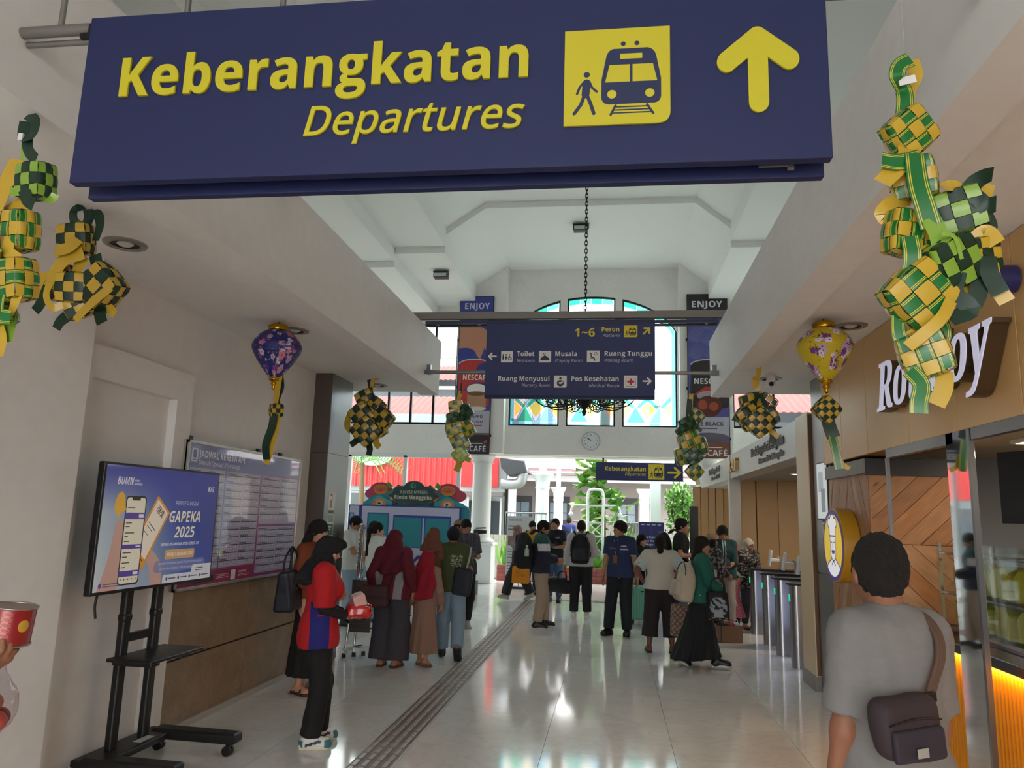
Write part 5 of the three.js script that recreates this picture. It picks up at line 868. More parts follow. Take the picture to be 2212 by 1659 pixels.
  mid('slim bunch of faded green ketupat hanging in front of the cappuccino banner', 996, 828, -8.8, 3.46, [
    [985, 880, 0, 0.085, 0.15, 0.1, [Y, B], []], [1004, 890, 0, 0.085, 0.6, -0.3, [F, D], [[F, 0.06, 0.3, [0.04, -0.06, 0], [0.05, -0.12, 0], [0.06, -0.18, 0]]]], [980, 905, 0, 0.08, 0.3, 0.4, [F, D], [[F, 0.06, 0.2, [-0.06, 0, 0], [-0.07, -0.12, 0], [-0.04, -0.22, 0]]]], [984, 930, 0.03, 0.1, 0.25, 0.1, [Y, B], []], [1008, 928, 0.0, 0.09, 0.5, -0.3, [B, Y], []], [994, 955, 0.03, 0.1, 0.55, 0.1, [O, F], []], [994, 982, 0.02, 0.085, 0.75, 0.1, [O, L], [[O, 0.08, 0.2, [0, -0.06, 0], [-0.01, -0.12, 0], [-0.04, -0.2, 0]], [L, 0.06, 0.3, [0.06, -0.04, 0], [0.1, -0.06, 0], [0.13, -0.07, 0]]]]],
  [[D, 0.02, 0.2, [996, 828, 0], [996, 850, 0]], [Y, 0.05, 0.3, [995, 845, 0], [990, 865, 0], [984, 880, 0.04]]]);
  mid('slim bunch of faded green ketupat hanging in front of the iced coffee banner', 1493, 850, -8.8, 3.46, [
    [1503, 900, 0, 0.08, 0.8, -0.2, [O, D], [[D, 0.04, 0.3, [0, -0.06, 0], [0.02, -0.12, 0], [0.06, -0.17, 0]]]], [1486, 918, 0, 0.09, 0.5, 0.2, [F, D], []], [1478, 932, 0.02, 0.08, 0.8, 0.3, [D, F], []], [1490, 955, 0.03, 0.12, 0.4, 0.1, [B, Y], []], [1508, 965, 0.0, 0.1, 0.2, -0.4, [F, O], []], [1478, 985, 0.02, 0.1, 0.3, 0.2, [O, F], []], [1498, 985, 0.05, 0.09, 0.7, 0, [F, D], []], [1500, 1018, 0.02, 0.085, 0.8, 0.1, [O, F], [[O, 0.05, 0.2, [0, -0.07, 0], [0.03, -0.11, 0], [0.04, -0.15, 0]]]]],
  [[D, 0.02, 0.2, [1493, 828, 0], [1493, 850, 0]], [Y, 0.05, 0.2, [1493, 850, 0], [1492, 870, 0], [1490, 905, 0.03]], [D, 0.06, 0.2, [1490, 862, 0.02], [1488, 885, 0.02], [1486, 910, 0.04]]]);
  // ketupat below the lanterns
  const u = at(603, 812, -6.03), pu = thing('ketupat_tail', 'long black and yellow ribbon ketupat hanging below the purple lantern', 'ornament', [u.x, u.y, u.z]);
  ketupat(pu, [0, -0.3, 0, 0.055, 0.1, 0.9, [D, Y]], [[D, 0.07, 0.3, [0, -0.03, 0.03], [-0.02, -0.15, 0.02], [-0.06, -0.3, 0.02], [-0.05, -0.42, 0]], [Y, 0.06, 0.3, [0.02, -0.05, 0], [0.0, -0.2, 0], [-0.02, -0.34, 0], [-0.05, -0.46, 0]]]);
  part('ribbon', ribbon([V(0, 0, 0), V(0, -0.08, 0.01), V(-0.01, -0.2, 0), V(0, -0.28, 0.02)], 0.06, 0.6), rib.yellow, pu); part('ribbon', ribbon([V(0.01, 0.0, -0.01), V(0.02, -0.1, -0.02), V(-0.01, -0.2, -0.02), V(0.01, -0.3, -0.02)], 0.05, -0.5), rib.dark, pu); part('string', bar(V(0, 0, 0), V(0, 0.08, 0), 0.002), rib.yellow, pu);
  const y = at(1783, 838, -6.03), py = thing('ketupat_tail', 'single checked ketupat with a long green tail below the yellow lantern', 'ornament', [y.x, y.y, y.z]);
  ketupat(py, [0, -0.17, 0, 0.085, 0.85, 0.15, [Y, D], 4], [[D, 0.1, 0.2, [0.0, -0.08, 0.02], [0.02, -0.16, 0.02], [0.04, -0.22, 0.02]], [B, 0.065, 0.3, [0.03, -0.2, 0.02], [0.05, -0.32, 0.02], [0.07, -0.46, 0.02]], [Y, 0.035, 0.3, [0.07, -0.34, 0], [0.1, -0.42, 0], [0.15, -0.455, 0]]]);
  part('ribbon', ribbon([V(0, 0.04, 0), V(0.01, -0.02, 0), V(0, -0.08, 0)], 0.04, 0.3), rib.yellow, py); part('string', bar(V(0, 0.02, 0), V(0, 0.1, 0), 0.002), rib.yellow, py);
}
// ================= OUTDOORS: garden, shops, station building =================
{
  const grass = dataTex(256, 256, (x, y) => { const n = wrapNoise(x, y, 256, 24, 61) * 40 + wrapNoise(x, y, 256, 70, 62) * 30; return [92 + n, 118 + n, 66 + n * 0.6]; }); grass.repeat.set(0.5, 0.5);
  struct('ground', metreUV(span(-60, 60, -0.5, -0.22, -20.9, -120)), std(0x8f918c, 0.9));
  struct('ground_forecourt', span(-60, 60, -0.5, -0.2, 8, 60), std(0xa9a7a2, 0.9));
  // tiled planter wall, tile by tile
  const pl = struct('planter_wall', span(-3.15, 2.1, -0.02, 0.4, -20.98, -21.15), std(0x9c8f88, 0.8));
  const reds = [std(0x7c3a30, 0.35), std(0x85402f, 0.35), std(0x733329, 0.38)];
  const tg = rbox(0.222, 0.1, 0.02, 0.004);
  for (let j = 0; j < 4; j++) for (let i = 0; i < 23; i++) { const t = part('tile', tg, reds[Math.floor(rnd() * 3)], pl); t.position.set(-3.02 + i * 0.227, 0.045 + j * 0.106, -20.972); }
  for (let i = 0; i < 23; i++) { const t = part('tile', rbox(0.222, 0.02, 0.17, 0.004), reds[i % 3], pl); t.position.set(-3.02 + i * 0.227, 0.41, -21.06); }
  struct('garden_soil', metreUV(span(-3.1, 7, -0.1, 0.33, -21.15, -24.5)), std(0xffffff, 0.95, 0, { map: grass }));
  // picket fence panel left of the garden and railing behind it
  const fence = thing('picket_fence', 'pale grey slatted fence behind the garden plants at the left', 'fence', [-3.1, 0.33, -22.4]);
  for (let i = 0; i < 15; i++) part('slat', rbox(0.075, 0.86, 0.02, 0.004, -0.6 + i * 0.085, 0.43, 0), std(0xc6c4bc, 0.7), fence);
  part('rail', merge([box(1.4, 0.05, 0.03, 0, 0.2, -0.03), box(1.4, 0.05, 0.03, 0, 0.7, -0.03)]), std(0xb2b0a8, 0.7), fence);
  // white pipe trellis
  const wt = std(0xe4edf0, 0.4);
  const tr = thing('pipe_trellis', 'white pipe trellis frame with two curved lamp arms in the garden', 'trellis', [-0.47, 0.33, -21.7]);
  part('frame', tube([V(-0.21, 0, 0), V(-0.21, 1.2, 0), V(-0.21, 2.1, 0), V(-0.18, 2.2, 0), V(0, 2.23, 0), V(0.18, 2.2, 0), V(0.21, 2.1, 0), V(0.21, 1.2, 0), V(0.21, 0, 0)], 0.04, 80, 8), wt, tr);
  for (const y of [0.42, 0.92, 1.3, 1.77]) part('rung', bar(V(-0.21, y, 0), V(0.21, y, 0), 0.026), wt, tr);
  for (const [y0, y1] of [[0.42, 0.92], [0.92, 1.3]]) { part('brace', bar(V(-0.21, y0, 0), V(0.21, y1, 0), 0.014), wt, tr); part('brace', bar(V(0.21, y0, 0), V(-0.21, y1, 0), 0.014), wt, tr); }
  for (const s of [-1, 1]) { const a = part('lamp_arm', tube([V(s * 0.21, 1.77, 0), V(s * 0.45, 1.78, 0), V(s * 0.62, 1.76, 0), V(s * 0.68, 1.66, 0), V(s * 0.69, 1.6, 0)], 0.03, 24, 7), wt, tr); part('lamp_head', lathe([[0.02, 0], [0.04, -0.02], [0.075, -0.07], [0.06, -0.12], [0, -0.13]], 16).translate(s * 0.69, 1.6, 0), wt, a); }
  // leaves
  const leafShape = (w, l, fold = 0.15, curl = 0.3) => { const pos = [], idx = []; const N = 7; for (let i = 0; i <= N; i++) { const t = i / N, hw = w * Math.sin(Math.PI * Math.pow(t, 0.75)) * (1 - 0.25 * t), y = l * t, z = -curl * l * t * t; pos.push(-hw, y, z + fold * hw, 0, y, z, hw, y, z + fold * hw); if (i < N) { const k = i * 3; idx.push(k, k + 1, k + 3, k + 1, k + 4, k + 3, k + 1, k + 2, k + 4, k + 2, k + 5, k + 4); } } const g = new THREE.BufferGeometry(); g.setAttribute('position', new THREE.Float32BufferAttribute(pos, 3)); g.setIndex(idx); g.computeVertexNormals(); g.setAttribute('uv', new THREE.Float32BufferAttribute(new Float32Array(pos.length / 3 * 2), 2)); return g; };
  const lm = [0x62a03a, 0x84bc52, 0x528a38, 0xa6cc6c, 0x447632].map((c) => new THREE.MeshPhysicalMaterial({ color: c, roughness: 0.55, side: THREE.DoubleSide, transmission: 0.3, thickness: 0 }));
  const bigLeaf = [leafShape(0.1, 0.26), leafShape(0.12, 0.3, 0.1, 0.5), leafShape(0.08, 0.24, 0.2, 0.2)];
  // tree with creeper
  const tree = thing('creeper_tree', 'garden tree trunk wrapped in big leaved creeper behind the white trellis', 'tree', [-0.35, 0.33, -22.4]);
  const bark = std(0x6e5238, 0.9);
  part('trunk', merge([tube([V(0, 0, 0), V(0.03, 1.2, 0.02), V(-0.02, 2.4, 0), V(0.1, 3.6, 0), V(0.15, 5.2, -0.1)], 0.15, 30, 9), tube([V(0.05, 0.1, 0.1), V(-0.12, 0.9, 0.14), V(0.1, 1.7, 0.16), V(-0.06, 2.4, 0.14), V(0.08, 3.2, 0.12)], 0.045, 30, 6), tube([V(-0.12, 0.1, 0.1), V(0.1, 0.7, 0.17), V(-0.1, 1.6, 0.16), V(0.12, 2.6, 0.15)], 0.035, 30, 6)]), bark, tree);
  for (let i = 0; i < 290; i++) {
    const y = rr(0.1, 3.6), spread = y < 2.2 ? 0.85 : 0.45, a = rr(0, Math.PI * 2), r = rr(0.15, spread), m = part('leaf', bigLeaf[i % 3], lm[Math.floor(rnd() * 4)], tree);
    m.position.set(Math.cos(a) * r * (y < 1.9 && Math.cos(a) > 0 ? 1.25 : 0.8) - (y > 2.3 ? 0.3 : 0), y, Math.abs(Math.sin(a)) * r * 0.7 + 0.05); m.rotation.set(rr(0.9, 2.3), rr(-1, 1), rr(-1.2, 1.2), 'YXZ'); const s = rr(0.85, 1.5); m.scale.set(s, s, s);
  }
  // low plants, one thing each
  const clump = (lab, x, z, n, w, l, lean, mats, h0 = 0.33) => {
    const p = thing('garden_plant', lab, 'plant', [x, h0, z]); const parts = [[], [], []], g0 = leafShape(w, l, 0.12, 0.35);
    for (let i = 0; i < n; i++) { const g = g0.clone(), s = rr(0.6, 1.15); g.scale(s, s, s); g.rotateX(rr(0.05, lean)); g.rotateY(rr(0, 6.28)); g.translate(rr(-0.15, 0.15), 0, rr(-0.15, 0.15)); parts[i % 3].push(g); }
    parts.forEach((q, i) => part('foliage', merge(q), lm[mats[i]], p)); part('stem', cyl(0.03, 0.05, 0.12, 8, 0, 0.05, 0), bark, p); return p;
  };
  clump('bright broad leaved garden plant in front of the slatted fence', -3.0, -21.9, 27, 0.07, 0.7, 0.7, [3, 1, 3]); clump('narrow leaved plant between the info stand and the grey fence', -2.65, -21.6, 23, 0.05, 0.55, 0.8, [1, 3, 0]);
  clump('leafy plant behind the man in the navy tee shirt', -1.7, -21.7, 37, 0.05, 0.6, 1.0, [0, 1, 2]); clump('feathery plant just left of the white trellis', -1.05, -21.8, 51, 0.03, 0.75, 1.0, [1, 0, 3]);
  clump('dense plant at the foot of the white trellis', -0.4, -21.5, 44, 0.06, 0.45, 1.1, [1, 0, 2]); clump('arching palm-like plant right of the white trellis', 0.45, -21.8, 57, 0.035, 1.15, 1.0, [1, 3, 0]); clump('arching plant behind the woman in black', 1.0, -22.0, 51, 0.04, 0.95, 1.0, [0, 1, 3]); clump('low plant in the garden behind the blue banner', 1.7, -22.6, 40, 0.05, 0.8, 1.0, [0, 1, 2]);
  clump('broad leaved plant low behind the garden tree', -0.7, -22.8, 34, 0.08, 1.1, 1.0, [1, 0, 3]); clump('spreading green plant between the tree and the arching palm', 0.15, -22.3, 36, 0.07, 0.95, 1.1, [0, 1, 2]); clump('grassy plant at the front edge of the planter', -1.4, -21.45, 44, 0.03, 0.5, 1.1, [3, 1, 0]);
  clump('tall upright flowering plant by the grey door', 0.2, -23.4, 30, 0.03, 1.5, 0.35, [3, 1, 3]);
  // shrub tree at the right
  const sh = thing('shrub', 'leafy twisted shrub in the garden at the right beside the panelled wall', 'shrub', [2.0, 0.33, -23]);
  part('trunk', merge([tube([V(0, 0, 0), V(0.08, 0.6, 0), V(-0.05, 1.2, 0.05), V(0.1, 1.9, 0), V(0.05, 2.3, 0)], 0.06, 24, 7), tube([V(0.05, 0.7, 0), V(0.25, 1.2, 0.05), V(0.2, 1.8, 0)], 0.04, 16, 6), tube([V(-0.02, 1.1, 0), V(-0.25, 1.6, 0.05), V(-0.2, 2.1, 0)], 0.035, 16, 6)]), bark, sh);
  { const q = [[], [], []]; const g0 = leafShape(0.045, 0.13, 0.1, 0.2); for (let i = 0; i < 900; i++) { const g = g0.clone(), a = rr(0, 6.28), b = Math.acos(rr(-1, 1)), r = Math.pow(rnd(), 0.4) * 0.5; g.rotateX(rr(0, 3)).rotateY(rr(0, 6.28)).translate(Math.cos(a) * Math.sin(b) * r * 0.95 + 0.03, 1.95 + Math.cos(b) * r * 1.2 - (i % 4 ? 0 : 0.55), Math.sin(a) * Math.sin(b) * r * 0.7); q[i % 3].push(g); } q.forEach((l, i) => { const f = part('foliage', merge(l), lm[[0, 2, 1][i]], sh); f.userData.kind = 'stuff'; }); }
  // round white columns of the covered walk
  const colG = (r, h) => lathe([[0, 0], [r * 1.5, 0], [r * 1.5, 0.25], [r * 1.15, 0.3], [r * 1.05, 0.35], [r * 0.95, h - 0.5], [r * 1.1, h - 0.45], [r, h - 0.4], [r * 1.1, h - 0.2], [r * 1.6, h - 0.05], [r * 1.6, h], [0, h]], 28);
  const cw = std(0xdbe8ec, 0.5), cw2 = std(0xe6e6e4, 0.5);
  struct('outdoor_column', merge([colG(0.22, 3.3).translate(-2.2, -0.2, -24), box(0.22, 3, 0.22, -2.2, 4.6, -24)]), cw); struct('outdoor_column', merge([colG(0.17, 3.0).translate(-1.9, -0.2, -27), box(0.14, 3, 0.14, -1.9, 4.2, -27)]), cw2);
  struct('outdoor_column', colG(0.17, 3.0).translate(1.12, -0.2, -27), cw2); struct('outdoor_column', span(1.14, 1.44, -0.2, 5.2, -23.1, -23.4), cw); struct('outdoor_column', span(2.2, 2.36, -0.2, 4.0, -26, -26.15), cw2);
  struct('walkway_roof', merge([span(-7, 9, 3.08, 3.4, -28.6, -29), span(-7, 9, 3.38, 3.46, -28.3, -30), span(-7, 9, 3.6, 4.6, -29.2, -29.4), span(-7, 9, 4.6, 4.66, -28.8, -30)]), std(0xece9ea, 0.6));
  struct('walkway_trim', merge([span(-7, 9, 3.46, 3.52, -28.28, -28.32), span(-7, 9, 3.3, 3.33, -28.58, -28.6)]), std(0xb87f8a, 0.6));
  // station building
  const sb = thing('station_building', 'pinkish grey station building with dark panelled doors beyond the garden', 'building', [0, -0.2, -30]);
  part('wall', merge([span(-10, 9, 0, 5, -0.3, 0)]), std(0xa89d98, 0.8), sb); part('skirting', span(-10, 9, 0, 0.5, 0, 0.05), std(0x8d8480, 0.8), sb);
  const dg = std(0x4d4a4e, 0.5), dl = std(0x5c595d, 0.5);
  for (const [x, w] of [[-3.6, 0.9], [-2.1, 0.9], [0.57, 0.86], [4.2, 0.9]]) {
    const d = part('door', merge([span(x - w / 2, x + w / 2, 0.1, 2.75, 0, 0.03)]), dg, sb);
    part('panel', rbox(w / 2 - 0.1, 1.1, 0.03, 0.01, x - w / 4 + 0.02, 0.85, 0.035), dl, d); part('panel', rbox(w / 2 - 0.1, 1.1, 0.03, 0.01, x + w / 4 - 0.02, 0.85, 0.035), dl, d);
    part('fanlight', span(x - w / 2 + 0.12, x + w / 2 - 0.12, 1.85, 2.5, 0.03, 0.04), std(0x8fa0ac, 0.15), d); part('glazing_bar', merge([span(x - 0.015, x + 0.015, 1.85, 2.5, 0.04, 0.055), span(x - w / 2 + 0.12, x + w / 2 - 0.12, 2.1, 2.13, 0.04, 0.055)]), dg, d);
  }
  part('drainpipe', merge([bar(V(-0.4, 0, 0.06), V(-0.4, 5, 0.06), 0.04), bar(V(-2.9, 0, 0.06), V(-2.9, 5, 0.06), 0.03), bar(V(2.7, 0, 0.06), V(2.7, 5, 0.06), 0.06)]), std(0x9a9290, 0.7), sb); part('meter_box', rbox(0.16, 0.3, 0.1, 0.01, -2.95, 1.9, 0.1), mat.black, sb);
  const rail = (name, lab, x0, x1, z, h) => { const r = thing(name, lab, 'railing', [x0, 0, z]); part('top_rail', bar(V(0, h, 0), V(x1 - x0, h, 0), 0.025), std(0x7f8386, 0.4, 0.5), r); part('low_rail', bar(V(0, 0.35, 0), V(x1 - x0, 0.35, 0), 0.02), std(0x7f8386, 0.4, 0.5), r); for (let i = 0; i * 0.14 <= x1 - x0; i++) part('baluster', bar(V(i * 0.14, -0.2, 0), V(i * 0.14, h, 0), 0.009, 5), std(0x85898c, 0.4, 0.5), r); };
  rail('garden_railing', 'grey metal railing in front of the station building', -1.4, 2.8, -27.5, 1.62); rail('garden_railing', 'grey railing by the dark edged wall at the left of the walkway', -3.3, -2.0, -23.6, 1.85);
  struct('planter_far', merge([span(-1.6, 2.6, -0.2, 1.12, -24.8, -25.1)]), std(0x8f9496, 0.7));
  // red corrugated shop front outside the left glazing
  const rs = thing('red_shop', 'shop outside the glass wall with a bright red corrugated fascia above dark windows', 'building', [-8.3, -0.2, -27]);
  { const pts = []; for (let i = 0; i <= 176; i++) { const x = -4.4 + i * 0.05; pts.push([x, [0, -0.06, -0.06, 0][i % 4]]); } const top = pts.slice().reverse().map(([x, y]) => [x, y + 0.05]);
    part('corrugated_fascia', extrude(poly([...pts, ...top]), 1.55).rotateX(-Math.PI / 2).translate(0, 2.88, 0.06), std(0xd23a3c, 0.45, 0, { side: THREE.DoubleSide }), rs); }
  part('wall', merge([span(-4.4, 4.4, 0, 5.6, -2, -0.1), span(-4.4, 4.4, 0, 0.9, -0.1, 0), span(-4.4, 4.4, 2.72, 2.88, -0.1, 0.02)]), std(0x8f959c, 0.7), rs);
  for (let i = 0; i < 6; i++) { const f = part('window', span(-4.2 + i * 1.42, -2.9 + i * 1.42, 0.9, 2.7, -0.08, -0.04), mat.darkSteel, rs); part('glazing', span(-4.12 + i * 1.42, -2.98 + i * 1.42, 0.98, 2.62, -0.04, -0.035), std(0x343a40, 0.12), f); }
  part('poster', span(-3.7, -2.95, 1.85, 2.55, -0.03, 0.0), std(0xa9cfd6, 0.6), rs);
  { const q = new THREE.Shape(); q.moveTo(-1.5, 0.95); q.bezierCurveTo(-1.2, 1.4, -0.6, 1.5, 0.2, 1.45); q.lineTo(0.2, 0.95); q.bezierCurveTo(0.16, 0.4, 0.55, 0.5, 1.6, 0.9); q.lineTo(1.52, 0.45); q.bezierCurveTo(1.2, 0.1, 0.4, -0.05, -0.5, 0.15); q.closePath(); part('logo', extrude(q, 0.12, 0.02).scale(0.55, 0.55, 1).translate(-0.62, 3.6, 0.16), std(0xe4efe9, 0.4), rs); }
  // palm fronds in front of the red fascia
  const pf = thing('palm', 'palm fronds outside the left glass wall against the red fascia', 'palm', [-8.6, 0, -25.2]);
  part('trunk', tube([V(0, -0.2, 0), V(0.05, 1.8, 0), V(0, 3.4, 0)], 0.09, 12, 8), bark, pf);
  for (let i = 0; i < 9; i++) { const q = [], a = i * 0.7, d = V(Math.cos(a), 0, Math.sin(a)), P = (t) => V(d.x * t * 1.5, 3.4 + t * 0.9 - t * t * 1.3, d.z * t * 1.5); q.push(tube([P(0), P(0.3), P(0.6), P(1)], 0.012, 12, 4)); const l0 = leafShape(0.02, 0.45, 0, 0.5); for (let k = 2; k < 16; k++) for (const s of [-1, 1]) { const g = l0.clone().rotateX(Math.PI / 2.2).rotateY(-a + Math.PI / 2 + s * 0.9); const p = P(k / 16); q.push(g.translate(p.x, p.y, p.z)); } part('frond', merge(q), lm[i % 3], pf); }
  // side building with gutter, awning and duct next to the column
  const sd = thing('side_building', 'white service building with dark edge, black awning and grey duct beside the garden', 'building', [-3.75, -0.2, -23.6]);
  part('wall', merge([span(-1.2, 0.35, 0, 4.6, -3.3, -0.6)]), std(0xc2c9cc, 0.7), sd); part('red_fascia', span(-1.22, 0.1, 2.85, 4.3, -0.62, -0.5), std(0xd23a3c, 0.5), sd); part('edge_post', span(0.32, 0.42, 0, 3.1, -0.7, -0.55), mat.black, sd);
  part('window', span(-0.9, 0.2, 0.95, 2.4, -0.6, -0.55), std(0x40464c, 0.2), sd); part('sill', span(-1.1, 0.3, 2.55, 2.68, -0.6, -0.2), mat.galv, sd); for (const x of [-0.9, -0.55, -0.2, 0.18]) part('window_bar', span(x, x + 0.06, 0.95, 2.5, -0.55, -0.5), mat.white, sd);
  part('awning', extrude(poly([[0, 0], [0.75, -0.1], [0.85, -0.42], [0.3, -0.55], [0.05, -0.3]]), 0.9, 0.02).translate(0.22, 3.75, -0.9), std(0x3b3f45, 0.5), sd);
  part('duct', merge([tube([V(0.25, 2.95, -0.2), V(0.7, 2.95, -0.2), V(0.86, 3.02, -0.2), V(0.92, 3.2, -0.2), V(0.92, 3.7, -0.2)], 0.17, 24, 14)]), std(0xaeb2b4, 0.4, 0.5), sd);
  // far roofs and a tower seen through the upper windows
  const roof = (lab, x0, x1, y, z, col, wall) => { const b = thing('roofed_building', lab, 'building', [0, -0.2, z]); part('wall', span(x0, x1, 0, y, -3, 0), wall, b); const n = Math.round((x1 - x0) / 0.14), pts = []; for (let i = 0; i <= n; i++) pts.push([x0 + i * 0.14, i % 2 ? 0.05 : 0]); const top = pts.slice().reverse().map(([x, q]) => [x, q - 0.03]);
    part('corrugated_roof', extrude(poly([...pts, ...top]), 3.4).rotateX(0.42).translate(0, y + 0.12, 0.35).applyMatrix4(new THREE.Matrix4().makeTranslation(0, 0, 0)), col, b); part('gutter', span(x0, x1, y - 0.05, y + 0.1, 3.4, 3.5), mat.galv, b); const f = part('window_band', span(x0 + 0.3, x1 - 0.3, y - 1.2, y - 0.3, 0.0, 0.05), std(0x6a737c, 0.2), b); for (let i = 0; i < 8; i++) part('mullion', span(x0 + 0.3 + (x1 - x0 - 0.6) * i / 8, x0 + 0.36 + (x1 - x0 - 0.6) * i / 8, y - 1.2, y - 0.3, 0.05, 0.08), mat.galv, f); return b; };
  const tile = std(0x8f4a48, 0.75), wall = std(0x8d949c, 0.8);
  roof('low building with a reddish corrugated roof seen through the left upper windows', -16, -4, 7.15, -34, tile, wall); roof('higher building with a reddish corrugated roof behind the first at the left', -17, -3.5, 10.6, -44, tile, wall); roof('building with a pinkish corrugated roof seen through the right upper windows', 3, 16, 7.4, -33, tile, wall);
  const tw = thing('tower_block', 'pale high tower block seen through the left upper window', 'building', [-13.6, -0.2, -62]);
  part('wall', span(-1.6, 1.4, 0, 26, -4, 0), std(0xcfdde4, 0.8), tw); for (let j = 0; j < 20; j++) for (let i = 0; i < 3; i++) part('window', span(-1.2 + i * 0.9, -0.75 + i * 0.9, 6 + j * 0.95, 6.5 + j * 0.95, 0, 0.05), std(0x9fb4bf, 0.3), tw);
  // standing boards near the garden
  const stand = (lab, x, z, w, h, y0, tex, ry = 0) => { const s = thing('standing_banner', lab, 'banner', [x, 0, z], ry); part('panel', rbox(w, h, 0.025, 0.004, 0, y0 + h / 2, 0), std(0xd6d6d2, 0.5), s); part('print', new THREE.PlaneGeometry(w - 0.01, h - 0.01).translate(0, y0 + h / 2, 0.0135), std(0xffffff, 0.5, 0, { map: tex }), s); part('base', rbox(w * 0.9, 0.05, 0.3, 0.01, 0, 0.025, 0), mat.black, s); part('pole', bar(V(0, 0.03, -0.02), V(0, y0 + h, -0.02), 0.012), mat.steel, s); };
  stand('white rolling information stand with photographs behind the woman in pink headscarf', -2.28, -18.9, 0.66, 1.55, 0.2, canvasTex(256, 600, (g, w, h) => { g.fillStyle = '#d4d6d6'; g.fillRect(0, 0, w, h); g.fillStyle = '#4a5a8a'; g.font = 'bold 26px sans-serif'; g.fillText('Travel Info', 16, 44); g.fillStyle = '#8a6a58'; g.fillRect(14, 190, 80, 90); g.fillStyle = '#3a4048'; g.fillRect(14, 90, 120, 10); g.fillRect(14, 120, 90, 8); for (let i = 0; i < 9; i++) g.fillRect(14, 310 + i * 26, 60 + (i * 37) % 60, 6); g.fillStyle = '#3a4a90'; g.fillRect(18, 540, 26, 26); }));
  stand('navy roll-up banner with white lettering in the garden exit', 0.95, -19.0, 0.62, 1.45, 0.25, canvasTex(256, 600, (g, w, h) => { g.fillStyle = '#2c3170'; g.fillRect(0, 0, w, h); g.fillStyle = '#d6d8e8'; for (let i = 0; i < 4; i++) g.fillRect(24 + i * 56, 20, 36, 10); g.font = 'bold 28px sans-serif'; g.fillText('Bawa Pulang', 24, 160); g.fillText('Cerita dari', 24, 196); g.fillText('Surabaya', 24, 232); for (let i = 0; i < 5; i++) g.fillRect(24, 270 + i * 20, 190 - i * 22, 6); g.fillStyle = '#50589a'; g.fillRect(126, 0, 3, 130); }));
  const ks = thing('totem_display', 'tall thin black totem seen edge on by the beige panelled wall', 'totem', [1.55, 0, -14.9], -0.1);
  part('panel', rbox(0.16, 1.9, 0.55, 0.008, 0, 1.08, 0), mat.black, ks); part('base', rbox(0.4, 0.04, 0.6, 0.008, 0, 0.02, 0), mat.black, ks); part('foot_column', box(0.1, 0.12, 0.3, 0, 0.09, 0), mat.black, ks);
}
// ================= PEOPLE =================
// --- signed distance pieces ---
const smin = (a, b, k) => { const h = Math.max(k - Math.abs(a - b), 0) / k; return Math.min(a, b) - h * h * k * 0.25; };
const smax = (a, b, k) => -smin(-a, -b, k);
// tapered capsule a->b, radii ra->rb, stretched sx along the side axis and sz along the depth axis
function cap(a, b, ra, rb, sx = 1, sz = 1) {
  const [ax, ay, az] = a, dx = b[0] - ax, dy = b[1] - ay, dz = b[2] - az, l2 = dx * dx + dy * dy + dz * dz || 1e-9, m = Math.min(sx, sz, 1), plain = sx === 1 && sz === 1;
  return (x, y, z) => {
    const px = x - ax, py = y - ay, pz = z - az; let t = (px * dx + py * dy + pz * dz) / l2; t = t < 0 ? 0 : t > 1 ? 1 : t;
    const qx = px - t * dx, qy = py - t * dy, qz = pz - t * dz, r = ra + (rb - ra) * t;
    return plain ? Math.sqrt(qx * qx + qy * qy + qz * qz) - r : (Math.sqrt(qx * qx / (sx * sx) + qy * qy + qz * qz / (sz * sz)) - r) * m;
  };
}
// same, but ending flat at b (cuffs, hems)
function sleeve(a, b, ra, rb, sx = 1, sz = 1) {
  const f = cap(a, b, ra, rb, sx, sz), d = V(b[0] - a[0], b[1] - a[1], b[2] - a[2]).normalize();
  return (x, y, z) => Math.max(f(x, y, z), (x - b[0]) * d.x + (y - b[1]) * d.y + (z - b[2]) * d.z);
}
const ell = (c, r) => (x, y, z) => { const a = (x - c[0]) / r[0], b = (y - c[1]) / r[1], d = (z - c[2]) / r[2], k = Math.sqrt(a * a + b * b + d * d); return (k - 1) * Math.min(r[0], r[1], r[2]) * (k > 1 ? 1 : 1); };
const rbx = (c, h, r) => (x, y, z) => { const a = Math.abs(x - c[0]) - h[0] + r, b = Math.abs(y - c[1]) - h[1] + r, d = Math.abs(z - c[2]) - h[2] + r; return Math.hypot(Math.max(a, 0), Math.max(b, 0), Math.max(d, 0)) + Math.min(Math.max(a, b, d), 0) - r; };
const join = (fs, k) => (x, y, z) => { let d = 1e9; for (const f of fs) d = smin(d, f(x, y, z), k); return d; };
const cut = (f, g) => (x, y, z) => Math.max(f(x, y, z), g(x, y, z));
const wrinkle = (f, amp, fr, s = 0) => (x, y, z) => { const d = f(x, y, z); return d > 0.08 || d < -0.08 ? d : d + amp * (noise.noise(x * fr + s, y * fr * 0.55, z * fr) + 0.5 * noise.noise(x * fr * 2.3, y * fr * 1.4 + s, z * fr * 2.3)); };
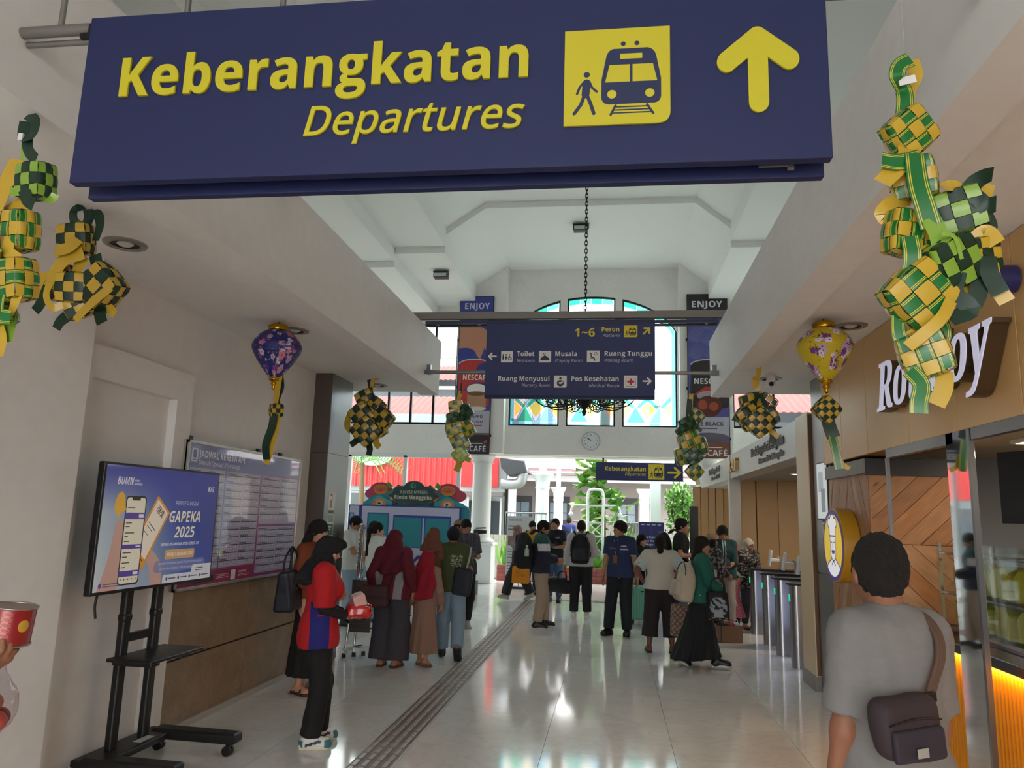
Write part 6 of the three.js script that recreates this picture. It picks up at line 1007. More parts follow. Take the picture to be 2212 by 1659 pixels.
// --- surface nets ---
function meshField(f, lo, hi, h, color) {
  const nx = Math.ceil((hi[0] - lo[0]) / h) + 2, ny = Math.ceil((hi[1] - lo[1]) / h) + 2, nz = Math.ceil((hi[2] - lo[2]) / h) + 2, S = new Float32Array(nx * ny * nz), B = 4, I = (i, j, k) => (k * ny + j) * nx + i;
  const reach = h * B * 0.9 * 1.6;
  for (let k = 0; k < nz; k += B) for (let j = 0; j < ny; j += B) for (let i = 0; i < nx; i += B) {
    const c = f(lo[0] + (i + 1.5) * h, lo[1] + (j + 1.5) * h, lo[2] + (k + 1.5) * h), skip = Math.abs(c) > reach + 0.03;
    for (let kk = k; kk < Math.min(k + B, nz); kk++) for (let jj = j; jj < Math.min(j + B, ny); jj++) for (let ii = i; ii < Math.min(i + B, nx); ii++) S[I(ii, jj, kk)] = skip ? c : f(lo[0] + ii * h, lo[1] + jj * h, lo[2] + kk * h);
  }
  const idx = new Int32Array(nx * ny * nz).fill(-1), pos = [], tri = [];
  for (let k = 0; k < nz - 1; k++) for (let j = 0; j < ny - 1; j++) for (let i = 0; i < nx - 1; i++) {
    let m = 0, sx = 0, sy = 0, sz = 0, n = 0; const g = [];
    for (let c = 0; c < 8; c++) { const v = S[I(i + (c & 1), j + (c >> 1 & 1), k + (c >> 2))]; g.push(v); if (v < 0) m |= 1 << c; }
    if (m === 0 || m === 255) continue;
    for (let c = 0; c < 8; c++) for (const b of [1, 2, 4]) if (!(c & b)) { const d = c | b, u = g[c], v = g[d]; if ((u < 0) !== (v < 0)) { const t = u / (u - v); sx += (c & 1) + (b === 1 ? t : 0); sy += (c >> 1 & 1) + (b === 2 ? t : 0); sz += (c >> 2) + (b === 4 ? t : 0); n++; } }
    idx[I(i, j, k)] = pos.length / 3; pos.push(lo[0] + (i + sx / n) * h, lo[1] + (j + sy / n) * h, lo[2] + (k + sz / n) * h);
  }
  const quad = (a, b, c, d, flip) => { if (a < 0 || b < 0 || c < 0 || d < 0) return; flip ? tri.push(a, c, b, a, d, c) : tri.push(a, b, c, a, c, d); };
  for (let k = 1; k < nz - 1; k++) for (let j = 1; j < ny - 1; j++) for (let i = 1; i < nx - 1; i++) {
    const s = S[I(i, j, k)] < 0;
    if (s !== (S[I(i + 1, j, k)] < 0)) quad(idx[I(i, j - 1, k - 1)], idx[I(i, j, k - 1)], idx[I(i, j, k)], idx[I(i, j - 1, k)], !s);
    if (s !== (S[I(i, j + 1, k)] < 0)) quad(idx[I(i - 1, j, k - 1)], idx[I(i - 1, j, k)], idx[I(i, j, k)], idx[I(i, j, k - 1)], !s);
    if (s !== (S[I(i, j, k + 1)] < 0)) quad(idx[I(i - 1, j - 1, k)], idx[I(i, j - 1, k)], idx[I(i, j, k)], idx[I(i - 1, j, k)], !s);
  }
  const g = new THREE.BufferGeometry(); g.setAttribute('position', new THREE.Float32BufferAttribute(pos, 3)); g.setIndex(tri); g.computeVertexNormals();
  if (color) { const c = new Float32Array(pos.length), q = new THREE.Color(); for (let i = 0; i < pos.length; i += 3) { q.set(color(pos[i], pos[i + 1], pos[i + 2])); c[i] = q.r; c[i + 1] = q.g; c[i + 2] = q.b; } g.setAttribute('color', new THREE.BufferAttribute(c, 3)); }
  return g;
}
const joinGeo = (list) => { const o = { p: [], n: [], c: [], i: [] }; let off = 0; for (const g of list) { const P = g.attributes.position.array; for (const v of P) o.p.push(v); for (const v of g.attributes.normal.array) o.n.push(v); if (g.attributes.color) for (const v of g.attributes.color.array) o.c.push(v); for (const v of g.index.array) o.i.push(v + off); off += P.length / 3; } const r = new THREE.BufferGeometry(); r.setAttribute('position', new THREE.Float32BufferAttribute(o.p, 3)); r.setAttribute('normal', new THREE.Float32BufferAttribute(o.n, 3)); if (o.c.length) r.setAttribute('color', new THREE.Float32BufferAttribute(o.c, 3)); r.setIndex(o.i); return r; };
const A = (v) => [v.x, v.y, v.z];
const ik = (root, target, l1, l2, pole) => { const d = target.clone().sub(root), L = Math.min(d.length(), (l1 + l2) * 0.998), u = d.clone().normalize(), a = (l1 * l1 - l2 * l2 + L * L) / (2 * L), h = Math.sqrt(Math.max(0, l1 * l1 - a * a)), p = pole.clone().addScaledVector(u, -pole.dot(u)).normalize(); return [root.clone().addScaledVector(u, a).addScaledVector(p, h), root.clone().addScaledVector(u, L)]; };
// a hand: palm, four unequal bent fingers and a thumb from the side of the palm, as one field in its own frame (d along, n palm side, s across)
function handGeo(w, d, n, thumbSide, curl, skin, cell, k = 1) {
  const s = n.clone().cross(d).multiplyScalar(thumbSide).normalize(), fs = [];
  const P = (a, b, c) => [a, b, c];                                   // local: a across, b along, c towards palm
  fs.push(cap(P(0, -0.035, 0), P(0, 0.015, 0), 0.026, 0.028, 1, 0.78), cap(P(0.012, 0.02, 0), P(0.022, 0.075, 0.002), 0.026, 0.022, 1, 0.6), cap(P(-0.014, 0.02, 0), P(-0.022, 0.07, 0.002), 0.025, 0.02, 1, 0.6));
  const palm = join(fs, 0.02), fingers = [];
  [[0.031, 0.092, 0.068], [0.0105, 0.097, 0.076], [-0.0105, 0.094, 0.07], [-0.03, 0.084, 0.055]].forEach(([a, b, len], i) => {
    let p = P(a * 0.9, b - 0.02, 0.002), ang = curl * 0.45; const segs = [0.46, 0.31, 0.26], r = [0.0092, 0.0084, 0.0074, 0.0066], fan = (a / 0.031) * 0.06; const parts2 = [];
    segs.forEach((q, j) => { const e = P(p[0] + Math.sin(fan) * len * q, p[1] + Math.cos(ang) * len * q, p[2] + Math.sin(ang) * len * q); parts2.push(cap(p, e, r[j] , r[j + 1])); p = e; ang += curl * 0.85; });
    fingers.push(join(parts2, 0.006));
  });
  const th = join([cap(P(0.024, 0.022, 0.006), P(0.05, 0.05, 0.016), 0.0135, 0.0105), cap(P(0.05, 0.05, 0.016), P(0.058, 0.082, 0.024 + curl * 0.008), 0.0105, 0.008)], 0.008);
  const f = (x, y, z) => { let v = palm(x, y, z); for (const q of fingers) v = smin(v, q(x, y, z), 0.008); return smin(v, th(x, y, z), 0.012); };
  const g = meshField(f, [-0.075, -0.075, -0.05], [0.085, 0.2, 0.12], cell, () => skin);
  const m = new THREE.Matrix4().makeBasis(s, d, n); if (m.determinant() < 0) { const ix = g.index.array; for (let i = 0; i < ix.length; i += 3) { const t = ix[i]; ix[i] = ix[i + 1]; ix[i + 1] = t; } }
  g.scale(k, k, k).applyMatrix4(m.setPosition(w)); return g;
}
const faceField = (() => {
  const f = join([ell([0, 0.022, -0.012], [0.074, 0.096, 0.094]), ell([0, -0.05, 0.022], [0.054, 0.062, 0.064]), cap([-0.012, -0.094, 0.06], [0.012, -0.094, 0.06], 0.02, 0.02), cap([-0.042, -0.02, 0.055], [-0.03, -0.04, 0.06], 0.026, 0.022), cap([0.042, -0.02, 0.055], [0.03, -0.04, 0.06], 0.026, 0.022)], 0.035);
  const nose = join([cap([0, 0.012, 0.083], [0, -0.024, 0.101], 0.008, 0.012), cap([-0.011, -0.027, 0.088], [0.011, -0.027, 0.088], 0.009, 0.009)], 0.01), lips = join([cap([-0.02, -0.053, 0.076], [0.02, -0.053, 0.076], 0.006, 0.006), cap([-0.015, -0.061, 0.076], [0.015, -0.061, 0.076], 0.0075, 0.0075)], 0.005), brow = join([cap([-0.045, 0.03, 0.072], [-0.015, 0.032, 0.084], 0.007, 0.008), cap([0.045, 0.03, 0.072], [0.015, 0.032, 0.084], 0.007, 0.008)], 0.01);
  const sock = [ell([-0.031, 0.011, 0.094], [0.017, 0.011, 0.016]), ell([0.031, 0.011, 0.094], [0.017, 0.011, 0.016])], eye = [ell([-0.031, 0.01, 0.0765], [0.0125, 0.0125, 0.0125]), ell([0.031, 0.01, 0.0765], [0.0125, 0.0125, 0.0125])], ear = [ell([-0.077, -0.004, -0.012], [0.011, 0.031, 0.018]), ell([0.077, -0.004, -0.012], [0.011, 0.031, 0.018])];
  return (x, y, z) => {
    let d = f(x, y, z); if (d > 0.06) return d;
    d = smin(d, nose(x, y, z), 0.014); d = smin(d, brow(x, y, z), 0.012); for (const s of sock) d = smax(d, -s(x, y, z), 0.012); d = smin(d, lips(x, y, z), 0.006); for (const e of eye) d = Math.min(d, e(x, y, z)); for (const e of ear) d = smin(d, e(x, y, z), 0.008); return d;
  };
})();
const faceColor = (skin, lip, o = {}) => (x, y, z) => {
  const ex = Math.abs(x) - 0.031, ey = y - 0.01;
  if (z > 0.072 && ex * ex + ey * ey < 0.0105 * 0.0105 && Math.abs(ey) < (o.closed ? 0.0015 : 0.0065)) return ex * ex + ey * ey < 0.0055 * 0.0055 ? 0x1a120e : 0xd8d0c8;
  if (z > 0.06 && Math.abs(y - 0.034 + Math.abs(ex) * 0.12) < 0.0048 && Math.abs(ex) < 0.02) return 0x2a1d17;
  if (z > 0.07 && y < -0.049 && y > -0.066 && Math.abs(x) < 0.023) return lip;
  return skin;
};
const cloth = (c, r = 0.85) => std(c, r);
const matCache = {};
const mcol = (c, r = 0.85) => matCache[c + '_' + r] ??= std(c, r);
const vc = vcol(0.85), vcSkin = vcol(0.6);
const SK = { light: 0xc08e70, mid: 0xa8755a, tan: 0x8f5f46, dark: 0x6e4534 };
/* person: o = { lab, pos:[x,z], yaw, h, skin, lean:[side, fwd], head:{yaw,pitch}, armL/armR:{t:[x,y,z], pole, curl, palm}, footL/R:[x,z,lift,pitch,yaw], w (width), top, bottom, shoes, hair, hijab, hat, cell } lengths for a 1.7 m body */
function person(o) {
  const S = (o.h || 1.68) / 1.7, W = o.w || 1, dist = Math.hypot(o.pos[0], o.pos[1]), cell = Math.max(o.cell || 0.0125, dist * 0.0011), skin = o.skin || SK.mid, lip = new THREE.Color(skin).lerp(new THREE.Color(0x9a4038), 0.45).getHex();
  const g = thing('person', o.lab, 'person', [o.pos[0], 0, o.pos[1]], R(o.yaw || 0), o.group); g.scale.setScalar(S);
  const [ls, lf] = o.lean || [0, 0.02], L = (x, y, z) => y > 0.9 ? V(x + ls * (y - 0.9), y, z + lf * (y - 0.9)) : V(x, y, z);
  const sw = (o.sh || 0.157) * W, fem = o.fem ? 1 : 0, hipX = 0.088 * Math.max(W, 1);
  const neck = L(0, 1.445, -0.005), headC = L(0, 1.578, 0.02);
  const arm = (s, a) => { const sh = L(s * sw, 1.395, -0.005), t = a && a.t ? V(a.t[0], a.t[1], a.t[2]) : V(s * (sw + 0.075), 0.83, 0.04), pole = a && a.pole ? V(...a.pole) : V(s * 0.5, -0.3, -1); const [e, w] = ik(sh, t, 0.285, 0.245, pole); return { sh, e, w, a: a || {} }; };
  const aL = arm(1, o.armL), aR = arm(-1, o.armR);
  const leg = (s, f = []) => { const [fx = s * 0.1, fz = 0, lift = 0, pitch = 0, fy = s * 0.15] = f, hip = V(s * hipX, 0.9, 0), ank = V(fx, 0.085 + lift, fz); const [k, a2] = ik(hip, ank, 0.418, 0.404, V(fx * 0.3, 0, 1)); return { hip, k, a: a2, pitch, fy, s }; };
  const lL = leg(1, o.footL), lR = leg(-1, o.footR);
  // ---- skin: one body with neck, arms, legs; head and hands meshed finer and joined in
  const bw = W * (fem ? 0.95 : 1);
  const torso = (off, belly = 0) => { const c = (y, r, z = 0) => [A(L(0, y, z)), r + off]; const [p0, r0] = c(0.93, 0.135 * bw), [p1, r1] = c(1.08, (0.122 + belly) * bw, belly * 0.5), [p2, r2] = c(1.3, 0.148 * bw, 0.0); return [cap(p0, p1, r0, r1, 1.12, 0.8), cap(p1, p2, r1, r2, 1.12, 0.76 + belly * 2), cap(A(aL.sh), A(aR.sh), 0.056 + off, 0.056 + off), cap(A(neck), A(L(sw * 0.6, 1.41, -0.015)), 0.045 + off * 0.7, 0.045 + off), cap(A(neck), A(L(-sw * 0.6, 1.41, -0.015)), 0.045 + off * 0.7, 0.045 + off), cap(A(L(0, 1.3, 0.02)), A(L(0, 1.36, -0.01)), 0.12 + off, 0.1 + off, 1.25 * W, 0.8), ...(fem ? [ell(A(L(0.075, 1.27, 0.085)), [0.072 + off, 0.07 + off, 0.06 + off]), ell(A(L(-0.075, 1.27, 0.085)), [0.072 + off, 0.07 + off, 0.06 + off])] : [])]; };
  const limbs = (x) => [cap(A(x.sh), A(x.e), 0.047 * W, 0.037 * W), cap(A(x.e), A(x.w), 0.038 * W, 0.026)];
  const legs = (x) => [cap(A(x.hip), A(x.k), 0.082 * W, 0.052 * W), cap(A(x.k), A(x.k.clone().lerp(x.a, 0.35)), 0.05 * W, 0.053 * W), cap(A(x.k.clone().lerp(x.a, 0.35)), A(x.a), 0.053 * W, 0.033)];
  const footM = (x) => new THREE.Matrix4().makeRotationFromEuler(new THREE.Euler(x.pitch, x.fy, 0, 'YXZ')).setPosition(x.a.x, x.a.y - 0.085, x.a.z);
  const bare = o.shoes && o.shoes.sandal;
  const footF = (off, toe = 0.15) => (x, y, z) => Math.max(join([cap([0, 0.085, 0], [0, 0.045, -0.03], 0.034 + off, 0.036 + off), cap([0, 0.045, -0.035], [0, 0.035, toe - 0.03], 0.036 + off, 0.036 + off, 1, 1), cap([0, 0.085, 0], [0, 0.036, toe - 0.04], 0.03 + off, 0.03 + off)], 0.03)(x, y, z), 0.012 - y);
  const bodyF = join([...torso(0), ...limbs(aL), ...limbs(aR), ...legs(lL), ...legs(lR), cap(A(L(0, 1.4, -0.012)), A(headC.clone().add(V(0, -0.06, -0.015))), 0.056, 0.052)], 0.03);
  const bb = (pts, m) => [[Math.min(...pts.map((p) => p.x)) - m, Math.min(...pts.map((p) => p.y)) - m, Math.min(...pts.map((p) => p.z)) - m], [Math.max(...pts.map((p) => p.x)) + m, Math.max(...pts.map((p) => p.y)) + m, Math.max(...pts.map((p) => p.z)) + m]];
  const [lo, hi] = bb([aL.sh, aL.e, aL.w, aR.sh, aR.e, aR.w, lL.k, lR.k, lL.a, lR.a, headC], 0.16);
  const legF = join([...legs(lL), ...legs(lR)], 0.03); const pieces = [meshField(bodyF, lo, hi, cell * 1.1, (x, y, z) => (o.tights && y < 0.9 && legF(x, y, z) < 0.012 ? o.tights : skin))];
  const hm = new THREE.Matrix4().makeRotationFromEuler(new THREE.Euler(R((o.head && o.head.pitch) || 0), R((o.head && o.head.yaw) || 0), R((o.head && o.head.roll) || 0), 'YXZ')).setPosition(headC), HS = o.headScale || 1;
  hm.scale(V(HS, HS, HS));
  pieces.push(meshField(faceField, [-0.1, -0.13, -0.12], [0.1, 0.13, 0.13], o.face ? 0.0045 : Math.min(0.011, Math.max(0.0065, dist * 0.0006)), faceColor(skin, lip, o)).applyMatrix4(hm));
  for (const [x, s] of [[aL, 1], [aR, -1]]) {
    const d = x.a.dir ? V(...x.a.dir).normalize() : x.w.clone().sub(x.e).normalize(); let n = x.a.palm ? V(...x.a.palm) : V(-s, 0, 0.1); n.addScaledVector(d, -n.dot(d)).normalize();
    pieces.push(handGeo(x.w.clone().addScaledVector(d, 0.015), d, n, s * -1, x.a.curl ?? 0.5, skin, o.handCell || Math.min(0.009, Math.max(0.0055, dist * 0.00055)), o.handScale || 1)); x.hand = x.w.clone().addScaledVector(d, 0.09).addScaledVector(n, 0.03); x.n = n; x.d = d;
  }
  if (bare) for (const x of [lL, lR]) pieces.push(meshField(footF(0), [-0.07, -0.01, -0.1], [0.07, 0.14, 0.2], 0.009, () => skin).applyMatrix4(footM(x)));
  part('body', joinGeo(pieces), vcSkin, g);
  // ---- shoes
  const sh = o.shoes || { c: 0x17171a };
  for (const x of [lL, lR]) {
    const m = footM(x), sole = extrude((() => { const q = new THREE.Shape(); q.moveTo(-0.036, -0.07); q.quadraticCurveTo(0, -0.095, 0.036, -0.07); q.bezierCurveTo(0.034, 0, 0.05, 0.08, 0.042, 0.14); q.quadraticCurveTo(0, 0.2, -0.042, 0.14); q.bezierCurveTo(-0.05, 0.08, -0.034, 0, -0.036, -0.07); return q; })(), sh.th || 0.022, 0.004).rotateX(Math.PI / 2).scale(1, 1, 1).translate(0, (sh.th || 0.022) + 0.005, 0);
    const p = sh.sandal ? null : part('shoe', meshField(footF(0.01, 0.165), [-0.08, -0.01, -0.12], [0.08, 0.15, 0.22], 0.009, sh.col || (() => sh.c)).applyMatrix4(m), vcol(0.5), g);
    part(sh.sandal ? 'sandal' : 'sole', sole.applyMatrix4(m), mcol(sh.sole ?? sh.c, 0.7), p || g);
    if (sh.sandal) part('strap', merge([new THREE.TorusGeometry(0.045, 0.008, 5, 14, Math.PI).scale(1, 1.15, 2.2).translate(0, 0.02, 0.085), ...(sh.back ? [new THREE.TorusGeometry(0.043, 0.006, 5, 14, Math.PI).rotateX(-1.2).translate(0, 0.03, 0)] : [])]).applyMatrix4(m), mcol(sh.c, 0.7), g);
  }
  // ---- trousers or skirt
  const b = o.bottom || {}, wr = (f, a = 0.006, fr = 14) => wrinkle(f, a, fr, (o.pos[0] * 7) % 9);
  const leg2 = (x, up, kn, an, end) => { const e = x.k.clone().lerp(x.a, end); return [cap(A(x.hip), A(x.k), up, kn), sleeve(A(x.k), A(e), kn, an)]; };
  if (b.kind !== 'none') {
    const bx = bb([lL.hip, lR.hip, lL.k, lR.k, lL.a, lR.a], 0.3); bx[1][1] = 1.1;
    if (b.kind === 'skirt') {
      const hc = b.hem || [0, 0.06, 0], F = (x, y, z) => { const t = Math.min(1, Math.max(0, (1.02 - y) / (1.02 - hc[1]))), e = Math.pow(t, b.pow || 1.1), cx = hc[0] * e, cz = hc[2] * e, rx = 0.15 * W + (b.rx - 0.15 * W) * e, rz = 0.115 * W + (b.rz - 0.115 * W) * e, a = Math.atan2(z - cz, x - cx), fold = 1 + (b.fold ?? 0.06) * t * (Math.sin(a * 9 + y * 3 + 2 * Math.sin(a * 2)) * 0.6 + Math.sin(a * 15) * 0.3), d = (Math.hypot((x - cx) / rx, (z - cz) / rz) / fold - 1) * Math.min(rx, rz); return Math.max(d, y - 1.03, hc[1] + (b.slant || 0) * z - y); };
      part(b.name || 'skirt', meshField(wr(F, 0.006, 9), [-0.5, -0.03, -0.65], [0.5, 1.08, 0.65], cell * 0.95, b.col || (() => b.c)), vc, g);
    } else {
      const up = (b.up || 0.1) * W, kn = b.kn || 0.078, an = b.an || 0.066, end = b.end ?? 0.93;
      const F = cut(join([cap([-0.055 * W, 0.94, 0], [0.055 * W, 0.94, 0], 0.128 * W, 0.128 * W, 1, 0.88), ...leg2(lL, up, kn, an, end), ...leg2(lR, up, kn, an, end)], 0.028), (x, y) => y - 1.03);
      part('trousers', meshField(wr(F), bx[0], bx[1], cell * 0.95, b.col || (() => b.c)), vc, g);
    }
  }
  // ---- top
  const t = o.top;
  if (t) {
    const off = t.off ?? 0.016, hem = t.hem ?? 0.9, sl = t.sleeve ?? 0.6, so = t.so ?? 0.018; const fs = torso(off, t.belly || 0);
    if (hem < 0.92 && t.kind !== 'dress') fs.push(cap([-0.05 * W, 0.86, 0], [0.05 * W, 0.86, 0], 0.14 * W + off + (t.flare || 0), 0.14 * W + off + (t.flare || 0), 1, 0.86), cap([-0.05 * W, 0.97, 0], [0.05 * W, 0.97, 0], 0.132 * W + off, 0.132 * W + off, 1, 0.86));
    for (const x of [aL, aR]) { if (sl <= 1) fs.push(sleeve(A(x.sh), A(x.sh.clone().lerp(x.e, sl)), 0.056 * W + so, 0.05 * W + so + (t.cuff || 0))); else { const e = x.e.clone().lerp(x.w, sl - 1); fs.push(cap(A(x.sh), A(x.e), 0.055 * W + so, 0.046 * W + so), sleeve(A(x.e), A(e), 0.046 * W + so, 0.034 + so + (t.cuff || 0))); } }
    let F = join(fs, 0.03);
    if (t.kind === 'dress') { const hc = t.hemY ?? 0.2, F0 = F; F = (x, y, z) => { const q = Math.min(1, Math.max(0, (1.05 - y) / (1.05 - hc))), rx = 0.15 * W + (t.rx - 0.15 * W) * q, rz = 0.12 * W + (t.rz - 0.12 * W) * q, a = Math.atan2(z, x), d = (Math.hypot(x / rx, z / rz) / (1 + 0.05 * q * Math.sin(a * 10 + 2 * y)) - 1) * Math.min(rx, rz); return smin(F0(x, y, z), Math.max(d, y - 1.08), 0.03); }; }
    const hemY = t.kind === 'dress' ? (t.hemY ?? 0.2) : hem, hs = t.tail || 0;
    const G = (x, y, z) => Math.max(F(x, y, z), hemY - hs * Math.max(0, -z) - y, 0.052 - Math.hypot(x - neck.x, z - neck.z - 0.012, Math.max(0, 1.41 - y) * 1.4) + (y > 1.53 ? 1 : 0));
    const bx = bb([aL.sh, aL.e, aL.w, aR.sh, aR.e, aR.w, V(0, hemY, 0.3), V(0, hemY, -0.3), V(-0.25, 1, 0), V(0.25, 1, 0), neck], 0.14);
    part(t.name || 'shirt', meshField(wr(G, t.wr ?? 0.006), bx[0], bx[1], cell * 0.92, t.col || (() => t.c)), vc, g);
    if (t.collar) part('collar', new THREE.TorusGeometry(0.062, 0.015, 6, 20).rotateX(Math.PI / 2 - 0.25).translate(neck.x, neck.y + 0.012, neck.z + 0.012), mcol(t.collar), g);
  }
  // ---- hair, headscarf, hat (in head space)
  const headPart = (name, f, l2, h2, c, cc, r = 0.7) => part(name, meshField(f, l2, h2, c, cc).applyMatrix4(hm), vcol(r), g);
  const hr = o.hair;
  if (hr) {
    const hc = hr.c || 0x14100e, th = hr.th || 0.014, skull = ell([0, 0.026, -0.014], [0.071 + th, 0.096 + th, 0.094 + th]), faceCut = ell([0, -0.045, 0.1], [0.068, hr.line || 0.098, 0.075]), low = hr.low ?? -0.055, side = ell([0, -0.07, 0.03], [0.12, 0.055, 0.06]);
    const fs = [(x, y, z) => Math.max(skull(x, y, z), -faceCut(x, y, z), low - y + (z > 0 ? z * 0.6 : 0), -side(x, y, z))];
    const T = (p, r, q, s, sx = 1, sz = 1) => fs.push(cap(p, q, r, s, sx, sz));
    if (hr.style === 'long') { T([0, 0.02, -0.075], 0.07, [0, -0.16, -0.09], 0.075, 1.15, 0.6); T([0, -0.16, -0.09], 0.075, [0, -(hr.len || 0.42), -0.1], 0.05, 1.3, 0.5); T([-0.075, 0.0, -0.03], 0.028, [-0.085, -0.2, -0.03], 0.03); T([0.075, 0.0, -0.03], 0.028, [0.085, -0.2, -0.03], 0.03); }
    if (hr.style === 'bob') { T([-0.07, 0.02, -0.02], 0.035, [-0.075, -0.13, -0.01], 0.035); T([0.07, 0.02, -0.02], 0.035, [0.075, -0.13, -0.01], 0.035); T([0, 0.0, -0.075], 0.05, [0, -0.12, -0.07], 0.06, 1.2, 0.7); }
    if (hr.style === 'pony') { T([0, 0.04, -0.1], 0.04, [0, -0.02, -0.135], 0.04); T([0, -0.02, -0.135], 0.042, [0.0, -(hr.len || 0.36), -0.13], 0.028, 1.25, 0.8); }
    if (hr.style === 'bun') { T([0, -0.02, -0.1], 0.04, [0, -0.12, -0.1], 0.042, 1.2, 0.9); }
    headPart('hair', wrinkle(join(fs, 0.02), 0.007, 55), [-0.15, -(hr.len || 0.2) - 0.16, -0.23], [0.15, 0.16, 0.14], dist < 5 ? 0.0055 : 0.009, (x, y, z) => (noise.noise(x * 300, y * 40, z * 300) > 0.1 ? hc : hc + 0x0a0806), 1);
  }
  if (o.hijab) {
    const hj = o.hijab, sk = ell([0, 0.02, -0.006], [0.092, 0.112, 0.112]), open = ell([0, -0.012, 0.115], [0.052, 0.083, 0.08]), dr = hj.len || 0.26, rw = hj.rw || 0.17;
    const fs = [sk, cap([0, -0.07, 0.0], [0, -0.14, 0.0], 0.082, 0.09, 1.0, 1.0), cap([0, -0.13, 0.0], [0, -dr, hj.back ? -0.02 : 0.015], 0.1, rw, 1.15, 0.78)]; if (hj.back) fs.push(cap([0, -0.05, -0.06], [0, -hj.back, -0.125], 0.085, hj.bw || 0.1, 1.5, 0.6)); if (hj.peak) fs.push(cap([0, 0.06, 0.05], [0, 0.07, 0.1], 0.07, 0.05, 1.1, 0.9));
    const F = join(fs, 0.04), low = Math.max(dr, hj.back || 0);
    headPart('headscarf', wrinkle((x, y, z) => { const a = Math.atan2(z, x); return Math.max(F(x, y, z) + (y < -0.1 ? 0.008 * Math.sin(a * 7 + y * 12) : 0.003 * Math.sin(y * 60 + z * 40)), -smax(open(x, y, z), -0.11 - y, 0.01), -low - 0.03 + 0.25 * Math.abs(x) + (z > 0 && hj.back ? Math.max(0, hj.back - dr) : 0) - y); }, 0.005, 22), [-0.3, -low - 0.12, -0.28], [0.3, 0.17, 0.26], o.face ? 0.008 : 0.01, hj.col || (() => hj.c), 0.9);
  }
  if (o.hat) {
    const ht = o.hat, dome = ell([0, 0.045, -0.012], [0.094, 0.088, 0.11]);
    if (ht.kind === 'beanie') headPart('hat', (x, y, z) => Math.max(ell([0, 0.03, -0.02], [0.094, 0.1, 0.112])(x, y, z), 0.0 + z * 0.35 - y), [-0.13, -0.06, -0.16], [0.13, 0.17, 0.14], 0.008, () => ht.c, 0.9);
    else { const hp = headPart('hat', (x, y, z) => Math.max(dome(x, y, z), 0.038 - y), [-0.13, 0, -0.16], [0.13, 0.16, 0.14], 0.008, () => ht.c, 0.85); const br = ell([0, 0.04, 0.1], [0.08, 0.009, 0.1]); part('brim', meshField((x, y, z) => br(x, y + (z > 0.1 ? (z - 0.1) * 0.25 : 0) + x * x * 2.2, z), [-0.12, -0.02, -0.03], [0.12, 0.08, 0.22], 0.006, () => ht.brim ?? ht.c).applyMatrix4(new THREE.Matrix4().multiplyMatrices(hm, new THREE.Matrix4().makeRotationY(ht.back ? Math.PI : 0))), vcol(0.85), hp); }
  }
  if (o.glasses) { const q = merge([-1, 1].map((s) => new THREE.TorusGeometry(0.019, 0.0022, 5, 18).scale(1, 0.8, 1).translate(s * 0.031, 0.008, 0.1)).concat([box(0.016, 0.003, 0.003, 0, 0.01, 0.101), box(0.003, 0.003, 0.1, -0.05, 0.01, 0.05), box(0.003, 0.003, 0.1, 0.05, 0.01, 0.05)])); part('glasses', q.applyMatrix4(hm), mat.black, g); }
  g.updateMatrixWorld(true);
  return { g, aL, aR, lL, lR, L, S, W, headC, world: (p) => g.localToWorld(p.clone()), wq: () => g.getWorldQuaternion(new THREE.Quaternion()) };
}
